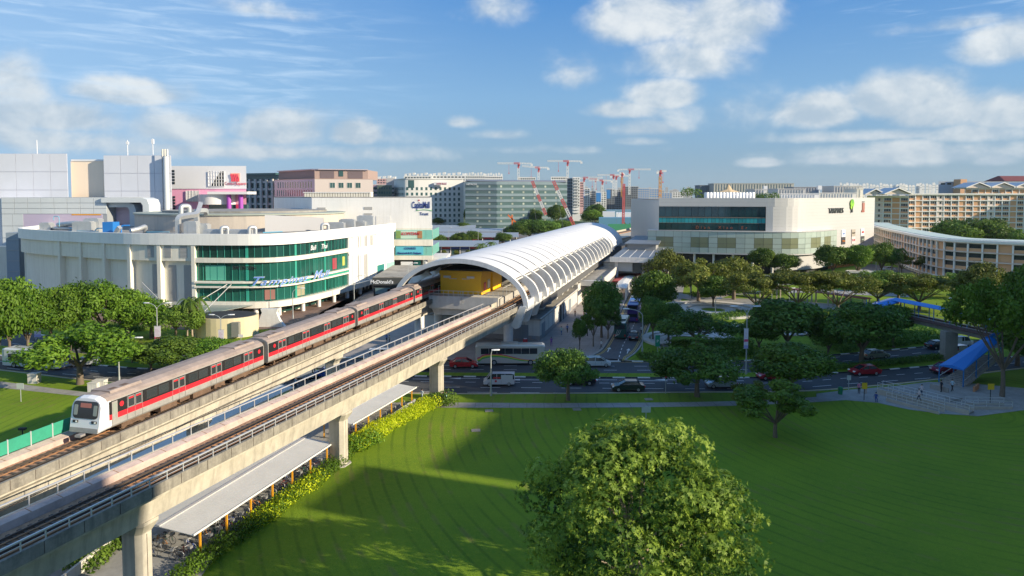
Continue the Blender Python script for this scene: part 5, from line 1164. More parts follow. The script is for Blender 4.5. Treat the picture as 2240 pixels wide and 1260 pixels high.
part('core', MB().prism([(UP.ofs(s, -1.2).x, UP.ofs(s, -1.2).y) for s in np.linspace(0, UP.len, 40)]+rear, 0, 27.2), M_rm, tm); part('roof', MB().prism([(UP.ofs(s, -1.3).x, UP.ofs(s, -1.3).y) for s in np.linspace(0.5, UP.len-.5, 40)]+[(rear[0][0]-1, 334), (rear[1][0]+1, 334)], 27.22, 27.5), M_flat, tm)
t3 = TP(1675); upb('top_band', M_rm, 24.9, 28.1, -1.3, 0); upb('wall_panel', M_rm, 15.6, 24.9, -1.3, 0, t3); tR = TP(1829)
upb('wall_panel', M_rm, 2.0, 15.6, -1.3, 0, tR)
jm = MB(); z = 2.6
while z < 28:
    UP.band(jm, z, z+.05, .0, .015, (t3 if 15.7 < z < 24.9 else (0 if z >= 24.9 else tR)), UP.len, 3); z += 1.25
part('panel_joint', jm, mat('joint_soft', (.42, .40, .37), .6), tm, kind='stuff')
nP = 16; wv_ = t3/nP
for (z0, z1, m_, n_) in ((21.0, 24.9, M_dg, nP), (18.7, 20.6, M_tg2, nP*2-4), (15.9, 18.7, M_dg, nP)):
    w_ = t3/n_; me = MB().box(-w_/2+.06, -.05, .04, w_/2-.06, .1, z1-z0-.04).mesh('glass_pane', m_)
    for i in range(n_): t = w_*(i+.5); put('glass_pane', me, Matrix.Translation(UP.ofs(t, -.5, z0)) @ rotz(UP.ang(t)), tm)
upb('glass_backing', M_dark, 15.9, 24.9, -1.3, -.7, 0, t3); upb('transom', M_mul, 20.6, 20.95, -.7, -.3, 0, t3); upb('transom', M_mul, 18.6, 18.75, -.7, -.35, 0, t3)
txt('Dian  Xiao  Er', 1.6, mat('sign_orange', (.28, .07, .025), .5), tm, face_m(UP.ofs(TP(1578, 490), -.30, 16.5), UP.dir(TP(1578))), space=1.9, sx=1.0)
LP = Path(spline([(XY(1417, 263), 263, 0), (XY(1560, 255), 255, 0), (XY(1680, 250.5), 250.5, 0), (XY(1740, 250.5), 250.5, 0), (XY(1790, 256), 256, 0), (XY(1831, 268.5), 268.5, 0)], 6))
n_ = 26; w_ = LP.len/n_; rows_ = [(7.6, 9.6), (9.6, 11.2), (11.2, 13.4), (13.4, 15.6)]
for z0, z1 in rows_:
    me = MB().box(-w_/2+.05, -.05, .05, w_/2-.05, .08, z1-z0-.05).mesh('glass_panel', M_fg)
    me2 = MB().box(-w_/2+.05, -.05, .05, w_/2-.05, .08, z1-z0-.05).mesh('glass_panel', mat('olive_glass', (.20, .22, .13), .25))
    for i in range(n_): t = w_*(i+.5); put('glass_panel', me2 if (9.5 < z0 < 13 and i % 7 in (1, 2, 5, 6) and i > 0) else me, Matrix.Translation(LP.ofs(t, 0, z0)) @ rotz(LP.ang(t)), tm)
mb = MB(); LP.band(mb, 7.4, 15.75, -1.5, -.1); part('glass_backing', mb, M_mul, tm); mb = MB(); LP.band(mb, 15.6, 15.85, -6, .3); part('ledge', mb, M_rm, tm); mb = MB(); LP.band(mb, 7.2, 7.6, -6, .25); part('ledge', mb, M_rm, tm)
mb = MB(); LP.band(mb, 0, 7.2, -4, -2.5); part('ground_floor', mb, M_dark, tm); 
for i in range(8): t = LP.len*(i+.5)/12; part('column', MB().cyl(LP.ofs(t, -1.2, 0), LP.ofs(t, -1.2, 7.3), .45), M_rib, tm)
mb = MB(); LP.band(mb, 1.6, 7.2, -2.6, -1.0, LP.px(1690, 580), LP.len); part('low_fascia', mb, M_rm, tm)
upb('orange_shopfront', mat('orange_shop', (.55, .18, .05), .5), 0, 2.0, -1.3, -.4, TP(1780, 560), UP.len)
def rsign(px, py, w_, h, name, m): t = TP(px, py); Yq = UP.at(t).y; return put(name, MB().box(-w_/2, -.22, -h/2, w_/2, 0, h/2).mesh(name, m), Matrix.Translation(UP.ofs(t, .02, pz(py, Yq))) @ rotz(UP.ang(t)), tm), (UP.ofs(t, .30, pz(py, Yq)), UP.dir(t))
M_ldk = mat('letter_slate', (.06, .07, .07), .4)
t = TP(1828, 460); txt('TAMPINES', 2.9, M_ldk, tm, face_m(UP.ofs(t, .2, pz(466, UP.at(t).y)), UP.dir(t)), sx=.92, ext=.15, bold=.02)
t = TP(1862, 452); c = UP.ofs(t, .25, pz(446.5, UP.at(t).y)); A = UP.ang(t)
for rr2, dz_, dx_, c_ in ((1.55, .25, 0, (.22, .50, .03)), (1.15, -1.0, -.15, (.35, .62, .05)), (.9, 1.1, .25, (.10, .35, .03))): part('logo_crown', MB().cyl(c+rotz(A) @ Vector((dx_, .02*dz_, dz_)), c+rotz(A) @ Vector((dx_, -.25-.02*dz_, dz_)), rr2, 20), mat('logo_g%d' % int(dz_*10), c_, .5), tm)
part('logo_trunk', MB().loft([[c+rotz(A) @ Vector((x, y, z)) for x, z in ((-.45, -3.4), (.45, -3.4), (.15, -.9), (-.15, -.9))] for y in (0, -.35)]), M_ldk, tm)
def board(px, py, w_, h, col, s, tcol, sz, extra=None):
    o, (p, d) = rsign(px, py, w_, h, 'sign_board', mat('board_%d_%d' % (px, py), col, .5))
    if s: txt(s, sz, mat('bt_%d_%d' % (px, py), tcol, .5), tm, face_m(p-Vector((0, 0, sz*.35)), d), sx=.9)
board(1844, 510.5, 3.1, 2.9, (.75, .78, .80), 'esprit', (.05, .2, .6), .9); board(1866, 509.5, 3.1, 2.9, (.38, .34, .28), 'TOPSHOP', (.04, .04, .04), .65); board(1886, 507.5, 3.0, 2.9, (.78, .76, .74), 'UNI', (.7, .02, .04), 1.2)
board(1844, 526.5, 3.1, 2.9, (.04, .04, .05), 'timez', (.8, .25, .03), 1.1); board(1866, 525, 3.1, 2.9, (.70, .60, .58), 'II I II', (.6, .02, .08), 1.4); board(1886, 523.5, 3.0, 2.6, (.05, .055, .06), 'FOOD', (.6, .7, .55), .8)
board(1888, 451.5, 2.0, 3.0, (.33, .13, .10), '', (0, 0, 0), 1); board(1887, 462, 2.6, .8, (.30, .08, .05), '', (0, 0, 0), 1); board(1888, 441.5, 2.0, .35, (.05, .05, .05), '', (0, 0, 0), 1)
# its roof plant
ph = [(1538, 1548, 426, 438, 275, M_hd, 'dark plant screen at the left of the mall roof'), (1650, 1676, 415, 436, 285, M_rm, 'grey stair box right of the white cylinders'), (1677, 1790, 425, 434, 280, M_tw, 'white finned screen on the right mall roof'), (1790, 1872, 423, 434, 300, mat('fin_white', (.66, .66, .62), .6), 'pale louvred screen under the sky at the right roof'), (1822, 1885, 408, 426, 320, M_rm, 'tall grey lift box on the right roof'), (1700, 1760, 414, 424, 310, M_rm, 'flat topped grey plant house'), (1560, 1735, 402, 418, 420, mat('far_grey', (.40, .40, .38), .7), 'big pale grey box building behind the mall'), (1530, 1562, 406, 416, 430, M_hd, 'slate box at the left of the big grey building'), (1735, 1790, 410, 424, 330, M_hg, 'grey roof deck with silver ducts'), (1873, 1886, 414, 430, 305, M_mc, 'cream lift shaft at the roof end')]
for x0p, x1p, y0_, y1_, Y, m_, lab in ph:
    mb = MB().box(XY(x0p, Y), Y, 20 if Y < 400 else 0, XY(x1p, Y), Y+12, pz(y0_, Y)); n = int((x1p-x0p)/6); mb.box(XY(x0p, Y)-.2, Y-.2, pz(y0_, Y), XY(x1p, Y)+.2, Y+12.2, pz(y0_, Y)+.3)
    for k in range(n): mb.box(XY(x0p+k*6, Y), Y-.25, 20 if Y < 400 else 2, XY(x0p+k*6, Y)+.25, Y, pz(y0_, Y)-.2)
    single('roof_box' if Y < 400 else 'warehouse', lab, 'building' if Y >= 400 else 'roof plant', mb, m_)
for k in range(15):
    x = XY(1545+k*7.1, 268); mb = MB().lathe([(1.05, 0), (1.05, 2.5), (.85, 2.8), (.85, 3.0)], 14, (x, 268, 27.3)); single('cooling_cylinder', 'white cooling cylinder in the row on the right mall roof', 'plant unit', mb, M_tw, group='row of white cooling cylinders')
tt = thing('tent_roof', 'beige tensile tent with two peaks on the far roof', 'tent', (XY(1592, 390), 390, 30)); mb = MB()
cx_ = XY(1592, 390); ring = [Vector((cx_+9*math.cos(a_), 390+5*math.sin(a_), 29.5+(.6 if k % 2 else 0))) for k, a_ in enumerate([2*math.pi*i/12 for i in range(12)])]
in_ = [Vector((cx_+2.2*math.cos(a_), 390+1.2*math.sin(a_), 32.2)) for a_ in [2*math.pi*i/12 for i in range(12)]]; tp = [Vector((cx_+.4*math.cos(a_), 390+.3*math.sin(a_), 35)) for a_ in [2*math.pi*i/12 for i in range(12)]]
mb.loft([ring, in_, tp], smooth=False); part('canopy', mb, mat('tent_beige', (.55, .42, .26), .8), tt); part('mast', MB().cyl((cx_, 390, 28), (cx_, 390, 35.6), .2), M_hd, tt)
for x, Y, lab in ((1790, 320, 'white radar like antenna box on a mast'), (1672, 330, 'white satellite dish cluster on the roof')): b_ = Vector((XY(x, Y), Y, 27)); single('antenna', lab, 'antenna', MB().cyl(b_, b_+Vector((0, 0, 5.5)), .3).cbox(b_+Vector((0, 0, 5.6)), (1.8, 1.6, 1.8)), M_tw)

# ---- orange and white flats
M_or = mat('orange_infill', (.66, .37, .20), .75, var=.1, vscale=.2); M_fw = mat('flats_white', (.78, .76, .73), .75); M_cr2 = mat('flats_cream', (.72, .60, .52), .75); M_bf = mat('blue_roof_tile', (.55, .57, .60), .6)
def flats(lab, pts, zt, nfl, bay, pattern, fh=3.15, visfl=None, depth=12, roof=M_fw, group='orange and white housing blocks'):
    rr_, PP = bld('housing_block', lab, 'apartment block', pts, 0, zt, depth, M_fw, None, group)
    hband(rr_, PP, 'roof_slab', roof, zt, zt+.8, -depth, 1.1)
    n = int(PP.len/bay); w_ = PP.len/n; visfl = visfl or nfl
    ow = MB().box(-w_/2+.25, -.05, .1, w_/2-.25, .1, fh-.45).mesh('infill_panel', M_or); os_ = MB().box(-w_/2+.25, -.05, .1, w_/2-.25, .1, 1.1).mesh('spandrel', M_or)
    wm2 = MB().box(-w_/2+.45, -.02, 1.15, w_/2-.45, .12, fh-.6).mesh('window', M_win); fr = MB()
    for x in (-.33, .33): fr.box(x*w_/2-.05, -.1, 1.1, x*w_/2+.05, 0, fh-.6)
    frm = fr.mesh('window_frame', M_fw); cr = MB().box(-w_/2+.1, -.12, 0, w_/2-.1, .1, fh).mesh('stair_panel', M_cr2); crw = MB().box(-.5, -.16, 1, .5, -.1, 2.4).mesh('stair_window', M_win)
    for i in range(n):
        t = w_*(i+.5); k = pattern[i % len(pattern)]
        for f in range(visfl):
            z = zt-fh*(f+1); M = Matrix.Translation(PP.ofs(t, .02, z)) @ rotz(PP.ang(t))
            if k == 'P': put('infill_panel', ow, M, rr_)
            elif k == 'S': q = put('stair_panel', cr, M, rr_); put('stair_window', crw, M, q)
            else: put('spandrel', os_, M, rr_); q = put('window', wm2, M, rr_); put('window_frame', frm, M, q)
    for f in range(visfl): hband(rr_, PP, 'floor_slab', M_fw, zt-fh*(f+1)-.40, zt-fh*(f+1)+.12, -.1, .55)
    for i in range(0, n+1): t = w_*i; put('wall_fin', MB().box(-.12, -.35, 0, .12, .1, fh*visfl).mesh('wall_fin', M_fw) if i == 0 else bpy.data.meshes['wall_fin'+rr_.get('_s', '')] if 0 else FIN(rr_, fh*visfl), Matrix.Translation(PP.ofs(t, .02, zt-fh*visfl)) @ rotz(PP.ang(t)), rr_)
    return rr_, PP
_fin = {}
def FIN(r_, h):
    if h not in _fin: _fin[h] = MB().box(-.24, -.35, 0, .24, .1, h).mesh('wall_fin', M_fw)
    return _fin[h]
fA, PA = flats('long orange and white housing slab behind the curved block', XYp([(1985, 396), (2238, 390)]), pz(426, 393), 9, 3.9, 'WPWWSWWPWPWSWWPWWPWS', visfl=7)
fB, PB = flats('gabled end of the housing slab next to the mall', XYp([(1895, 402), (1986, 392)]), pz(431, 396), 9, 3.9, 'WSWPWW', visfl=8)
def gable(root, px0, px1, ybase, ypk, Y, depth=14, m=M_bf):
    x0_, x1_ = XY(px0, Y), XY(px1, Y); zb, zk = pz(ybase, Y), pz(ypk, Y); xm = (x0_+x1_)/2
    part('gable_wall', MB().loft([[Vector(p) for p in ((x0_+.8, y, zb), (x1_-.8, y, zb), (xm, y, zk-.5))] for y in (Y, Y+depth)]), M_cr2, root)
    for s, xe in ((1, x1_), (-1, x0_)): part('roof_slope', MB().loft([[Vector(p) for p in ((xe, y, zb), (xm, y, zk), (xm, y, zk+.4), (xe, y, zb+.4))] for y in (Y-1.2, Y+depth)]), m, root); part('barge_board', MB().beam((xe, Y-1.3, zb+.2), (xm, Y-1.3, zk+.2), .3, .55), M_fw, root)
gable(fB, 1888, 1935, 426, 414, 394); gable(fB, 1930, 1992, 425, 412, 388)
fC, PC = flats('shaded end block closing the right edge behind the trees', XYp([(2238, 392), (2330, 372)]), pz(426, 385), 9, 3.9, 'WWPS', visfl=7)
fD, PD = flats('second row of gabled flats rising behind the slab', XYp([(2108, 452), (2330, 450)]), pz(413, 450), 9, 4.2, 'PWPPW', visfl=4)
for a_, b_ in ((2108, 2165), (2160, 2220), (2212, 2268)): gable(fD, a_, b_, 411, 400, 449)
r_, PE = bld('school_building', 'low blue grey building with an orange tower behind the flats', 'building', XYp([(2050, 520), (2330, 515)]), 0, pz(398, 518), 20, mat('blue_grey_wall', (.35, .40, .46), .7), M_hg); wins(r_, PE, 1, PE.len-1, 20, pz(404, 518), 0, 1, 3, 1.4); part('tower', MB().box(XY(2098, 510), 510, 0, XY(2112, 510), 518, pz(392, 510)), M_or, r_)
mb = MB(); Yr = 560; pr = [(XY(2192, Y_), Y_) for Y_ in (Yr,)]; mb.loft([[Vector((XY(2195, Yr), Yr, pz(396, Yr))), Vector((XY(2400, Yr), Yr, pz(396, Yr))), Vector((XY(2400, Yr), Yr+12, pz(384, Yr))), Vector((XY(2205, Yr), Yr+12, pz(384, Yr)))], [Vector((XY(2195, Yr), Yr+26, pz(396, Yr))), Vector((XY(2400, Yr), Yr+26, pz(396, Yr))), Vector((XY(2400, Yr), Yr+14, pz(384, Yr))), Vector((XY(2205, Yr), Yr+14, pz(384, Yr)))]])
mb.box(XY(2197, Yr), Yr+1, 0, XY(2400, Yr), Yr+24, pz(396, Yr)); single('red_roof_hall', 'dark red roofed hall at the right edge of the skyline', 'building', mb, mat('dark_red_roof', (.18, .045, .04), .7))
# low curved block
cb = spline([(190, 365, 0), (176.6, 334, 0), (165, 300, 0), (155.5, 268, 0), (149, 244, 0), (148.5, 231, 0), (155, 222, 0), (166, 214, 0), (196, 205, 0), (230, 200, 0)], 5)
fE, PEc = flats('low curved orange and cream block on stilts behind street trees', [(p.x, p.y) for p in cb], 13.9, 5, 3.7, 'WWPWSWPWWP', fh=3.0, visfl=4, depth=(10, 6), group=None, roof=M_fw) if 0 else (None, None)
def curved_block():
    PP = Path([(p.x, p.y) for p in cb]); rr_ = thing('housing_block', 'low curved orange and cream block behind the street trees', 'apartment block', (165, 270, 0))
    def bb(nm, m, z0, z1, o0, o1): mb = MB(); PP.band(mb, z0, z1, o0, o1, step=4); return part(nm, mb, m, rr_)
    bb('wall', M_fw, 0, 13.6, -9, -.2); bb('roof_slab', M_fw, 13.6, 14.4, -9.5, .9); bb('roof_cover', mat('pale_green_roof', (.50, .60, .56), .7, var=.3, vscale=.1), 14.4, 14.6, -9.2, -.6)
    n = int(PP.len/4.0); w_ = PP.len/n; fh = 3.05
    os_ = MB().box(-w_/2+.22, -.05, .1, w_/2-.22, .1, 1.15).mesh('spandrel', M_or); ow = MB().box(-w_/2+.22, -.05, .1, w_/2-.22, .1, fh-.4).mesh('infill_panel', M_or); wm2 = MB().box(-w_/2+.3, -.02, 1.2, w_/2-.3, .12, fh-.45).mesh('window', M_win)
    for i in range(n):
        t = w_*(i+.5)
        for f in range(4):
            M = Matrix.Translation(PP.ofs(t, -.15, 1.4+f*fh)) @ rotz(PP.ang(t))
            if i % 5 == 3: put('infill_panel', ow, M, rr_)
            else: put('spandrel', os_, M, rr_); put('window', wm2, M, rr_)
        put('wall_fin', FIN(rr_, 13.0), Matrix.Translation(PP.ofs(w_*i, .12, .4)) @ rotz(PP.ang(w_*i)), rr_)
    for f in range(5): bb('floor_slab', M_cr2 if f else M_fw, 1.15+f*fh, 1.45+f*fh, -.3, .75)
curved_block()
# off-frame housing towers whose shade falls over the lawn and street (they stand right of and behind the camera)
def tower(lab, t0, t1, s, reach, depth=14, zplus=0):
    S = Vector((tosun.x, tosun.y, 0)).normalized(); T = Vector((-S.y, S.x, 0)); h = (s+reach)*TANE+zplus
    a = S*s+T*t0; b = S*s+T*t1; c = S*(s+depth)+T*t1; d = S*(s+depth)+T*t0
    r_ = thing('housing_tower', lab, 'tower', (a+c)/2, 0, 'housing towers right of the view'); part('wall', MB().prism([(p.x, p.y) for p in (a, b, c, d)], 0, h), M_fw, r_)
    if t1-t0 < 4: return
    P = Path([(a.x, a.y), (b.x, b.y)]); n = int(abs(t1-t0)/4); me = MB().box(-1.2, -.3, 0, 1.2, .3, 1.5).mesh('window', M_win)
    for i in range(n):
        for f in range(3, 12): 
            if 3*f < h-3: t = P.len*(i+.5)/n; put('window', me, Matrix.Translation(P.at(t)+Vector((0, 0, 3*f))) @ rotz(P.ang(t)), r_)
SHADE = [(65, 84.9, 78, 33.5), (52.5, 63.4, 62, 40.5), (63.4, 65, 64, 17), (84.9, 95, 86, 39), (95, 146, 92, 62), (146, 163, 100, 46), (-30, 36.0, 60, 46+9/TANE)]  # the low link block is added to cut light through the gap between towers
for i, (t0_, t1_, s_, rc) in enumerate(SHADE): tower(('tall pale tower out of view whose shade ends the sunlit lawn', 'pale tower out of view that shades the lower lawn', 'unseen low block added to shade the gap between two towers', 'tower out of view shading the hedge end', 'long slab out of view shading the station foot and street', 'farther slab out of view shading the plaza', 'tower beside the camera shading the near viaduct')[i], t0_, t1_, s_, rc)
# ================================================================= VEGETATION
def leafmat(name, dark, light, trans=.30):
    m = bpy.data.materials.new(name); m.use_nodes = True; nt = m.node_tree; N = nt.nodes; L = nt.links; b = N['Principled BSDF']
    b.inputs['Roughness'].default_value = .55; b.inputs['Specular IOR Level'].default_value = .25
    at = N.new('ShaderNodeAttribute'); at.attribute_name = 'tone'; mx = N.new('ShaderNodeMix'); mx.data_type = 'RGBA'; L.new(at.outputs['Fac'], mx.inputs[0]); mx.inputs[6].default_value = (*dark, 1); mx.inputs[7].default_value = (*light, 1)
    oi = N.new('ShaderNodeObjectInfo'); hs = N.new('ShaderNodeHueSaturation'); mr = N.new('ShaderNodeMapRange'); L.new(oi.outputs['Random'], mr.inputs[0]); mr.inputs[3].default_value = .78; mr.inputs[4].default_value = 1.2; L.new(mr.outputs[0], hs.inputs['Value']); L.new(mx.outputs[2], hs.inputs['Color'])
    L.new(hs.outputs[0], b.inputs['Base Color']); t = N.new('ShaderNodeBsdfTranslucent'); L.new(hs.outputs[0], t.inputs[0]); ms = N.new('ShaderNodeMixShader'); ms.inputs[0].default_value = trans
    L.new(b.outputs[0], ms.inputs[1]); L.new(t.outputs[0], ms.inputs[2]); L.new(ms.outputs[0], N['Material Output'].inputs[0]); m.diffuse_color = (*light, 1); MATS[name] = m; return m
ML_mid = leafmat('leaves_mid', (.04, .09, .012), (.15, .24, .028)); ML_bri = leafmat('leaves_bright', (.06, .14, .010), (.165, .285, .026)); ML_drk = leafmat('leaves_dark', (.040, .10, .018), (.16, .28, .04))
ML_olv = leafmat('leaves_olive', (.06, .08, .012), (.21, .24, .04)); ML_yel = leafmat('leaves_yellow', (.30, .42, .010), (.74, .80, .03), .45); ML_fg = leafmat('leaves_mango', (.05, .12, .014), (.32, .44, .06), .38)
M_bark = mat('bark', (.16, .125, .09), .9, var=.5, vscale=2, bump=.4); M_barkp = mat('pale_bark', (.36, .29, .22), .9, var=.4, vscale=2, bump=.3)
rng_ = np.random.default_rng(5)
def leaves(name, blobs, per, L_, W_, m, droop=.3, seed=1, whorl=0, shell=.62):
    """blobs: (x,y,z,r,tone). Many small leaf faces spread through each clump."""
    g = np.random.default_rng(seed); C, D, T = [], [], []
    for x, y, z, r, tn in blobs:
        n = max(8, int(per*r*r)); u = g.normal(size=(n, 3)); u /= np.linalg.norm(u, axis=1)[:, None]
        rad = r*(shell+(1.0-shell)*g.random(n)**.6+np.abs(g.normal(0, .19, n))); C.append(np.array([x, y, z])+u*rad[:, None]*np.array([1, 1, .8])); D.append(u); T.append(np.clip(tn+g.normal(0, .18, n), 0, 1))
    C = np.concatenate(C); D = np.concatenate(D); T = np.concatenate(T)
    if whorl:
        k = whorl; C = np.repeat(C, k, 0); D0 = np.repeat(D, k, 0); T = np.clip(np.repeat(T, k)+g.normal(0, .1, len(C)), 0, 1)
        v = g.normal(size=C.shape); v -= (v*D0).sum(1)[:, None]*D0; v /= np.linalg.norm(v, axis=1)[:, None]
        t = v*.85+D0*.45+np.array([0, 0, -droop]); t /= np.linalg.norm(t, axis=1)[:, None]; nrm = D0; C = C+t*L_*.5
    else:
        nrm = D+g.normal(0, .55, D.shape); t = g.normal(size=D.shape)+np.array([0, 0, -droop])
        t -= (t*nrm).sum(1)[:, None]*nrm/ (nrm**2).sum(1)[:, None]; t /= np.linalg.norm(t, axis=1)[:, None]
    s = np.cross(nrm, t); s /= np.linalg.norm(s, axis=1)[:, None]; ls = (L_*(.7+.6*g.random(len(C))))[:, None]; ws = W_*ls/L_
    V = np.stack([C-t*ls*.5, C+s*ws*.5, C+t*ls*.5, C-s*ws*.5], 1).reshape(-1, 3); n = len(C)
    me = bpy.data.meshes.new(name); me.vertices.add(4*n); me.vertices.foreach_set('co', V.ravel()); me.loops.add(4*n); me.loops.foreach_set('vertex_index', np.arange(4*n, dtype=np.int32)); me.polygons.add(n); me.polygons.foreach_set('loop_start', np.arange(0, 4*n, 4, dtype=np.int32)); me.update(calc_edges=True)
    at = me.attributes.new('tone', 'FLOAT', 'POINT'); at.data.foreach_set('value', np.repeat(T, 4).astype(np.float32)); me.materials.append(m); return me
def limbs(mb, base, tips, r0, fork, n=6):
    base = Vector(base); f = base+Vector((0, 0, fork)); mb.tube([base-Vector((0, 0, .15)), base+Vector((.05, 0, fork*.5)), f], [r0*1.25, r0*.95, r0*.8], 8)
    for tp in tips:
        tp = Vector(tp); m1 = f.lerp(tp, .45)+Vector((0, 0, -.25)); mb.tube([f-Vector((0, 0, .3)), m1, tp], [r0*.55, r0*.36, r0*.08], n)
        for k in (1, -1): q = m1.lerp(tp, .4); e = q+Vector((k*.8, -k*.6, .9)); mb.tube([q, e], [r0*.2, .02], 4)
# prototypes: height 1 m tall units are scaled; each is built 10 m high
def proto(kind, seed, m=ML_mid):
    g = np.random.default_rng(seed); bl = []; tips = []
    if kind == 'umbrella':      # broad flat-topped street tree
        for i in range(46):
            a = g.random()*6.283; d = math.sqrt(g.random())*4.6; z = 8.6-(d/4.6)**2*2.6+g.normal(0, .35); bl.append((d*math.cos(a), d*math.sin(a), z-1.0-1.6*g.random()**3, .55+g.random()**1.5*1.25, .15+.8*g.random()))
        for i in range(7): a = i*.9; tips.append((3.3*math.cos(a), 3.3*math.sin(a), 6.8))
        fork, r0, per = 3.0, .30, 170
    elif kind == 'round':
        for i in range(54):
            u = g.normal(size=3); u /= np.linalg.norm(u); u[2] = abs(u[2])*1.15-.35; d = 3.1*(.5+.62*g.random()); bl.append((u[0]*d, u[1]*d, 5.7+u[2]*d, .6+g.random()**1.5*1.25, .12+.8*g.random()))
        for i in range(6): a = i*1.05; tips.append((2.2*math.cos(a), 2.2*math.sin(a), 7.0))
        fork, r0, per = 2.3, .26, 170
    elif kind == 'sparse':
        for i in range(26):
            a = g.random()*6.283; d = math.sqrt(g.random())*4.0; z = 6.4+g.random()*3.2-(d/4)**2*1.8; bl.append((d*math.cos(a), d*math.sin(a), z, .6+g.random()*.65, .3+.6*g.random()))
        for b in bl[::2]: tips.append(b[:3])
        fork, r0, per = 2.8, .22, 260
    elif kind == 'layered':     # olive rain tree, thin flat layers
        for i in range(40):
            a = g.random()*6.283; d = math.sqrt(g.random())*5.4; z = 7.2+(i % 3)*.95-(d/5.4)**2*1.2; bl.append((d*math.cos(a), d*math.sin(a), z, .75+g.random()*.5, .3+.6*g.random()))
        for i in range(9): a = i*.7; tips.append((4.0*math.cos(a), 4.0*math.sin(a), 7.0))
        fork, r0, per = 2.6, .25, 230
    root = thing(kind+'_tree', 'x', 'tree'); mb = MB(); limbs(mb, (0, 0, 0), tips, r0, fork); part('trunk', mb, M_bark, root)
    me = leaves('crown', bl, per, .46 if kind != 'layered' else .34, .24, m, seed=seed, shell=.35 if kind in ('sparse', 'layered') else .62); put('crown', me, Matrix.Identity(4), root); return root
PR = {}
for kind in ('umbrella', 'round', 'sparse', 'layered'): PR[kind] = [proto(kind, s) for s in ((11, 12, 13) if kind in ('umbrella', 'round') else (21, 22))]
def palm_proto(seed):
    g = np.random.default_rng(seed); root = thing('palm_tree', 'x', 'palm'); mb = MB().tube([(0, 0, -.1), (.1, 0, 2.5), (.2, .05, 5.6)], [.2, .15, .12], 8); part('trunk', mb, M_barkp, root)
    for i in range(13):
        a = i*2.4; el_ = .9-.10*i; mb = MB(); pts = []
        for k in range(8): t = k/7; pts.append(Vector((.2+math.cos(a)*2.6*t, .05+math.sin(a)*2.6*t, 5.6+el_*2.2*t-2.6*t*t)))
        mb.tube(pts, .03, 4, cap=False); dirn = Vector((-math.sin(a), math.cos(a), 0))
        for k in range(1, 8):
            for s in (-1, 1):
                for h in (0, .5):
                    p = pts[k-1].lerp(pts[k], h); e = p+dirn*s*(.75-.06*k)+Vector((0, 0, -.28)); w_ = (pts[k]-pts[k-1])*.22; mb.add([p-w_, p+w_, e], [(0, 1, 2)])
        o = part('frond', mb, ML_mid, root); at = o.data.attributes.new('tone', 'FLOAT', 'POINT'); at.data.foreach_set('value', np.full(len(o.data.vertices), .3+.05*i, dtype=np.float32))
    return root
PR['palm'] = [palm_proto(3)]
BASEH = {'umbrella': 9.6, 'round': 9.4, 'sparse': 9.6, 'layered': 10.0, 'palm': 6.3}; BASEW = {'umbrella': 11.6, 'round': 8.6, 'sparse': 9.0, 'layered': 12.0, 'palm': 5.2}
_tc = {}
def tree(kind, x, top, base, w_, label, m=None, group=None, z=0):
    p = G(x, base, z); Y = p.y; k = 1500.0/Y; h = (base-top)/k; wd = w_/k; i = _tc.get(kind, 0); _tc[kind] = i+1; src = PR[kind][i % len(PR[kind])]
    o = dup(src, p, rnd.uniform(0, 6.28), label, (wd/BASEW[kind], wd/BASEW[kind], h/BASEH[kind]), group)
    if m: recolor(o, ML_mid, m)
    return o
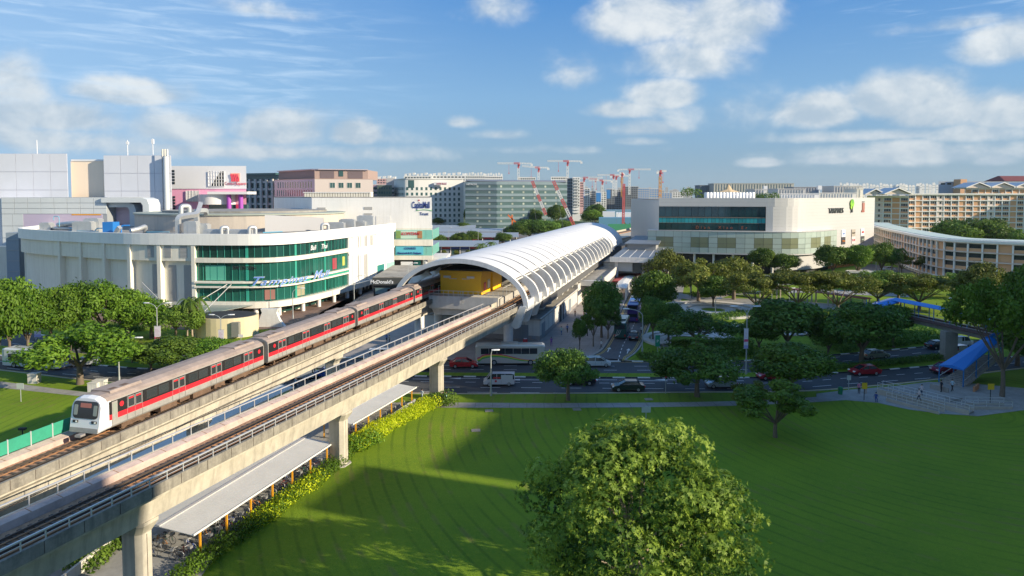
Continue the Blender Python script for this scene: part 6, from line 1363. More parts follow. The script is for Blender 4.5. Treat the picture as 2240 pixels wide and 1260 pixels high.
TREES = [
 ('umbrella', 175, 697, 841, 262, 'spreading tree with pale forked trunk before the white and green bus', ML_bri, 'street trees left'),
 ('round', -8, 592, 838, 118, 'tall bright tree cut by the left edge above the lawn', ML_bri, 'street trees left'), ('round', 22, 600, 790, 110, 'bright green tree behind the left edge tree', ML_bri, 'street trees left'),
 ('round', 62, 628, 778, 120, 'leafy tree behind the leftmost double street lamp', ML_bri, 'trees before the mall'), ('umbrella', 112, 608, 765, 150, 'bright crown hiding the red cinema letters', ML_bri, 'trees before the mall'), ('round', 168, 606, 757, 110, 'rounded tree third along the mall wall', ML_bri, 'trees before the mall'),
 ('umbrella', 226, 604, 752, 165, 'highest broad crown in the row before the mall panels', ML_bri, 'trees before the mall'), ('round', 280, 628, 748, 110, 'rounded tree before the two tall louvres', ML_bri, 'trees before the mall'), ('umbrella', 332, 645, 740, 150, 'tree behind the middle double street lamp', ML_bri, 'trees before the mall'), ('umbrella', 385, 655, 744, 120, 'dark based tree left of the palms', ML_mid, 'trees before the mall'),
 ('umbrella', 375, 728, 812, 185, 'low wide tree on the median left of the train', ML_mid, 'median trees left'), ('round', 470, 738, 806, 110, 'small full tree on the median touching the train roof line', ML_bri, 'median trees left'), ('round', 330, 752, 812, 90, 'bushy low tree on the median near the bare sapling', ML_mid, 'median trees left'), ('sparse', 289, 742, 795, 55, 'thin pale sapling in the grass median', ML_olv, None),
 ('round', 140, 775, 838, 40, 'x', ML_mid, None),
 ('umbrella', 1243, 746, 876, 158, 'dark verge tree in front of the silver coach', ML_drk, 'verge trees'), ('umbrella', 1525, 734, 868, 205, 'wide dark verge tree before the park', ML_drk, 'verge trees'), ('round', 1728, 748, 866, 185, 'rounded verge tree right of the banner lamp', ML_mid, 'verge trees'), ('sparse', 1696, 836, 957, 182, 'small open crowned tree standing on the lawn', ML_mid, None), ('sparse', 1640, 832, 905, 90, 'thin reddish green shrub tree left of the lawn tree', ML_olv, None),
 ('round', 1316, 608, 738, 88, 'dark green tree on the paved square beside the station', ML_drk, 'trees on the square'), ('round', 1268, 690, 765, 34, 'small ball crowned sapling on the square', ML_drk, 'trees on the square'), ('sparse', 1298, 676, 758, 58, 'thin young tree beside the lamp on the square', ML_mid, 'trees on the square'), ('sparse', 1330, 668, 742, 60, 'young tree before the green bus', ML_drk, 'trees on the square'),
 ('round', 1432, 588, 712, 105, 'sunlit tree between bus lane and park path', ML_mid, 'trees along the bus lane'), ('round', 1428, 645, 745, 66, 'shaded tree over the blue coach lane', ML_drk, 'trees along the bus lane'), ('round', 1462, 655, 745, 74, 'dark tree beside the curved lamp of the bus lane', ML_drk, 'trees along the bus lane'), ('umbrella', 1460, 538, 632, 105, 'sunlit olive tree at the corner of the glass mall', ML_olv, 'trees before the glass mall'),
 ('umbrella', 1525, 672, 768, 190, 'broad dark tree shading the white park steps', ML_drk, 'park trees'), ('umbrella', 1528, 552, 662, 140, 'spreading olive tree at the covered walk', ML_olv, 'trees before the glass mall'), ('umbrella', 1605, 556, 655, 150, 'spreading olive tree in the middle of the mall front', ML_olv, 'trees before the glass mall'), ('round', 1668, 540, 606, 62, 'small tree before the curved glass of the mall', ML_mid, 'trees before the glass mall'),
 ('round', 1716, 553, 607, 66, 'ball shaped tree before the grey mall wall', ML_mid, 'trees before the glass mall'), ('round', 1822, 530, 610, 86, 'full tree casting shade on the grey mall wall', ML_mid, 'trees before the glass mall'), ('round', 1876, 533, 612, 72, 'bright tree below the shop sign boards', ML_bri, 'trees before the glass mall'), ('round', 1928, 528, 606, 66, 'tree at the right corner of the grey mall', ML_mid, 'trees before the flats'),
 ('sparse', 1972, 556, 600, 52, 'light street tree left on the flats street', ML_olv, 'trees before the flats'), ('sparse', 2030, 556, 602, 56, 'light street tree middle on the flats street', ML_olv, 'trees before the flats'), ('round', 2122, 560, 612, 66, 'round street tree before the cream arcade', ML_mid, 'trees before the flats'), ('round', 2200, 552, 612, 70, 'round street tree near the right edge of the arcade', ML_mid, 'trees before the flats'),
 ('layered', 1655, 592, 690, 150, 'flat layered rain tree left in the park', ML_olv, 'rain trees in the park'), ('layered', 1745, 585, 688, 170, 'flat layered rain tree above the park steps', ML_olv, 'rain trees in the park'), ('layered', 1832, 592, 690, 170, 'layered rain tree left of the blue footbridge', ML_olv, 'rain trees in the park'), ('layered', 1920, 590, 672, 150, 'layered rain tree behind the blue footbridge roof', ML_mid, 'rain trees in the park'), ('layered', 2010, 596, 680, 170, 'wide rain tree behind the footbridge middle', ML_olv, 'rain trees in the park'),
 ('umbrella', 1965, 600, 664, 120, 'dense tree filling the gap behind the footbridge', ML_drk, 'park trees'), ('umbrella', 2085, 590, 650, 130, 'dark tree right behind the footbridge deck', ML_drk, 'park trees'), ('round', 1560, 600, 672, 70, 'small park tree beside the covered walk', ML_mid, 'park trees'),
 ('round', 1722, 643, 775, 178, 'large dark round tree in the park centre', ML_drk, 'park trees'), ('round', 1660, 690, 772, 90, 'low dark tree left of the large round one', ML_drk, 'park trees'), ('round', 1885, 655, 795, 172, 'dark tree covering the near end of the footbridge', ML_drk, 'park trees'), ('round', 1812, 700, 782, 90, 'low dark tree before the far footbridge stair', ML_drk, 'park trees'), ('round', 1955, 662, 760, 90, 'dark tree under the footbridge deck', ML_drk, 'park trees'),
 ('layered', 2192, 604, 868, 225, 'tall feathery tree over the blue stair roof', ML_bri, 'trees at the footbridge stair'), ('layered', 2300, 570, 850, 230, 'feathery tree cut by the right edge', ML_mid, 'trees at the footbridge stair'), ('umbrella', 2150, 566, 690, 140, 'yellow tinged tree beyond the stair', ML_olv, 'trees at the footbridge stair'), ('round', 2225, 640, 800, 150, 'dark mass tree at the right edge behind the stair', ML_drk, 'trees at the footbridge stair'), ('round', 2240, 610, 730, 120, 'shaded tree on the right edge near the bridge', ML_drk, 'trees at the footbridge stair'), ('round', 2262, 690, 840, 130, 'dark low tree right of the stair foot', ML_drk, 'trees at the footbridge stair'),
 ('round', 2085, 478, 552, 90, 'tree top seen over the curved block roof, left', ML_drk, 'trees behind the curved block'), ('umbrella', 2130, 474, 556, 130, 'tree top over the curved block roof, second', ML_mid, 'trees behind the curved block'), ('round', 2172, 472, 556, 90, 'tallest tree top over the curved block', ML_mid, 'trees behind the curved block'), ('umbrella', 2222, 494, 560, 90, 'tree top over the curved block near the right edge', ML_drk, 'trees behind the curved block'),
 ('palm', 421, 650, 742, 62, 'palm left of the cream planter pavilion', None, 'palms'), ('palm', 432, 642, 738, 58, 'palm tallest of the pair by the pavilion', None, 'palms'), ('palm', 410, 645, 742, 50, 'palm in the cluster before the canopy', None, 'palms'), ('palm', 1950, 540, 604, 44, 'palm at the left end of the arcade', None, 'palms'), ('palm', 1966, 538, 602, 44, 'second palm at the arcade left end', None, 'palms'), ('palm', 2058, 542, 602, 50, 'palm in the middle of the curved block', None, 'palms'), ('palm', 2150, 548, 604, 44, 'palm before the right part of the curved block', None, 'palms'),
 ('palm', 1052, 530, 566, 34, 'palm beside the vault roof, left one', None, 'palms'), ('palm', 1074, 526, 562, 34, 'palm beside the vault roof, right one', None, 'palms'),
 ('round', 1158, 478, 528, 76, 'big dark tree left behind the vault roof', ML_drk, 'trees behind the vault'), ('round', 1192, 480, 528, 72, 'big dark tree right behind the vault roof', ML_drk, 'trees behind the vault'), ('round', 1128, 488, 530, 56, 'green tree at the interchange roof end', ML_mid, 'trees behind the vault'), ('round', 1228, 480, 512, 60, 'bright tree behind the vault crest', ML_mid, 'trees behind the vault'), ('round', 1100, 508, 540, 40, 'round tree in front of the red buses', ML_mid, 'interchange trees'),
 ('round', 1302, 443, 492, 46, 'tall twin tree beyond the vault, left', ML_mid, 'trees behind the vault'), ('round', 1296, 458, 500, 52, 'lighter tree before the tall twin', ML_bri, 'trees behind the vault'), ('round', 1012, 486, 512, 36, 'tree between the interchange roofs', ML_mid, 'interchange trees'), ('round', 1006, 506, 542, 42, 'tree on the shop row strip', ML_mid, 'interchange trees'), ('round', 955, 512, 546, 44, 'tree beside the poster wing', ML_mid, 'interchange trees'), ('round', 1035, 504, 538, 40, 'tree in front of the long interchange roof', ML_mid, 'interchange trees'),
 ('round', 958, 473, 498, 26, 'small tree before the round office', ML_mid, 'interchange trees'), ('round', 1218, 446, 502, 46, 'tree before the slim tower', ML_mid, 'office street trees'), ('round', 1170, 456, 500, 34, 'tree before the glass office right part', ML_mid, 'office street trees')]
for k in range(13): TREES.append(('sparse' if k % 3 else 'round', 1024+k*10.5, 452+(k*7) % 9, 499, 22, 'slender street tree %s the glass office entrance' % ('in the row before' if k else 'first in the row before'), ML_bri if k % 2 else ML_mid, 'slender trees before the glass office'))
for t in TREES:
    if t[5] == 'x': continue
    tree(t[0], t[1], t[2], t[3], t[4], t[5], t[6], t[7])
for k in range(5): tree('round', 1000+k*26-28, 546, 563, 12, 'small clipped tree in the row before the shop signs', ML_olv, 'clipped trees at the shop row')
# roof garden of the right mall
bl = [(XY(1500+k*8.5, 272)+rnd.uniform(-.5, .5), 272+rnd.uniform(-1, 2), 28.1+rnd.uniform(0, .8)+(1.8 if k < 4 else 0), 1.3+rnd.random()*.8, rnd.uniform(.2, .9)) for k in range(24)]
o = put('roof_shrubs', leaves('roof_shrubs', bl, 60, .5, .3, ML_bri, seed=9), Matrix.Identity(4), None); o['label'] = 'green shrubs of the roof garden on the right mall'; o['category'] = 'shrubs'
o = put('planter_shrubs', leaves('planter_shrubs', [(G(487, 735).x-6+k*.62, 140+rnd.uniform(-.5, 2)*0+G(487, 735).y-1.5+2*(k % 3), 4.5, .75, rnd.uniform(.4, 1)) for k in range(20)], 110, .4, .2, ML_bri, seed=10), Matrix.Identity(4), None); o['label'] = 'shrubs growing on top of the cream planter pavilion'; o['category'] = 'shrubs'
# far woods towards the horizon
bl = []
for k in range(620):
    Y = rnd.uniform(700, 2600); X = rnd.uniform(-.8, .8)*Y
    if -.13 < X/Y < .21 and Y < 1300: continue
    bl.append((X, Y, rnd.uniform(2, 6), rnd.uniform(9, 20), rnd.uniform(.1, .9)))
o = put('distant_woods', leaves('distant_woods', bl, .55, 4.2, 3.4, ML_drk, seed=12), Matrix.Identity(4), None, kind='stuff'); o['label'] = 'dark wooded strip along the horizon'; o['category'] = 'woodland'
bl = [(rnd.uniform(80, 240), rnd.uniform(500, 620), rnd.uniform(1, 5), rnd.uniform(3, 6), rnd.uniform(.1, .8)) for k in range(60)]
o = put('site_trees', leaves('site_trees', bl, 4, 1.6, 1.2, ML_drk, seed=13), Matrix.Identity(4), None, kind='stuff'); o['label'] = 'dark trees behind the right mall towards the building site'; o['category'] = 'woodland'
# hedges
def hedge(pts, w_, h, label, m, per=130, L_=.30, seed=1, name='hedge', group=None, z=0):
    P = Path(pts); bl = []; g = random.Random(seed); t = 0; r = h*.55
    while t < P.len:
        for q in range(max(1, int(w_/r))): o_ = (q+.5)/max(1, int(w_/r))*w_-w_/2; p = P.ofs(t, o_+g.uniform(-.15, .15), z+h*.5+g.uniform(-.12, .14)); bl.append((p.x, p.y, p.z, r*g.uniform(.85, 1.2), g.uniform(.2, 1)))
        t += r*.85
    me = leaves(name, bl, per, L_, L_*.5, m, droop=-.4, seed=seed); b = P.at(P.len/2); T = Matrix.Translation(b); me.transform(T.inverted()); o = put(name, me, T, None); o['label'] = label; o['category'] = 'hedge'
    if group: o['group'] = group
    return o
def gp2(l): return [G(*q).to_2d() for q in l]
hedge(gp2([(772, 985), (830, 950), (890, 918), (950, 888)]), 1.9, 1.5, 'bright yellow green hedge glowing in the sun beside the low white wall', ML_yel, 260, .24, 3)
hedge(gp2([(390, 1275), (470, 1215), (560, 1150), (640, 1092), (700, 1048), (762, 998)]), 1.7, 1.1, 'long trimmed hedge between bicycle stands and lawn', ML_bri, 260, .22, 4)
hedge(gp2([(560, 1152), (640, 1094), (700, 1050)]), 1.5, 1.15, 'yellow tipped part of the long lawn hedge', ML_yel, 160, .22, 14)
hedge(gp2([(768, 990), (800, 975), (822, 968)]), 1.8, 1.6, 'bushy green shrub between the two shelter roofs', ML_bri, 200, .3, 5); hedge(gp2([(948, 888), (985, 884)]), 2.0, 1.7, 'dark green shrub at the far end of the yellow hedge', ML_mid, 200, .3, 6)
hedge(gp2([(1790, 812), (1880, 806), (1990, 795), (2070, 785)]), 1.6, 1.1, 'clipped hedge on the median right of the red car', ML_drk, 120, .3, 7); hedge(gp2([(1400, 783), (1455, 783)]), 3.0, .8, 'low hedge on the corner island of the bus street', ML_mid, 120, .3, 8)
for i, q in enumerate([[(1830, 768), (1960, 752), (2060, 742)], [(1840, 756), (1960, 740), (2040, 730)], [(1450, 778), (1600, 776), (1760, 770)], [(1470, 762), (1560, 755), (1640, 752)], [(1550, 700), (1640, 690), (1760, 700)], [(1520, 650), (1620, 640), (1720, 645)]]):
    hedge(gp2(q), 4, 1.3, ('dark hedge behind the far kerb at the right', 'second dark hedge row rising behind the far kerb', 'low shrubs along the far kerb of the park', 'shrub bed below the broad park tree', 'shrub bed inside the park steps', 'low planting in front of the covered walk')[i], ML_drk if i < 5 else ML_mid, 45, .42, 20+i)
hedge(gp2([(180, 1250), (230, 1205), (265, 1180)]), 2.2, 1.0, 'overgrown hedge under the near viaduct at the lower left', ML_mid, 150, .3, 9)
hedge([(-105, 156), (-95, 152), (-80, 147)], 3, 1.2, 'low dark shrubs at the mall forecourt edge', ML_mid, 60, .4, 30)
# ---- the big tree in the foreground
def big_tree():
    c = Vector((8.5, 46.0, 0)); root = thing('mango_tree', 'large leafy tree in the foreground with drooping bright leaf tufts', 'tree', c); g = np.random.default_rng(77); bl = []
    for i in range(190):
        u = g.normal(size=3); u /= np.linalg.norm(u); u[2] = u[2]*.98
        if u[2] < -.45: continue
        a = math.atan2(u[1], u[0]); f = 1+.13*math.sin(3*a+1)+.08*math.sin(7*a); hh = u[2]; rad = (7.5*f if hh < .15 else 7.5*f*(1-.22*(hh-.15)))*(.66+.42*g.random())
        zz = 6.7+hh*6.9*(.86+.2*g.random()); bl.append((c.x+u[0]*rad*.96, c.y+u[1]*rad*.9, zz, .55+1.0*g.random()**1.4, .1+.85*g.random()))
    for dx, dz, r in ((-1.0, 13.3, 1.0), (-.2, 13.9, .8), (.4, 13.0, 1.2), (-3.6, 12.8, 1.0), (2.6, 13.4, 1.2), (4.2, 12.4, 1.1)): bl.append((c.x+dx, c.y+.2, dz-.3, r, .75))
    for i in range(24):
        a = -1.57+g.normal(0, .75); hh = g.uniform(-.1, .85); rad = 7.0*math.sqrt(1-hh*hh*.8)*(.85+.2*g.random()); bl.append((c.x+math.cos(a)*rad, c.y+math.sin(a)*rad*.9, 6.9+hh*7.0, .7+.8*g.random(), .1+.85*g.random()))
    me = leaves('crown', bl, 64, .27, .068, ML_fg, droop=.5, seed=5, whorl=11, shell=.55); me.transform(Matrix.Translation(c).inverted()); put('crown', me, Matrix.Translation(c), root)
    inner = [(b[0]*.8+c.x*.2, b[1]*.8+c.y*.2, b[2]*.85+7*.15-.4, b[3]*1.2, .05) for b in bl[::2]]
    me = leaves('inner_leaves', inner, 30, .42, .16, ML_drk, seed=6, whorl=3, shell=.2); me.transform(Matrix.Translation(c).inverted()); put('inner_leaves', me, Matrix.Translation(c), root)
    mb = MB(); mb.tube([c-Vector((0, 0, .2)), c+Vector((.2, 0, 1.6)), c+Vector((0, .1, 3.2))], [.62, .48, .42], 12)
    for k in range(15):
        a = k*2.4; q = bl[k*7]; e = Vector(q[:3]); s = c+Vector((0, 0, 2.7+.12*k)); m1 = s.lerp(e, .4)+Vector((0, 0, .6)); m2 = s.lerp(e, .75)+Vector((.2*math.sin(k), .2, .3)); mb.tube([s, m1, m2, e], [.19, .12, .07, .02], 7)
        for b in bl[k*7+1:k*7+4]:
            if (Vector(b[:3])-m2).length < 4.5: mb.tube([m2, Vector(b[:3])], [.07, .02], 5)
    part('trunk', mb, M_barkp, root)
big_tree()
# fallen leaves and tufts on the near lawn
ML_yg = leafmat('grass_blades', (.13, .22, .012), (.26, .34, .03), .4)
def tufts():
    g = np.random.default_rng(2); n = 26000; Y = 38+60*g.random(n)**1.4; X = -24+(g.random(n))*88; ok = (X > -9.0-(95-Y)*.34-4) & (X < Y*.8); X, Y = X[ok], Y[ok]; n = len(X); C = np.stack([X, Y, np.full(n, .05)], 1)
    h = .05+.08*g.random(n); a = g.random(n)*6.28; dx = np.stack([np.cos(a)*.05, np.sin(a)*.05, np.zeros(n)], 1); tp = np.stack([g.normal(0, .03, n), g.normal(0, .03, n), h], 1)
    V = np.stack([C-dx, C+dx, C+tp], 1).reshape(-1, 3); me = bpy.data.meshes.new('grass_tuft'); me.from_pydata(V.tolist(), [], np.arange(3*n).reshape(-1, 3).tolist()); me.attributes.new('tone', 'FLOAT', 'POINT').data.foreach_set('value', np.repeat(g.random(n), 3).astype(np.float32)); me.materials.append(ML_yg)
    o = put('grass_tufts', me, Matrix.Identity(4), None, kind='stuff'); o['label'] = 'short tufts of grass scattered over the lawn'; o['category'] = 'grass'
# ================================================================= VEHICLES
P_paint = mat('paint', (.5, .5, .5), .3, coat=.6, metal=.1); M_tyre = mat('tyre', (.02, .02, .02), .85); M_rim = mat('rim', (.45, .45, .46), .35, metal=.7); M_cg = mat('car_glass', (.02, .028, .032), .06, spec=.9)
M_tl = mat('tail_light', (.45, .01, .01), .3); M_hl = mat('head_light', (.75, .75, .72), .2); M_plate = mat('number_plate', (.6, .6, .55), .6); M_trim = mat('black_trim', (.02, .02, .022), .6)
_pc = {}
def paint(c):
    k = tuple(round(x, 3) for x in c)
    if k not in _pc: _pc[k] = mat('paint_%d' % len(_pc), c, .28, coat=.6, metal=.15)
    return _pc[k]
wheel_me = MB().cyl((0, -.11, 0), (0, .11, 0), .32, 18).mesh('wheel', M_tyre); rim_me = MB().cyl((0, -.125, 0), (0, .125, 0), .2, 12).mesh('rim', M_rim)
def wheels(root, xs, w_, r=1.0):
    for x in xs:
        for s in (-1, 1): M = Matrix.Translation((x, s*(w_/2-.12), .32*r)) @ Matrix.Scale(r, 4); q = put('wheel', wheel_me, M, root); put('rim', rim_me, M, q)
def sideloft(prof, w_, edge=.07, taper=None):
    n = len(prof); cx_ = sum(p[0] for p in prof)/n; cz_ = sum(p[1] for p in prof)/n
    def lay(y, k):
        out = []
        for x, z in prof:
            yy = y
            if taper: yy = y*(1-taper*max(0, (z-prof[0][1])))
            out.append(Vector((cx_+(x-cx_)*k, yy, cz_+(z-cz_)*k)))
        return out
    return MB().loft([lay(-w_/2, .95), lay(-w_/2+edge, 1), lay(w_/2-edge, 1), lay(w_/2, .95)], smooth=False)
def car_proto(kind):
    root = thing(kind, 'x', 'car')
    if kind == 'sedan_car': B = [(-2.2, .28), (-2.28, .62), (-2.2, .93), (-1.45, 1.0), (.95, .97), (1.9, .82), (2.22, .62), (2.2, .28)]; C = [(-1.75, .96), (-1.15, 1.40), (-.3, 1.46), (.35, 1.40), (1.25, .93)]; w_ = 1.72
    elif kind == 'hatch_car': B = [(-1.95, .28), (-2.05, .65), (-1.98, 1.0), (-1.4, 1.03), (1.0, 1.0), (1.9, .84), (2.15, .62), (2.12, .28)]; C = [(-1.95, .98), (-1.7, 1.48), (-.4, 1.58), (.5, 1.50), (1.5, .95)]; w_ = 1.74
    else: B = [(-2.35, .32), (-2.42, .8), (-2.38, 1.1), (-1.6, 1.12), (1.55, 1.12), (2.2, .95), (2.42, .7), (2.4, .32)]; C = [(-2.36, 1.08), (-2.28, 1.82), (-1.9, 1.93), (1.0, 1.93), (1.35, 1.75), (1.95, 1.08)]; w_ = 1.85
    bd = put('body', sideloft(B, w_).mesh('body', P_paint), Matrix.Identity(4), root); put('cabin_glass', sideloft(C, w_-.16, .05, .17 if kind != 'van' else .06).mesh('cabin_glass', M_cg), Matrix.Identity(4), root)
    top = max(p[1] for p in C); xs = [p[0] for p in C if p[1] > top-.14]
    mb = MB(); wt = (w_-.16)*(1-.17*.5 if kind != 'van' else .95); mb.loft([[Vector((x, y*wt/2, top+dz)) for y, dz in ((-.96, -.05), (-.8, .015), (.8, .015), (.96, -.05))] for x in (min(xs)-.1, (min(xs)+max(xs))/2, max(xs)+.05)]); put('roof', mb.mesh('roof', P_paint), Matrix.Identity(4), root)
    mb = MB(); zb = C[0][1]
    pil = ((C[0][0], C[1][0]), (-.35 if kind != 'van' else -.9, -.3 if kind != 'van' else -.9), (C[-1][0], C[-2][0])) + (((.35, .35),) if kind == 'van' else ())
    for s in (-1, 1):
        for a_, b_ in pil: mb.beam((a_, s*(w_/2-.09), zb), (b_, s*wt/2*.97, top-.03), .09, .07)
    put('pillar', mb.mesh('pillar', P_paint), Matrix.Identity(4), root, kind='stuff')
    if kind == 'van': put('side_panel', MB().box(-2.1, -w_/2+.0, 1.1, -.3, -w_/2+.08, 1.78).box(-2.1, w_/2-.08, 1.1, -.3, w_/2, 1.78).mesh('side_panel', P_paint), Matrix.Identity(4), root, kind='stuff')
    for s in (-1, 1): put('headlight', MB().box(B[-2][0]-.25, s*w_*.37-.2, B[-2][1]-.02, B[-2][0]+.0, s*w_*.37+.2, B[-2][1]+.13).mesh('headlight', M_hl), Matrix.Identity(4), root); put('tail_light', MB().box(B[1][0]-.02, s*w_*.38-.18, .68, B[1][0]+.12, s*w_*.38+.18, .86).mesh('tail_light', M_tl), Matrix.Identity(4), root); put('door_mirror', MB().cbox((C[-1][0]-.35, s*(w_/2+.06), 1.0), (.14, .2, .13)).mesh('door_mirror', P_paint), Matrix.Identity(4), root)
    put('bumper', MB().box(B[-1][0]-.1, -w_*.46, .25, B[-1][0]+.06, w_*.46, .42).mesh('bumper', M_trim), Matrix.Identity(4), root); put('number_plate', MB().box(B[1][0]-.05, -.25, .5, B[1][0]+.02, .25, .62).mesh('number_plate', M_plate), Matrix.Identity(4), root)
    mb = MB()
    for s in (-1, 1):
        for x in (-.32, .62): mb.box(x-.008, s*w_/2-.012, .4, x+.008, s*w_/2+.004, .95)
    put('door_gap', mb.mesh('door_gap', M_trim), Matrix.Identity(4), root, kind='stuff'); wheels(root, (-1.35, 1.38) if kind != 'van' else (-1.5, 1.5), w_+.02); return root
CARP = {k: car_proto(k) for k in ('sedan_car', 'hatch_car', 'van')}
def bus_proto(name, L_, H_, W_=2.5, body=(.6, .6, .6), decks=1, wheelx=None):
    root = thing(name, 'x', 'bus'); pm = paint(body); r_ = .22
    sec = lambda x, k, dz=0: [Vector((x, y*k, z*(1 if z < 1 else 1-dz))) for y, z in ((-W_/2, .35), (-W_/2, H_-r_), (-W_/2+r_, H_), (W_/2-r_, H_), (W_/2, H_-r_), (W_/2, .35))]
    put('body', MB().loft([sec(-L_/2, .95, .03), sec(-L_/2+.25, 1), sec(L_/2-.5, 1), sec(L_/2, .93, .05)]).mesh('body', pm), Matrix.Identity(4), root)
    for d in range(decks):
        z0 = ((1.95 if name == 'coach' else 1.25) if decks == 1 else 1.15+d*1.85); z1 = z0+((1.0 if name == 'coach' else 1.15) if decks == 1 else .9); n = 7; w_ = (L_-2.2)/n
        for s in (-1, 1):
            for i in range(n): put('side_window', MB().box(-w_/2+.03, -.02, 0, w_/2-.03, .02, z1-z0).mesh('side_window', M_cg) if 0 else BW_(w_, z1-z0), Matrix.Translation((-L_/2+.9+w_*(i+.5), s*(W_/2+.005), z0)), root)
        put('windscreen', MB().box(L_/2-.06, -W_/2*.86, z0-.1, L_/2+.03, W_/2*.86, z1+.2).mesh('windscreen', M_cg), Matrix.Identity(4), root); put('rear_window', MB().box(-L_/2-.03, -W_/2*.8, z0+.15, -L_/2+.06, W_/2*.8, z1).mesh('rear_window', M_cg), Matrix.Identity(4), root)
    put('roof_unit', MB().box(-1.6, -.85, H_-.02, 1.4, .85, H_+.22).mesh('roof_unit', pm), Matrix.Identity(4), root); put('skirt', MB().box(-L_/2+.2, -W_/2+.04, .25, L_/2-.2, W_/2-.04, .42).mesh('skirt', M_trim), Matrix.Identity(4), root)
    for s in (-1, 1): put('tail_light', MB().box(-L_/2-.04, s*.98-.14, .6, -L_/2+.05, s*.98+.14, 1.0).mesh('tail_light', M_tl), Matrix.Identity(4), root); put('headlight', MB().box(L_/2-.08, s*.9-.2, .6, L_/2+.04, s*.9+.2, .82).mesh('headlight', M_hl), Matrix.Identity(4), root)
    wheels(root, wheelx or (-L_/2+3.2, L_/2-2.5), W_+.04, 1.5); return root
_bw = {}
def BW_(w_, h):
    k = (round(w_, 2), round(h, 2))
    if k not in _bw: _bw[k] = MB().box(-w_/2+.03, -.02, 0, w_/2-.03, .02, h).mesh('side_window', M_cg)
    return _bw[k]
def place(root, p, ang, label, cat=None, group=None):
    M = Matrix.Translation(p) @ rotz(ang); root.matrix_world = M; WM[root.name] = M; root['label'] = label
    if cat: root['category'] = cat
    if group: root['group'] = group
    return root
CARS = [('van', 1092, 842, 180, (.55, .57, .60), 'silver white van with red lettering heading left past the curved lamp', 'van'), ('sedan_car', 1268, 840, 178, (.015, .015, .02), 'black car half hidden behind the verge tree trunk', 'car'), ('sedan_car', 1373, 854, 179, (.02, .03, .03), 'dark green black saloon in the nearest lane', 'car'), ('hatch_car', 1578, 847, 181, (.33, .38, .43), 'silver blue people carrier driving left', 'car'),
 ('sedan_car', 1015, 803, 2, (.50, .02, .03), 'bright red saloon behind the viaduct pier', 'car'), ('sedan_car', 1690, 829, 181, (.40, .02, .04), 'red car partly hidden by the rounded verge tree', 'car'), ('sedan_car', 1891, 819, 187, (.33, .012, .02), 'dark red saloon on the bend with lights on', 'car'), ('sedan_car', 1914, 783, 12, (.30, .30, .24), 'pale gold saloon behind the median hedge', 'car'), ('sedan_car', 2052, 762, 15, (.02, .025, .035), 'dark saloon under the footbridge', 'car'), ('hatch_car', 2068, 815, 192, (.25, .02, .05), 'maroon car behind the blue stair roof', 'car'),
 ('sedan_car', 187, 799, 196, (.42, .44, .47), 'silver saloon behind the trunk of the spreading tree', 'car'), ('van', 656, 828, 183, (.38, .40, .43), 'silver grey van seen below the far viaduct', 'van'), ('sedan_car', 693, 806, 183, (.40, .42, .45), 'silver saloon next to the shaded pier', 'car'), ('sedan_car', 715, 824, 183, (.02, .08, .35), 'blue car between the van and the pier', 'car'), ('van', 838, 786, 4, (.55, .60, .66), 'white van on the far lanes beyond the track railing', 'van'), ('sedan_car', 925, 808, 3, (.06, .14, .12), 'dark green car behind the viaduct pier', 'car'), ('hatch_car', 1305, 801, 2, (.55, .60, .60), 'white green car behind the verge tree crown', 'car'), ('hatch_car', 1120, 826, 182, (.5, .02, .03), 'x', 'car'),
 ('sedan_car', 1387, 741, 76, (.02, .02, .025), 'black taxi with red lights driving up the bus street', 'taxi'), ('hatch_car', 1415, 705, 76, (.02, .10, .35), 'small blue car ahead of the motorcycle', 'car'), ('sedan_car', 1942, 592, 170, (.6, .6, .6), 'white car at the junction near the orange shopfront', 'car'), ('sedan_car', 1898, 776, 12, (.5, .5, .5), 'x', 'car'), ('van', 2085, 778, 195, (.62, .62, .64), 'white lorry cab hidden behind the stair roof', 'van'), ('van', 2098, 757, 14, (.6, .62, .64), 'white van beyond the footbridge column', 'van'), ('van', 2165, 604, 175, (.5, .52, .5), 'pale small truck on the flats street', 'van')]
for k, x, y, a, c, lab, cat in CARS:
    if lab == 'x': continue
    o = dup(CARP[k], G(x, y, .012), R(a), lab, (1.08 if k != 'van' else 1.0)); o['category'] = cat; recolor(o, P_paint, paint(c))
    if 'red lettering' in lab: put('sign_patch', MB().box(-.2, .935, 1.25, .9, .95, 1.45).mesh('sign_patch', M_redl), wm(o), o); put('sign_patch', MB().cyl((.5, .93, .85), (.5, .95, .85), .18).mesh('sign_patch', M_redl), wm(o), o)
    if cat == 'taxi': put('taxi_sign', MB().box(-.3, -.35, 1.46, -.1, .35, 1.62).mesh('taxi_sign', M_tw), wm(o), o)
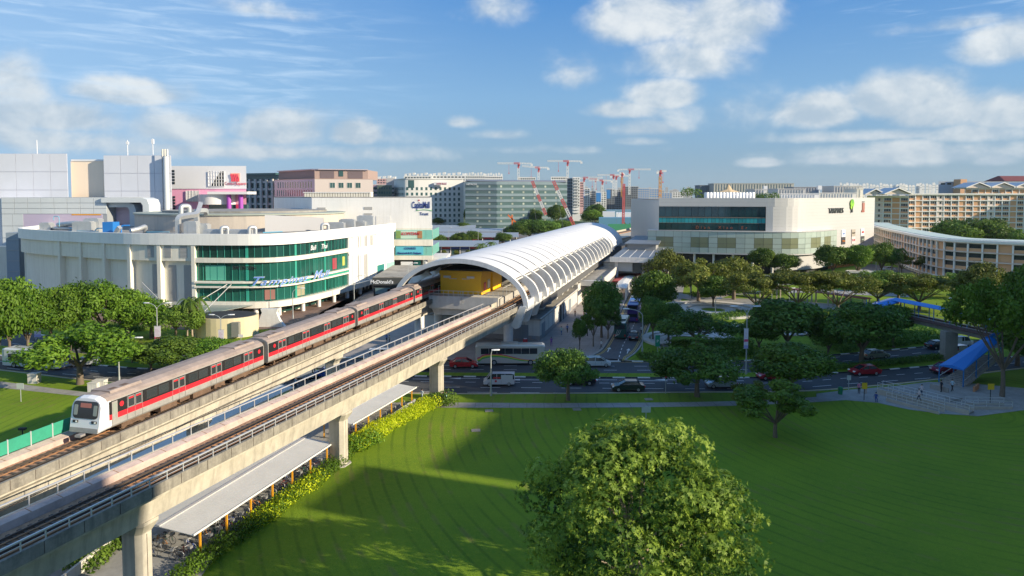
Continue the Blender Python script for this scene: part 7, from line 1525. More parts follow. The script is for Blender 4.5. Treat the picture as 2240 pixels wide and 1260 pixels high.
# coach with rainbow swoosh
ch = bus_proto('coach', 12.0, 3.5, 2.5, (.56, .53, .46)); 
for j, (c, z) in enumerate((((.62, .05, .14), 0), ((.72, .62, .04), -.26), ((.10, .42, .08), -.50))):
    mb = MB(); N_s = 24
    for s in (-1, 1):
        pts = []
        for i in range(N_s+1): t = i/N_s; x = -5.7+t*10.2; zc = 1.35+.62*math.sin((t*1.55+.05)*math.pi)*(1-.25*t)+z*(1-.75*t); zc = min(zc, 2.1+z*.8) if t < .5 else zc; pts.append((x, max(.5, zc-.25*(t < .08))))
        for (x0_, za), (x1_, zb_) in zip(pts, pts[1:]): y = s*(1.262+.002*j); th = .30*(1-.7*(x0_+5.7)/10.2); mb.add([(x0_, y, za-th/2), (x1_, y, zb_-th/2), (x1_, y, zb_+th/2), (x0_, y, za+th/2)], [(0, 1, 2, 3)])
    put('rainbow_stripe', mb.mesh('rainbow_stripe', mat('swoosh%d' % j, c, .5)), Matrix.Identity(4), ch)
place(ch, G(1116, 795, .01), R(1), 'beige coach with a red yellow green swoosh on the far lanes', 'coach')
b = bus_proto('city_bus', 11.5, 3.3, 2.5, (.60, .63, .62)); put('green_stripe', MB().box(-5.7, -1.265, .95, 5.6, 1.265, 1.15).mesh('green_stripe', mat('stripe_green', (.02, .30, .10), .5)), Matrix.Identity(4), b); put('emblem', MB().box(-4.2, -1.27, 1.2, -2.6, 1.27, 1.42).mesh('emblem', mat('emblem_blue', (.02, .10, .40), .5)), Matrix.Identity(4), b)
M2 = Matrix.Translation(G(80, 803, .01)) @ rotz(R(168)); b.matrix_world = M2; WM[b.name] = M2; b['label'] = 'white and green city bus behind the spreading tree'; b['category'] = 'bus'
b = bus_proto('coach', 10.5, 3.3, 2.5, (.015, .085, .07)); mb = MB()
for k in range(3): mb.tube([Vector((-5.3, -.2+.35*k, 1.9)), Vector((-5.33, .2+.3*k, 1.0)), Vector((-5.30, 1.0, .55))], .05, 4)
put('white_curve', mb.mesh('white_curve', M_tw), Matrix.Identity(4), b); place(b, G(1361, 731, .01), R(76), 'dark green coach with pale curved stripes waiting in the bus street', 'coach')
b = bus_proto('double_deck_bus', 11.0, 4.1, 2.5, (.05, .035, .20), 2); put('blue_roof', MB().box(-5.4, -1.2, 4.08, 5.3, 1.2, 4.16).mesh('blue_roof', mat('bus_blue', (.04, .16, .45), .4)), Matrix.Identity(4), b); place(b, G(1387, 697, .01), R(76), 'purple and blue tall coach in front of the green coach', 'coach')
b = bus_proto('coach', 11.0, 3.3, 2.5, (.06, .08, .07)); place(b, G(1389, 678, .01), R(76), 'dark roofed coach queueing ahead of the purple one', 'coach'); b = bus_proto('minibus', 7.5, 3.0, 2.3, (.62, .58, .50)); place(b, G(1394, 652, .01), R(256), 'cream minibus facing the camera in the bus street', 'bus')
RB = bus_proto('red_bus', 11.5, 3.2, 2.5, (.62, .045, .04))
for i, (x, y, a) in enumerate([(983, 529, 100), (1040, 528, 5), (1080, 530, 95), (968, 528, 8), (1066, 524, 5), (1024, 524, 4), (1105, 522, 95)]): dup(RB, G(x, y, .01), R(a), ('red bus with its end towards the camera under the interchange trees', 'long side of a red bus before the interchange roof', 'red bus end behind the round tree', 'red bus at the left of the yard near the wing', 'red bus behind the palm tops', 'red bus roof between two trees', 'rightmost red bus at the interchange')[i], 1, 'red buses at the interchange')
b = bus_proto('city_bus', 11.5, 3.2, 2.5, (.60, .60, .60)); place(b, G(1890, 612, .01), R(170), 'white bus waiting before the grey mall corner', 'bus'); b = bus_proto('city_bus', 11.5, 3.2, 2.5, (.58, .62, .58)); put('green_stripe', MB().box(-5.7, -1.265, .9, 5.6, 1.265, 1.3).mesh('green_stripe', mat('stripe_green', (.02, .30, .10), .5)), Matrix.Identity(4), b); place(b, G(1672, 625, .01), R(178), 'white and green bus behind the park walkway', 'bus')
mc = thing('motorcycle', 'motorcycle with rider in white behind the taxi', 'motorcycle'); mb = MB(); part('frame', MB().beam((-.5, 0, .5), (.5, 0, .7), .3, .25).beam((.5, 0, .6), (.65, 0, 1.0), .08), M_trim, mc)
for x in (-.65, .65): part('wheel', MB().cyl((x, -.06, .31), (x, .06, .31), .31, 14), M_tyre, mc)
place(mc, G(1403, 727, .01), R(76), 'motorcycle ridden by a person in white beside the taxi')

# ================================================================= PEOPLE
SK = mat('skin', (.42, .25, .17), .6); P_shirt = mat('shirt', (.6, .6, .6), .85); P_trou = mat('trousers', (.05, .05, .07), .85); HAIR = mat('hair', (.012, .010, .010), .7); SHOE = mat('shoe', (.03, .03, .03), .7)
def figure(name, J, E, rad, bands):
    me = bpy.data.meshes.new(name); me.from_pydata([Vector(j) for j in J], E, []); o = bpy.data.objects.new(name, me); COL.objects.link(o)
    import bmesh
    bm = bmesh.new(); bm.from_mesh(me); bm.verts.ensure_lookup_table(); ly = bm.verts.layers.skin.verify()
    for i, r in enumerate(rad): bm.verts[i][ly].radius = r
    bm.verts[0][ly].use_root = True; bm.to_mesh(me); bm.free()
    o.modifiers.new('skin', 'SKIN'); sd_ = o.modifiers.new('sub', 'SUBSURF'); sd_.levels = 1; sd_.render_levels = 1
    dg = bpy.context.evaluated_depsgraph_get(); m2 = bpy.data.meshes.new_from_object(o.evaluated_get(dg)); bpy.data.objects.remove(o); m2.name = 'body'; m2.materials.clear()
    for q in (SK, P_shirt, P_trou, SHOE): m2.materials.append(q)
    for f in m2.polygons: c = f.center; f.material_index = bands(c); f.use_smooth = True
    return m2
def person_proto(pose):
    a = {'walk': (.28, -.30), 'stand': (.04, -.03), 'sit': (0, 0)}[pose]; dz = -.42 if pose == 'sit' else 0; h = .93+dz
    if pose == 'sit': legs = [(.42, .10, .50), (.45, .10, .08), (.60, .1, .04), (.42, -.10, .50), (.45, -.10, .08), (.60, -.1, .04)]
    else: legs = [(a[0]*.55, .09, .50), (a[0], .09, .09), (a[0]+.15, .09, .04), (a[1]*.3, -.09, .50), (a[1], -.09, .10), (a[1]+.14, -.09, .04)]
    J = [(0, 0, h), (0, 0, h+.28), (0, 0, h+.50), (.01, 0, h+.58), (.02, 0, h+.68), (.02, 0, h+.80), (0, .10, h-.04), legs[0], legs[1], legs[2], (0, -.10, h-.04), legs[3], legs[4], legs[5], (0, .19, h+.46), (-.05-a[0]*.3, .25, h+.20), (.06-a[0]*.5, .25, h-.04), (.10-a[0]*.5, .25, h-.12), (0, -.19, h+.46), (-.05+a[0]*.3, -.25, h+.20), (.08+a[0]*.5, -.25, h-.03), (.12+a[0]*.5, -.25, h-.11)]
    E = [(0, 1), (1, 2), (2, 3), (3, 4), (4, 5), (0, 6), (6, 7), (7, 8), (8, 9), (0, 10), (10, 11), (11, 12), (12, 13), (2, 14), (14, 15), (15, 16), (16, 17), (2, 18), (18, 19), (19, 20), (20, 21)]
    r = [(.11, .13), (.10, .13), (.10, .13), (.05, .05), (.085, .075), (.075, .07), (.085, .085), (.062, .062), (.045, .045), (.045, .035), (.085, .085), (.062, .062), (.045, .045), (.045, .035), (.055, .055), (.042, .042), (.032, .032), (.035, .02), (.055, .055), (.042, .042), (.032, .032), (.035, .02)]
    def bands(c):
        if c.z > h+.56: return 0
        if abs(c.y) > .17 and c.z < h+.16 and c.z > h-.3: return 0
        if c.z > h+.0: return 1
        return 2 if c.z > .11 else 3
    root = thing('person', 'x', 'person'); put('body', figure('fig_'+pose, J, E, r, bands), Matrix.Identity(4), root)
    put('hair', MB().lathe([(.02, .0), (.085, .0), (.095, .06), (.07, .12), (.01, .145)], 10, (.005, 0, h+.71)).mesh('hair', HAIR), Matrix.Identity(4), root); put('nose', MB().cbox((.105, 0, h+.72), (.03, .02, .035)).mesh('nose', SK), Matrix.Identity(4), root)
    return root
PP_ = {k: person_proto(k) for k in ('walk', 'stand', 'sit')}
def person(pose, x, y, a, sh, tr, label, z=0, group=None):
    p = G(x, y, z) if not hasattr(x, 'z') else x; o = dup(PP_[pose], p, R(a), label, .98+.08*rnd.random(), group); recolor(o, P_shirt, mat('cloth_%d_%d_%d' % tuple(int(c*99) for c in sh), sh, .9)); recolor(o, P_trou, mat('cloth_%d_%d_%d' % tuple(int(c*99) for c in tr), tr, .9)); return o
W_, BK, BL, RD, YL, GR, KH = (.6, .6, .6), (.02, .02, .025), (.04, .12, .35), (.5, .03, .04), (.6, .45, .04), (.05, .25, .10), (.30, .25, .17)
for a in [('walk', 1176, 867, 200, (.55, .40, .38), (.04, .05, .10), 'x'), ('walk', 923, 877, 60, (.45, .55, .62), (.35, .42, .5), 'person in pale blue standing by the near viaduct pier'), ('stand', 976, 884, 90, (.30, .50, .62), BK, 'person in light blue half behind the dark shrub'), ('stand', 970, 884, 100, BK, BK, 'person in black beside the dark shrub'),
 ('walk', 846, 749, 80, BL, BK, 'person in blue walking on the paving between the decks'), ('stand', 852, 752, 20, KH, BK, 'person with a pushchair near the one in blue'), ('walk', 625, 842, 30, YL, BK, 'person in yellow by the blue shaded shelter roof'), ('stand', 647, 850, 60, (.35, .42, .5), BK, 'person in pale shirt at the shaded shelter end'),
 ('walk', 1228, 733, 60, (.45, .60, .50), (.1, .15, .3), 'person in pale green walking on the square'), ('walk', 1241, 728, 70, BL, BK, 'person in dark blue walking on the square'), ('walk', 1206, 757, 100, (.22, .06, .28), (.2, .06, .25), 'person in purple dress walking along the station wall'), ('walk', 1315, 763, 200, W_, BK, 'person with backpack at the corner kerb by the bus street'),
 ('walk', 2016, 866, 210, (.60, .50, .50), (.03, .04, .07), 'grey haired person in pale shirt walking down the ramp'), ('sit', 1916, 878, 250, (.02, .06, .25), (.02, .05, .2), 'person in blue crouching at the lawn edge'), ('stand', 1879, 862, 80, (.55, .2, .3), BK, 'person in pink standing left behind the yellow sign'), ('stand', 1893, 862, 90, (.5, .08, .3), (.45, .3, .2), 'person with a red bag right behind the yellow sign'), ('walk', 2083, 856, 200, (.35, .5, .6), BK, 'person in pale blue at the foot of the blue stair'), ('stand', 2059, 858, 180, BK, BK, 'person in black sitting by the stair foot wall'),
 ('walk', 1508, 632, 10, (.5, .2, .2), KH, 'person on the path before the mall trees'), ('walk', 1513, 655, 20, BK, BK, 'person in black under the covered walk'), ('walk', 1576, 652, 200, BK, (.05, .06, .1), 'dark dressed person on the park path, centre'), ('walk', 1670, 662, 30, (.05, .05, .06), BK, 'dark dressed person right on the park path'), ('walk', 1258, 693, 80, (.35, .1, .05), BK, 'person in rust shirt near the station wall opening'), ('stand', 1277, 690, 200, W_, (.4, .02, .05), 'person in white under the square tree')]:
    if a[-1] == 'x': continue
    person(*a)
person('walk', G(2000, 868).lerp(G(2000, 868), 0), 0, 0, W_, BK, 'x') if 0 else None
cl = [W_, BK, BL, RD, KH, (.2, .2, .22), (.35, .1, .05), (.55, .45, .3), (.1, .25, .3)]
for i in range(58):
    t = .5+.5*rnd.random(); q = G(rnd.uniform(1335, 1362)-rnd.random()*18, rnd.uniform(655, 700)) if i < 30 else G(rnd.uniform(1348, 1366), rnd.uniform(602, 640)) if i < 46 else G(rnd.uniform(1272, 1318), rnd.uniform(668, 720))
    person('walk' if i % 2 else 'stand', q, 0, rnd.uniform(0, 360), cl[i % 9], cl[(i*5+1) % 3], ('person in the crowd waiting between tree and coaches', 'person in the crowd beside the red canopies', 'person strolling under the square trees')[0 if i < 30 else 1 if i < 46 else 2], group=('crowd waiting at the bus stop', 'crowd at the red canopies', 'people under the square trees')[0 if i < 30 else 1 if i < 46 else 2])
for i in range(10): q = ST(24+i*9+rnd.random()*3, 4.8+rnd.random(), 9.6); person('stand', q, 0, rnd.uniform(0, 360), cl[i % 9], BK, 'person waiting on the station platform beyond the yellow room', group='people on the platform')
place_r = person('sit', G(1403, 727, .35), 0, 76, W_, BK, 'rider in a white shirt on the motorcycle')

# ================================================================= STREET FURNITURE
M_pole = mat('lamp_pole', (.42, .45, .45), .5, metal=.4); M_lh = mat('lamp_head', (.70, .72, .73), .4)
def lamp(x, yb, yt, arms, label, z=0, w_=None, ang=0, m=M_pole):
    p = G(x, yb, z); k = 1500/p.y; h = (yb-yt)/k; root = thing('street_lamp', label, 'street lamp', p, 0, 'street lamps'); part('pole', MB().tube([p, p+Vector((0, 0, h*.5)), p+Vector((0, 0, h*.86))], [.13, .10, .08], 8), m, root)
    part('base', MB().cyl(p, p+Vector((0, 0, .9)), .17), m, root)
    for s in arms:
        L_ = abs(s); d = Vector((math.copysign(1, s)*math.cos(ang), math.sin(ang), 0)); a0 = p+Vector((0, 0, h*.85)); pts = [a0+d*L_*(1-math.cos(t))+Vector((0, 0, h*.15*math.sin(t))) for t in [R(q) for q in (0, 20, 40, 60, 80, 90)]]
        part('arm', MB().tube(pts, .06, 6), m, root); e = pts[-1]; mb = MB().loft([[e+d*x_+Vector((-d.y*y_, d.x*y_, z_)) for y_, z_ in ((-w2, 0), (-w2*.6, .14), (w2*.6, .14), (w2, 0), (0, -.08))] for x_, w2 in ((-.15, .08), (.2, .2), (.75, .2), (1.05, .06))]); part('lamp_head', mb, M_lh, root)
    return root
LAMPS = [(80, 742, 648, (1.7, -1.7), 'double armed street lamp at the left among the trees'), (345, 762, 662, (1.7, -1.7), 'double armed street lamp before the low median tree'), (484, 765, 688, (1.5, -1.4), 'double armed street lamp behind the train roof'), (261, 836, 738, (2.6,), 'single bent street lamp standing left of the train'), (1074, 866, 764, (.25, ), 'thin curved street lamp in front of the coach'), (1405, 772, 675, (-2.6,), 'curved street lamp arching over the purple coach'), (641, 697, 630, (1.8,), 'slim lamp before the mall glass'), (775, 668, 602, (2.0,), 'curved lamp before the white louvred wall'), (893, 660, 575, (1.6,), 'curved lamp left of the vault mouth'), (1632, 820, 668, (-1.6, 1.3), 'lamp with the hanging banner right of the verge tree'), (2118, 745, 652, (-2.8,), 'lamp behind the blue footbridge'), (1916, 597, 560, (-1.4,), 'lamp at the grey mall corner'), (2170, 612, 540, (-1.2,), 'lamp before the curved block'), (1752, 590, 567, (-.6,), 'small lamp before the mall side wall'), (1976, 575, 527, (.9,), 'thin lamp at the left of the curved block')]
for q in LAMPS: lamp(*q, ang=R(8))
for i, x in enumerate((982, 1046, 1099, 905)): lamp(x, 540, 497, (.8,), ('lamp before the poster wing at the interchange', 'lamp by the long interchange roof', 'lamp over the vault left flank', 'lamp on the shop row strip')[i]) if i < 3 else None
lamp(1267, 769, 700, (.01,), 'dark pole lamp on the square', m=M_trim) if 0 else None
M_ban = mat('banner_white', (.66, .62, .66), .7)
def banner(x, y0, y1, w_px, Y, label):
    a, b = AT(x-w_px/2, y1, Y), AT(x+w_px/2, y0, Y); root = thing('hanging_banner', label, 'banner', (a.x+.5, Y, a.z), 0, 'white and pink lamp post banners'); h = b.z-a.z; part('cloth', MB().box(a.x, Y-.04, a.z, b.x, Y, b.z), M_ban, root)
    part('pink_band', MB().box(a.x+.02, Y-.055, a.z+h*.34, b.x-.02, Y-.041, a.z+h*.47), mat('banner_pink', (.65, .08, .18), .7), root); part('purple_foot', MB().box(a.x+.02, Y-.055, a.z+.02, b.x-.02, Y-.041, a.z+h*.16), mat('banner_blue', (.38, .36, .66), .7), root)
    mb = MB()
    for k in range(6): mb.box(a.x+.2, Y-.055, a.z+h*(.55+k*.06), b.x-.2-(k % 3)*.15, Y-.042, a.z+h*(.565+k*.06))
    part('print_lines', mb, mat('banner_print', (.55, .35, .45), .7), root, kind='stuff'); part('bracket', MB().beam((a.x-.1, Y+.05, b.z+.05), (b.x+.1, Y+.05, b.z+.05), .06).beam((a.x-.1, Y+.05, a.z-.05), (b.x+.1, Y+.05, a.z-.05), .06), M_pole, root)
banner(82, 700, 737, 13, G(80, 742).y-.2, 'white banner with pink band on the leftmost double lamp'); banner(345, 714, 757, 12.5, G(345, 762).y-.2, 'white banner with pink band on the middle double lamp'); banner(484, 722, 760, 11, G(484, 765).y-.2, 'white banner on the lamp behind the train roof'); banner(1632, 719, 762, 10, G(1632, 820).y-.2, 'white and red banner on the lamp right of the verge tree')
def signpost(x, yb, yt, w_, h, label, m=M_galv, face=M_green, cat='sign', z=0, txt_=None, pm=M_pole):
    p = G(x, yb, z); k = 1500/p.y; H = (yb-yt)/k; root = thing('sign_post', label, cat, p); part('pole', MB().cyl(p, p+Vector((0, 0, H)), .05, 6), pm, root); part('board', MB().box(p.x-w_/2, p.y-.09, p.z+H-h, p.x+w_/2, p.y-.05, p.z+H), face, root)
    if txt_: txt(txt_, h*.35, M_tw, root, face_m(p+Vector((0, -.1, H-h*.65)), (1, 0, 0)), ext=.005)
    return root
M_grey = mat('board_grey', (.40, .45, .42), .6); M_sgn = mat('sign_green', (.01, .22, .12), .5); M_ysg = mat('sign_yellow', (.62, .42, .02), .5)
signpost(1413, 930, 888, 1.15, .75, 'grey backed sign board rising behind the foreground tree', face=M_grey); signpost(1438, 778, 732, .85, 2.1, 'green direction sign at the bus street corner', face=M_sgn, txt_='P'); signpost(1394, 786, 778, .3, .5, 'x', face=M_grey) if 0 else None
signpost(46, 879, 837, 1.0, .8, 'back of a sign on a pole in the left lawn', face=M_grey); signpost(1149, 752, 741, .9, .9, 'red no entry sign before the station shutter', face=M_redl); signpost(1456, 861, 818, .30, .5, 'small sign on a pole with orange plate at the kerb', face=M_redl); signpost(146, 708, 697, 1.4, 1.1, 'white notice board under the left trees', face=M_ban); signpost(527, 744, 731, 1.0, .6, 'white street name sign near the planter pavilion', face=M_ban)
signpost(1890, 876, 836, .75, .9, 'yellow notice board on a black pole near the ramp', face=M_ysg, pm=M_trim); signpost(2166, 882, 838, .9, .85, 'yellow sign on a tall black pole at the right lawn', face=M_ysg, pm=M_trim); signpost(745, 1004, 962, .42, .5, 'white parking sign with red and blue marks beside the pier', face=M_ban, z=.05); signpost(1856, 860, 820, .6, .7, 'grey sign pole beside the green bin', face=M_grey)
def no_entry():
    for o in [o for o in COL.objects if o.get('label', '').startswith('red no entry')]:
        p = G(1149, 752); part('bar', MB().box(p.x-.3, p.y-.11, 0.95, p.x+.3, p.y-.09, 1.15), M_tw, o)
no_entry()
mb = MB().lathe([(.30, 0), (.34, 1.0), (.36, 1.05), (.1, 1.2)], 12, G(1838, 863)); single('litter_bin', 'dark green litter bin at the bus bay', 'litter bin', mb, mat('bin_green', (.01, .20, .08), .5))
for i, (x, y, w_, h, lab) in enumerate([(75, 838, 1.4, 1.5, 'pale electrical cabinet on the left lawn verge'), (219, 853, 1.7, 1.5, 'grey electrical cabinet beside the train roof'), (206, 856, 1.4, 1.3, 'lower grey cabinet left of the taller one')]):
    p = G(x, y); mb = MB().box(p.x-w_/2, p.y-.5, .02, p.x+w_/2, p.y+.6, h).box(p.x-w_/2-.05, p.y-.55, h, p.x+w_/2+.05, p.y+.65, h+.08).box(p.x-.02, p.y-.52, .15, p.x+.02, p.y-.5, h-.1); single('cabinet', lab, 'cabinet', mb, M_swall)
p = G(50, 965); single('floodlight', 'small dark lawn floodlight left of the train nose', 'lamp', MB().cyl(p, p+Vector((0, 0, 1.4)), .06).cbox(p+Vector((0, 0, 1.5)), (.8, .4, .25)), M_trim)
def railing_line(pts, h, label, m, sp=1.6, bars=2, cat='railing', z=0, name='railing', mesh_=False):
    P = Path(pts); root = thing(name, label, cat, P.at(P.len/2)); me = MB().box(-.03, -.03, 0, .03, .03, h).mesh('post', m); t = 0; k = 0
    while t <= P.len and k < 280: put('post', me, Matrix.Translation(P.ofs(t, 0, z)), root); t += sp; k += 1
    for b_ in range(bars): zz = z+h-(h-.15)*b_/max(1, bars-1) if bars > 1 else z+h; mb = MB(); P.band(mb, zz-.025, zz+.025, -.025, .025, step=3); part('rail', mb, m, root)
    if mesh_:
        mb = MB(); t = 0
        while t < P.len: p_ = P.at(t, 0, z); mb.beam(p_+Vector((0, 0, .12)), p_+Vector((0, 0, h)), .025); t += .3
        part('bars', mb, m, root, kind='stuff')
    return root
M_grn = mat('fence_green', (.02, .16, .10), .6)
railing_line(gp2([(205, 852), (300, 862), (400, 868)]), 1.3, 'green fence beside the cabinets left of the train', M_grn, mesh_=True); railing_line(gp2([(226, 789), (320, 797), (470, 806)]), 1.1, 'green pedestrian fence along the median left', M_grn, mesh_=True); railing_line(gp2([(1805, 810), (1900, 802), (2060, 784)]), 1.1, 'green median fence in front of the clipped hedge', M_grn, mesh_=True)
# ================================================================= BICYCLE SHELTERS
M_shr = mat('corrugated_white', (.62, .62, .60), .5, metal=.15, var=.15, vscale=.6); M_ypost = mat('yellow_post', (.78, .36, .02), .5)
def shelter(p0, p1, n, width, z, label, lw=.52):
    """p0, p1: foot of the first and last yellow post"""
    root = thing('bicycle_shelter', label, 'shelter', p0); d = (p1-p0); L_ = d.length; d.normalize(); l = Vector((-d.y, d.x, 0)); over = 1.0
    zs = [(-.25, z+.15), (width*lw, z+.42), (width, z+.15)]; 
    for (o0, z0), (o1, z1), nm in ((zs[0], zs[1], 'front_roof'), (zs[1], zs[2], 'back_roof')):
        secs = []; k = int((L_+2*over)/.24)   # corrugated sheets
        for i in range(k*2+1):
            s = -over+(L_+2*over)*i/(k*2); dz = .03 if i % 2 else 0; a = p0+d*s; secs.append([a+l*o0+Vector((0, 0, z0+dz)), a+l*o1+Vector((0, 0, z1+dz)), a+l*o1+Vector((0, 0, z1-.06)), a+l*o0+Vector((0, 0, z0-.06))])
        part(nm, MB().loft(secs), M_shr, root)
    part('gutter', MB().beam(p0-d*over+l*zs[1][0]+Vector((0, 0, zs[1][1]+.03)), p1+d*over+l*zs[1][0]+Vector((0, 0, zs[1][1]+.03)), .32, .10), M_galv, root); part('edge_beam', MB().beam(p0-d*over-l*.25+Vector((0, 0, z+.16)), p1+d*over-l*.25+Vector((0, 0, z+.16)), .07, .16), M_rib, root)
    pm = MB().box(-.07, -.07, 0, .07, .07, z+.15).mesh('post', M_ypost)
    for i in range(n):
        a = p0.lerp(p1, i/(n-1))
        for o in (0, width-.8): put('post', pm, Matrix.Translation(a+l*o), root)
        part('rafter', MB().beam(a+Vector((0, 0, z+.1)), a+l*zs[1][0]+Vector((0, 0, z+.3)), .08, .12), M_ypost, root)
    return root, d, l
sA = shelter(G(438.6, 1218, .05), G(715.5, 1021, .05), 7, 6.2, 2.15, 'long white corrugated bicycle shelter on yellow posts, nearest'); sB = shelter(G(778.5, 966.5, .05), G(901, 889, .05), 6, 5.2, 2.3, 'second white bicycle shelter nearer the road'); 
q0 = G(633, 850, 2.5); q0.z = 0; q1 = q0-sA[1]*62; sC = shelter(q1, q0, 14, 6.5, 2.3, 'long shaded shelter roof between the two viaducts', .6)
dC = sA[1]; 
for k, (p0_, n_) in enumerate(((G(770, 975, .05), 1),)):
    a, b = G(770, 978, .05), G(908, 886, .05); single('low_wall', 'low white wall along the second bicycle shelter', 'wall', MB().beam(a+Vector((0, 0, .42)), b+Vector((0, 0, .42)), .18, .85), M_tw)
lm = [G(160, 1275), G(200, 1235), G(262, 1195)]; single('low_wall', 'low pale panel wall under the near viaduct at lower left', 'wall', MB().beam(G(120, 1300)+Vector((0, 0, .45)), G(268, 1182)+Vector((0, 0, .45)), .2, 1.0), M_swall)
M_rack = mat('rack_steel', (.45, .46, .47), .4, metal=.6)
def ubar(p, d, used=[None]):
    if used[0] is None: used[0] = MB().tube([(0, -.35, 0), (0, -.35, .65), (0, -.25, .78), (0, .25, .78), (0, .35, .65), (0, .35, 0)], .03, 6).mesh('bicycle_rack', M_rack)
    return put('bicycle_rack', used[0], Matrix.Translation(p) @ rotz(math.atan2(d.y, d.x)), None)
# bicycles
BK_p = mat('bike_paint', (.05, .05, .06), .4)
def bike_proto():
    root = thing('bicycle', 'x', 'bicycle')
    tor = MB(); n = 20
    secs = [[Vector(((.33+.022*math.cos(q))*math.cos(2*math.pi*i/n), .022*math.sin(q), (.33+.022*math.cos(q))*math.sin(2*math.pi*i/n))) for q in (0, 1.57, 3.14, 4.71)] for i in range(n+1)]; tor.loft(secs, caps=False); wme = tor.mesh('wheel', M_tyre)
    sp = MB(); 
    for i in range(8): a = i*math.pi/8; sp.beam((.32*math.cos(a), 0, .32*math.sin(a)), (-.32*math.cos(a), 0, -.32*math.sin(a)), .008)
    sme = sp.mesh('spokes', M_rack)
    for x in (-.52, .52): q = put('wheel', wme, Matrix.Translation((x, 0, .35)), root); put('spokes', sme, Matrix.Translation((x, 0, .35)), q, kind='stuff')
    f = MB()
    for a, b in (((-.52, 0, .35), (-.1, 0, .33)), ((-.1, 0, .33), (-.2, 0, .82)), ((-.52, 0, .35), (-.18, 0, .75)), ((-.18, 0, .75), (.35, 0, .80)), ((-.1, 0, .33), (.38, 0, .72)), ((.34, 0, .95), (.52, 0, .35))): f.beam(a, b, .035)
    put('frame', f.mesh('frame', BK_p), Matrix.Identity(4), root); put('handlebar', MB().tube([(.28, -.28, .98), (.36, -.1, 1.0), (.36, .1, 1.0), (.28, .28, .98)], .018, 5).mesh('handlebar', M_rack), Matrix.Identity(4), root); put('saddle', MB().cbox((-.22, 0, .88), (.25, .14, .06)).mesh('saddle', M_trim), Matrix.Identity(4), root); put('basket', MB().cbox((.52, 0, .86), (.26, .3, .2)).mesh('basket', M_rack), Matrix.Identity(4), root); return root
BKP = bike_proto(); bc = [(.03, .03, .04), (.35, .04, .03), (.03, .08, .35), (.4, .4, .42), (.55, .22, .04), (.05, .2, .12)]
def bike(p, a, i, lab, grp): o = dup(BKP, p, a, lab, 1.05, grp); recolor(o, BK_p, mat('bike_c%d' % (i % 6), bc[i % 6], .4)); return o
dA, lA = sA[1], sA[2]; P0A = G(438.6, 1218, .05); LA = (G(715.5, 1021, .05)-P0A).length; cn_ = ('black', 'red', 'blue', 'silver', 'orange', 'green'); i = 0
for row, off in enumerate((1.1, 4.3)):
    for k in range(32):
        s = -1.0+k*.68
        if s > LA: break
        if row == 0 and k % 2 == 0: r_ = ubar(P0A+dA*s+lA*off, dA); r_['label'] = 'steel hoop bicycle rack under the nearest shelter'; r_['category'] = 'bicycle rack'; r_['group'] = 'steel hoop racks under the shelters'
        dens = (1, 1, 1, 0, 1, 1, 1, 1, 1, 1, 1, 0, 0, 0, 1, 1, 0, 0, 0, 1, 0, 1, 1, 0, 1, 1, 1, 1, 0, 1, 0, 1)[k] if row == 0 else (1 if k < 4 or k in (20, 23, 26) else 0)
        if dens: bike(P0A+dA*s+lA*(off+rnd.uniform(-.15, .15)), math.atan2(lA.y, lA.x)+rnd.uniform(-.25, .25)+(math.pi if i % 2 else 0), i, '%s bicycle parked at the racks %s yellow posts' % (cn_[i % 6], 'beside the' if row == 0 else 'far behind the'), 'bicycles under the nearest shelter'); i += 1
P0B = G(778.5, 966.5, .05)
for k in range(12):
    p = P0B+sB[1]*(k*1.3)+sB[2]*1.4
    r_ = ubar(p, dA); r_['label'] = 'steel hoop bicycle rack behind the low white wall'; r_['category'] = 'bicycle rack'; r_['group'] = 'steel hoop racks under the shelters'
    if k in (0, 1, 2, 3): bike(p+sB[2]*.3, math.atan2(lA.y, lA.x)+.1*k, k, '%s bicycle at the second shelter' % cn_[k % 6], 'bicycles under the second shelter')

# ================================================================= BLUE FOOTBRIDGE, STAIR, RAMP
M_blu = mat('blue_roof', (.015, .17, .58), .45, coat=.2); M_blp = mat('blue_post', (.02, .16, .42), .5); M_fb = mat('bridge_concrete', (.30, .29, .27), .85, var=.3, vscale=.5, streak=.4, dirt=(.14, .13, .12))
fb = thing('footbridge', 'covered footbridge with a bright blue roof over the road at the right', 'footbridge', G(2080, 800))
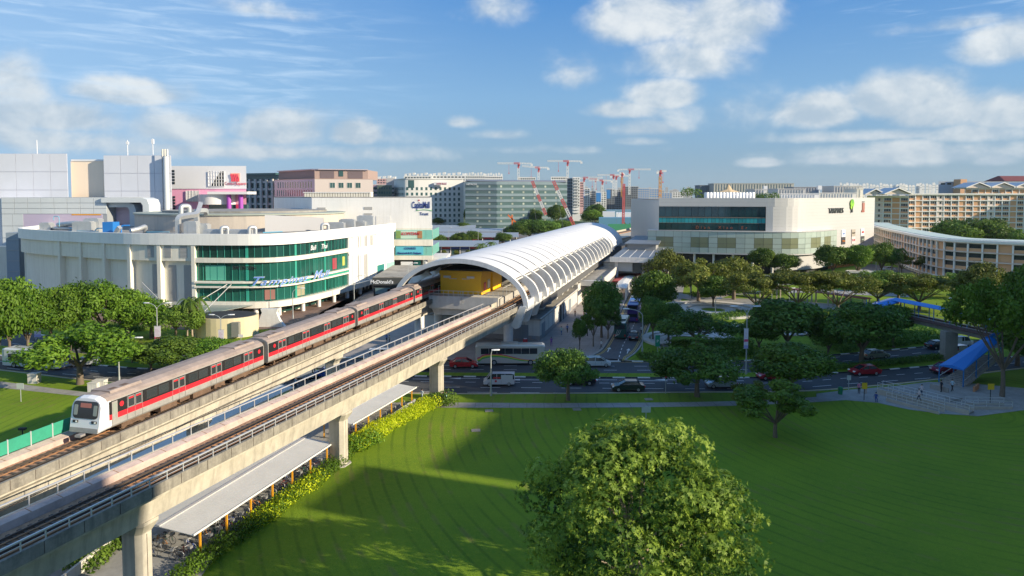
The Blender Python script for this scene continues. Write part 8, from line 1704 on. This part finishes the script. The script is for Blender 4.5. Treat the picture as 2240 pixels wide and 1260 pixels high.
# roof line heights: deck 6 m, roof 8.8 m
B0 = G(1905, 657, 8.8); B1 = G(1960, 655, 8.8); B2 = G(2090, 680, 8.8); B3 = G(2215, 705, 8.8)
def roofseg(a, b, w_, nm='roof', za=0, zb=0, th=.12, m=M_blu, camber=.35):
    d = (b-a); d.z = 0; d.normalize(); n = Vector((-d.y, d.x, 0)); part(nm, MB().loft([[p+n*o+Vector((0, 0, z)) for o, z in ((-w_/2, 0), (0, camber), (w_/2, 0), (w_/2, -th), (-w_/2, -th))] for p in (a, b)]), m, fb); return d, n
roofseg(B0+Vector((-1, 0, -1.6)), B1, 3.6); roofseg(B1, B2, 3.0); roofseg(B2, B3, 3.0)
def deckseg(a, b, w_=2.6):
    d = (b-a); d.z = 0; d.normalize(); n = Vector((-d.y, d.x, 0)); dz = Vector((0, 0, -2.9))
    part('deck', MB().loft([[p+dz+n*o+Vector((0, 0, z)) for o, z in ((-w_/2, 0), (w_/2, 0), (w_/2*.8, -.75), (-w_/2*.8, -.75))] for p in (a, b)]), M_fb, fb)
    L_ = (b-a).length; k = max(2, int(L_/3.0))
    for i in range(k+1):
        p = a.lerp(b, i/k)
        for s in (-1, 1): part('post', MB().beam(p+dz+n*s*w_/2*.92, p+n*s*w_/2*.92, .12), M_blp, fb)
    for s in (-1, 1):
        part('planter_rail', MB().beam(a+dz+n*s*(w_/2+.15)+Vector((0, 0, .25)), b+dz+n*s*(w_/2+.15)+Vector((0, 0, .25)), .35, .5), mat('planter_purple', (.12, .08, .08), .9, var=.6, vscale=3), fb)
        for z in (.65, 1.1): part('hand_rail', MB().beam(a+dz+n*s*w_/2+Vector((0, 0, z)), b+dz+n*s*w_/2+Vector((0, 0, z)), .06), M_galv, fb)
deckseg(B0+Vector((0, 0, 0)), B1); deckseg(B1, B2); deckseg(B2, B3)
part('column', MB().cbox((B2.x-1, B2.y, 2.6), (2.2, 1.6, 5.2)), M_fb, fb); part('column', MB().cbox((B1.x-2, B1.y+1, 2.6), (1.0, 1.0, 5.2)), M_fb, fb)
o_ = AT(1986, 701, B1.lerp(B2, .2).y-1.7); part('height_limit_sign', MB().box(o_.x-.55, o_.y-.05, o_.z-.6, o_.x+.55, o_.y, o_.z+.6), M_tw, fb)
mb = MB().tube([o_+Vector((.42*math.cos(t), -.07, .42*math.sin(t))) for t in [2*math.pi*i/16 for i in range(17)]], .06, 5, cap=False); part('red_ring', mb, M_redl, fb); txt('4.5m', .32, M_ldk, fb, face_m(o_+Vector((0, -.07, -.1)), (1, 0, 0)), ext=.005)
# stair down to the near pavement with its own blue roof
S1 = G(2092, 857, 0); S0 = B3+Vector((-3, -4, -2.9)); T1 = G(2076, 810, 2.7); T0 = Vector((S0.x, S0.y, S0.z+2.9))
f0, f1 = G(2055, 800, 2.6), G(2108, 811, 2.6); bk0, bk1 = G(2150, 742, 5.9), G(2190, 745, 5.9)
part('stair_roof', MB().loft([[f0, f1, f1+Vector((0, 0, .15)), (f0+f1)/2+Vector((0, 0, .5)), f0+Vector((0, 0, .15))], [bk0, bk1, bk1+Vector((0, 0, .15)), (bk0+bk1)/2+Vector((0, 0, .5)), bk0+Vector((0, 0, .15))]]), M_blu, fb)
part('stair_roof', MB().loft([[bk0, bk1, bk1+Vector((0, 0, .15)), bk0+Vector((0, 0, .15))], [B3+Vector((-1.5, -2, 0)), B3+Vector((2, -2, 0)), B3+Vector((2, -2, .15)), B3+Vector((-1.5, -2, .15))]]), M_blu, fb)
ns = 20; 
for i in range(ns):
    t0_, t1_ = i/ns, (i+1)/ns; a0, a1 = f0.lerp(bk0, t0_), f1.lerp(bk1, t0_); b0, b1 = f0.lerp(bk0, t1_), f1.lerp(bk1, t1_); z = .17*(i+1)
    part('stair_step', MB().loft([[Vector((q.x, q.y, z-.5 if i > 2 else 0)) for q in (a0, a1, b1, b0)], [Vector((q.x, q.y, z)) for q in (a0, a1, b1, b0)]]), M_fb, fb)
for t in (0, .33, .66, 1):
    for a_, b_ in ((f0, bk0), (f1, bk1)): p = a_.lerp(b_, t); part('post', MB().beam((p.x, p.y, max(0, 3.4*t-.2)), p, .13), M_blp, fb)
for a_, b_ in ((f0, bk0), (f1, bk1)): part('hand_rail', MB().beam((a_.x, a_.y, 1.0), (b_.x, b_.y, 4.4), .07), M_galv, fb)
# far stair on the park side
p = G(1815, 705, 4.5); q = G(1798, 735, 2.4); part('far_stair_roof', MB().loft([[p+Vector((x, y, 0)) for x, y in ((-1.6, 0), (1.6, 0), (1.6, .4), (-1.6, .4))], [q+Vector((x, y, 0)) for x, y in ((-1.6, 0), (1.6, 0), (1.6, .4), (-1.6, .4))]]), M_blu, fb)
part('far_stair_roof', MB().loft([[B0+Vector((x, y, -1.4)) for x, y in ((-2, -1.5), (-2, 1.5), (-1, 1.5), (-1, -1.5))], [p+Vector((x, y, .1)) for x, y in ((-1.6, -.5), (-1.6, 1.5), (1.2, 1.5), (1.2, -.5))]]), M_blu, fb)
# the switchback ramp
rp_ = thing('access_ramp', 'pale switchback wheelchair ramp with steel railings at the right', 'ramp', G(2040, 885)); M_rw = mat('ramp_wall', (.42, .38, .32), .85, var=.3, vscale=.6)
def ramp(a, b, w_, za, zb):
    d = (b-a).normalized(); n = Vector((-d.y, d.x, 0)); part('ramp_slab', MB().loft([[p+n*o+Vector((0, 0, z)) for o, z in ((-w_/2, 0), (w_/2, 0), (w_/2, zz), (-w_/2, zz))] for p, zz in ((a, za), (b, zb))]), M_path, rp_)
    for s in (-1, 1):
        part('ramp_wall', MB().beam(a+n*s*w_/2+Vector((0, 0, za/2+.1)), b+n*s*w_/2+Vector((0, 0, zb/2+.1)), .14, max(za, zb)*.6+.35), M_rw, rp_)
        for h_ in (.5, .95): part('rail', MB().beam(a+n*s*w_/2+Vector((0, 0, za+h_+.1)), b+n*s*w_/2+Vector((0, 0, zb+h_+.1)), .05), M_galv, rp_)
        k = int((b-a).length/1.4)
        for i in range(k+1): t = i/k; c = a.lerp(b, t)+n*s*w_/2; zz = za+(zb-za)*t; part('rail_post', MB().beam(c+Vector((0, 0, zz*.8)), c+Vector((0, 0, zz+1.05)), .05), M_galv, rp_)
ramp(G(1925, 861), G(2125, 906), 1.6, .75, .35); ramp(G(1945, 876), G(2060, 905), 1.5, .3, .1); ramp(G(2120, 893), G(2205, 892), 1.6, .3, .1)
pe = G(2010, 877, .75); person('walk', pe, 0, 160, (.60, .50, .50), (.03, .04, .07), 'grey haired person in a pale shirt walking on the ramp')
for i, (a, b) in enumerate([((2035, 850), (2075, 860)), ((2130, 858), (2140, 850))]): single('brick_wall', ('low planter wall at the stair foot', 'curved orange brick wall right of the stair')[i], 'wall', MB().beam(G(*a)+Vector((0, 0, .4)), G(*b)+Vector((0, 0, .4)), .25, .8), M_fb if i == 0 else mat('orange_brick', (.42, .20, .10), .85))
single('bench_slab', 'square concrete access slab in the grass near the ramp', 'slab', MB().prism([tuple(G(*q).to_2d()) for q in ((2068, 872), (2092, 868), (2105, 876), (2080, 880))], 0, .35), M_path)
# ================================================================= COVERED WALKS AND CANOPIES
M_rc = mat('red_canopy', (.40, .07, .07), .6, var=.2, vscale=.5); M_rd = mat('red_walk_roof', (.26, .085, .06), .6)
def walk(pts, w_, z, label, m, pm, sp=6, nm='covered_walkway'):
    P = Path(pts); root = thing(nm, label, 'covered walkway', P.at(P.len/2)); mb = MB(); P.sweep(mb, [(-w_/2, z), (w_/2, z), (w_/2, z+.2), (0, z+.45), (-w_/2, z+.2)], step=4); part('roof', mb, m, root); t = .5
    while t < P.len:
        for s in (-1, 1): part('post', MB().box(P.ofs(t, s*w_*.42).x-.15, P.ofs(t, s*w_*.42).y-.15, 0, P.ofs(t, s*w_*.42).x+.15, P.ofs(t, s*w_*.42).y+.15, z), pm, root)
        t += sp
    return root
walk(gp2([(1470, 640), (1560, 644), (1660, 648), (1780, 662), (1900, 680)]), 2.6, 3.0, 'long curved walkway with a dull red roof crossing the park', M_rd, mat('walk_post', (.45, .40, .33), .8), 5)
g_ = [(1352, 640, 1395, 606, 'large red canopy nearest the coaches'), (1388, 622, 1402, 592, 'red canopy running towards the link bridge')]
for x0_, y0_, x1_, y1_, lab in g_: a, b = G(x0_, y0_), G(x1_, y1_); walk([a.to_2d(), b.to_2d()], 6, 3.1, lab, M_rc, M_rib, 5, 'red_canopy')
walk(gp2([(1358, 657), (1365, 640), (1378, 627)]), 3.2, 3.3, 'curved white canopy beside the bus lane', M_rib, M_rib, 4, 'white_canopy')
walk([tuple(G(1412, 640).to_2d()), tuple(G(1432, 600).to_2d())], 3, 3.6, 'white curved canopy behind the sunlit tree', M_rib, M_rib, 5, 'white_canopy')
single('brown_pavilion', 'brown flat roofed pavilion before the flats street', 'pavilion', MB().box(XY(1908, 205), 205, 3.0, XY(1955, 205), 216, 3.4).cbox((XY(1915, 206), 206, 1.5), (.3, .3, 3)).cbox((XY(1948, 206), 206, 1.5), (.3, .3, 3)).cbox((XY(1915, 215), 215, 1.5), (.3, .3, 3)).cbox((XY(1948, 215), 215, 1.5), (.3, .3, 3)), mat('pavilion_brown', (.28, .13, .06), .7))
for i, (x, y) in enumerate([(1688, 665), (1726, 668), (1766, 660), (1495, 622), (1565, 690), (1652, 676)]): lamp(x, y, y-38, (.5,), ('park lamp beside the big round tree', 'park lamp among the dark trees', 'park lamp behind the round tree', 'park lamp at the mall walk', 'park lamp at the white steps', 'park lamp on the middle path')[i])
# road studs: black lamp posts on the square
for i, (x, y0_, y1_) in enumerate([(1268, 765, 705), (1285, 735, 690), (1303, 700, 660)]):
    p = G(x, y0_); single('square_lamp', ('nearest black lamp post on the paved square', 'second black lamp post on the paved square', 'third black lamp post on the square near the tree')[i], 'lamp', MB().cyl(p, p+Vector((0, 0, 5)), .09).cyl(p+Vector((0, 0, 5)), p+Vector((0, 0, 5.2)), .4), M_trim)

# ================================================================= THE AIR
def haze():
    m = bpy.data.materials.new('haze_air'); m.use_nodes = True; nt = m.node_tree; nt.nodes.clear(); v = nt.nodes.new('ShaderNodeVolumePrincipled'); v.inputs['Density'].default_value = .00004; v.inputs['Color'].default_value = (.80, .90, 1, 1); v.inputs['Anisotropy'].default_value = .2
    o = nt.nodes.new('ShaderNodeOutputMaterial'); nt.links.new(v.outputs[0], o.inputs['Volume']); q = MB().box(-4000, -300, -1.2, 4000, 3600, 120); me = q.mesh('haze', m); h = put('haze', me, Matrix.Identity(4), None, kind='stuff'); h['label'] = 'thin pale blue haze over the far blocks'; h['category'] = 'haze'
haze()
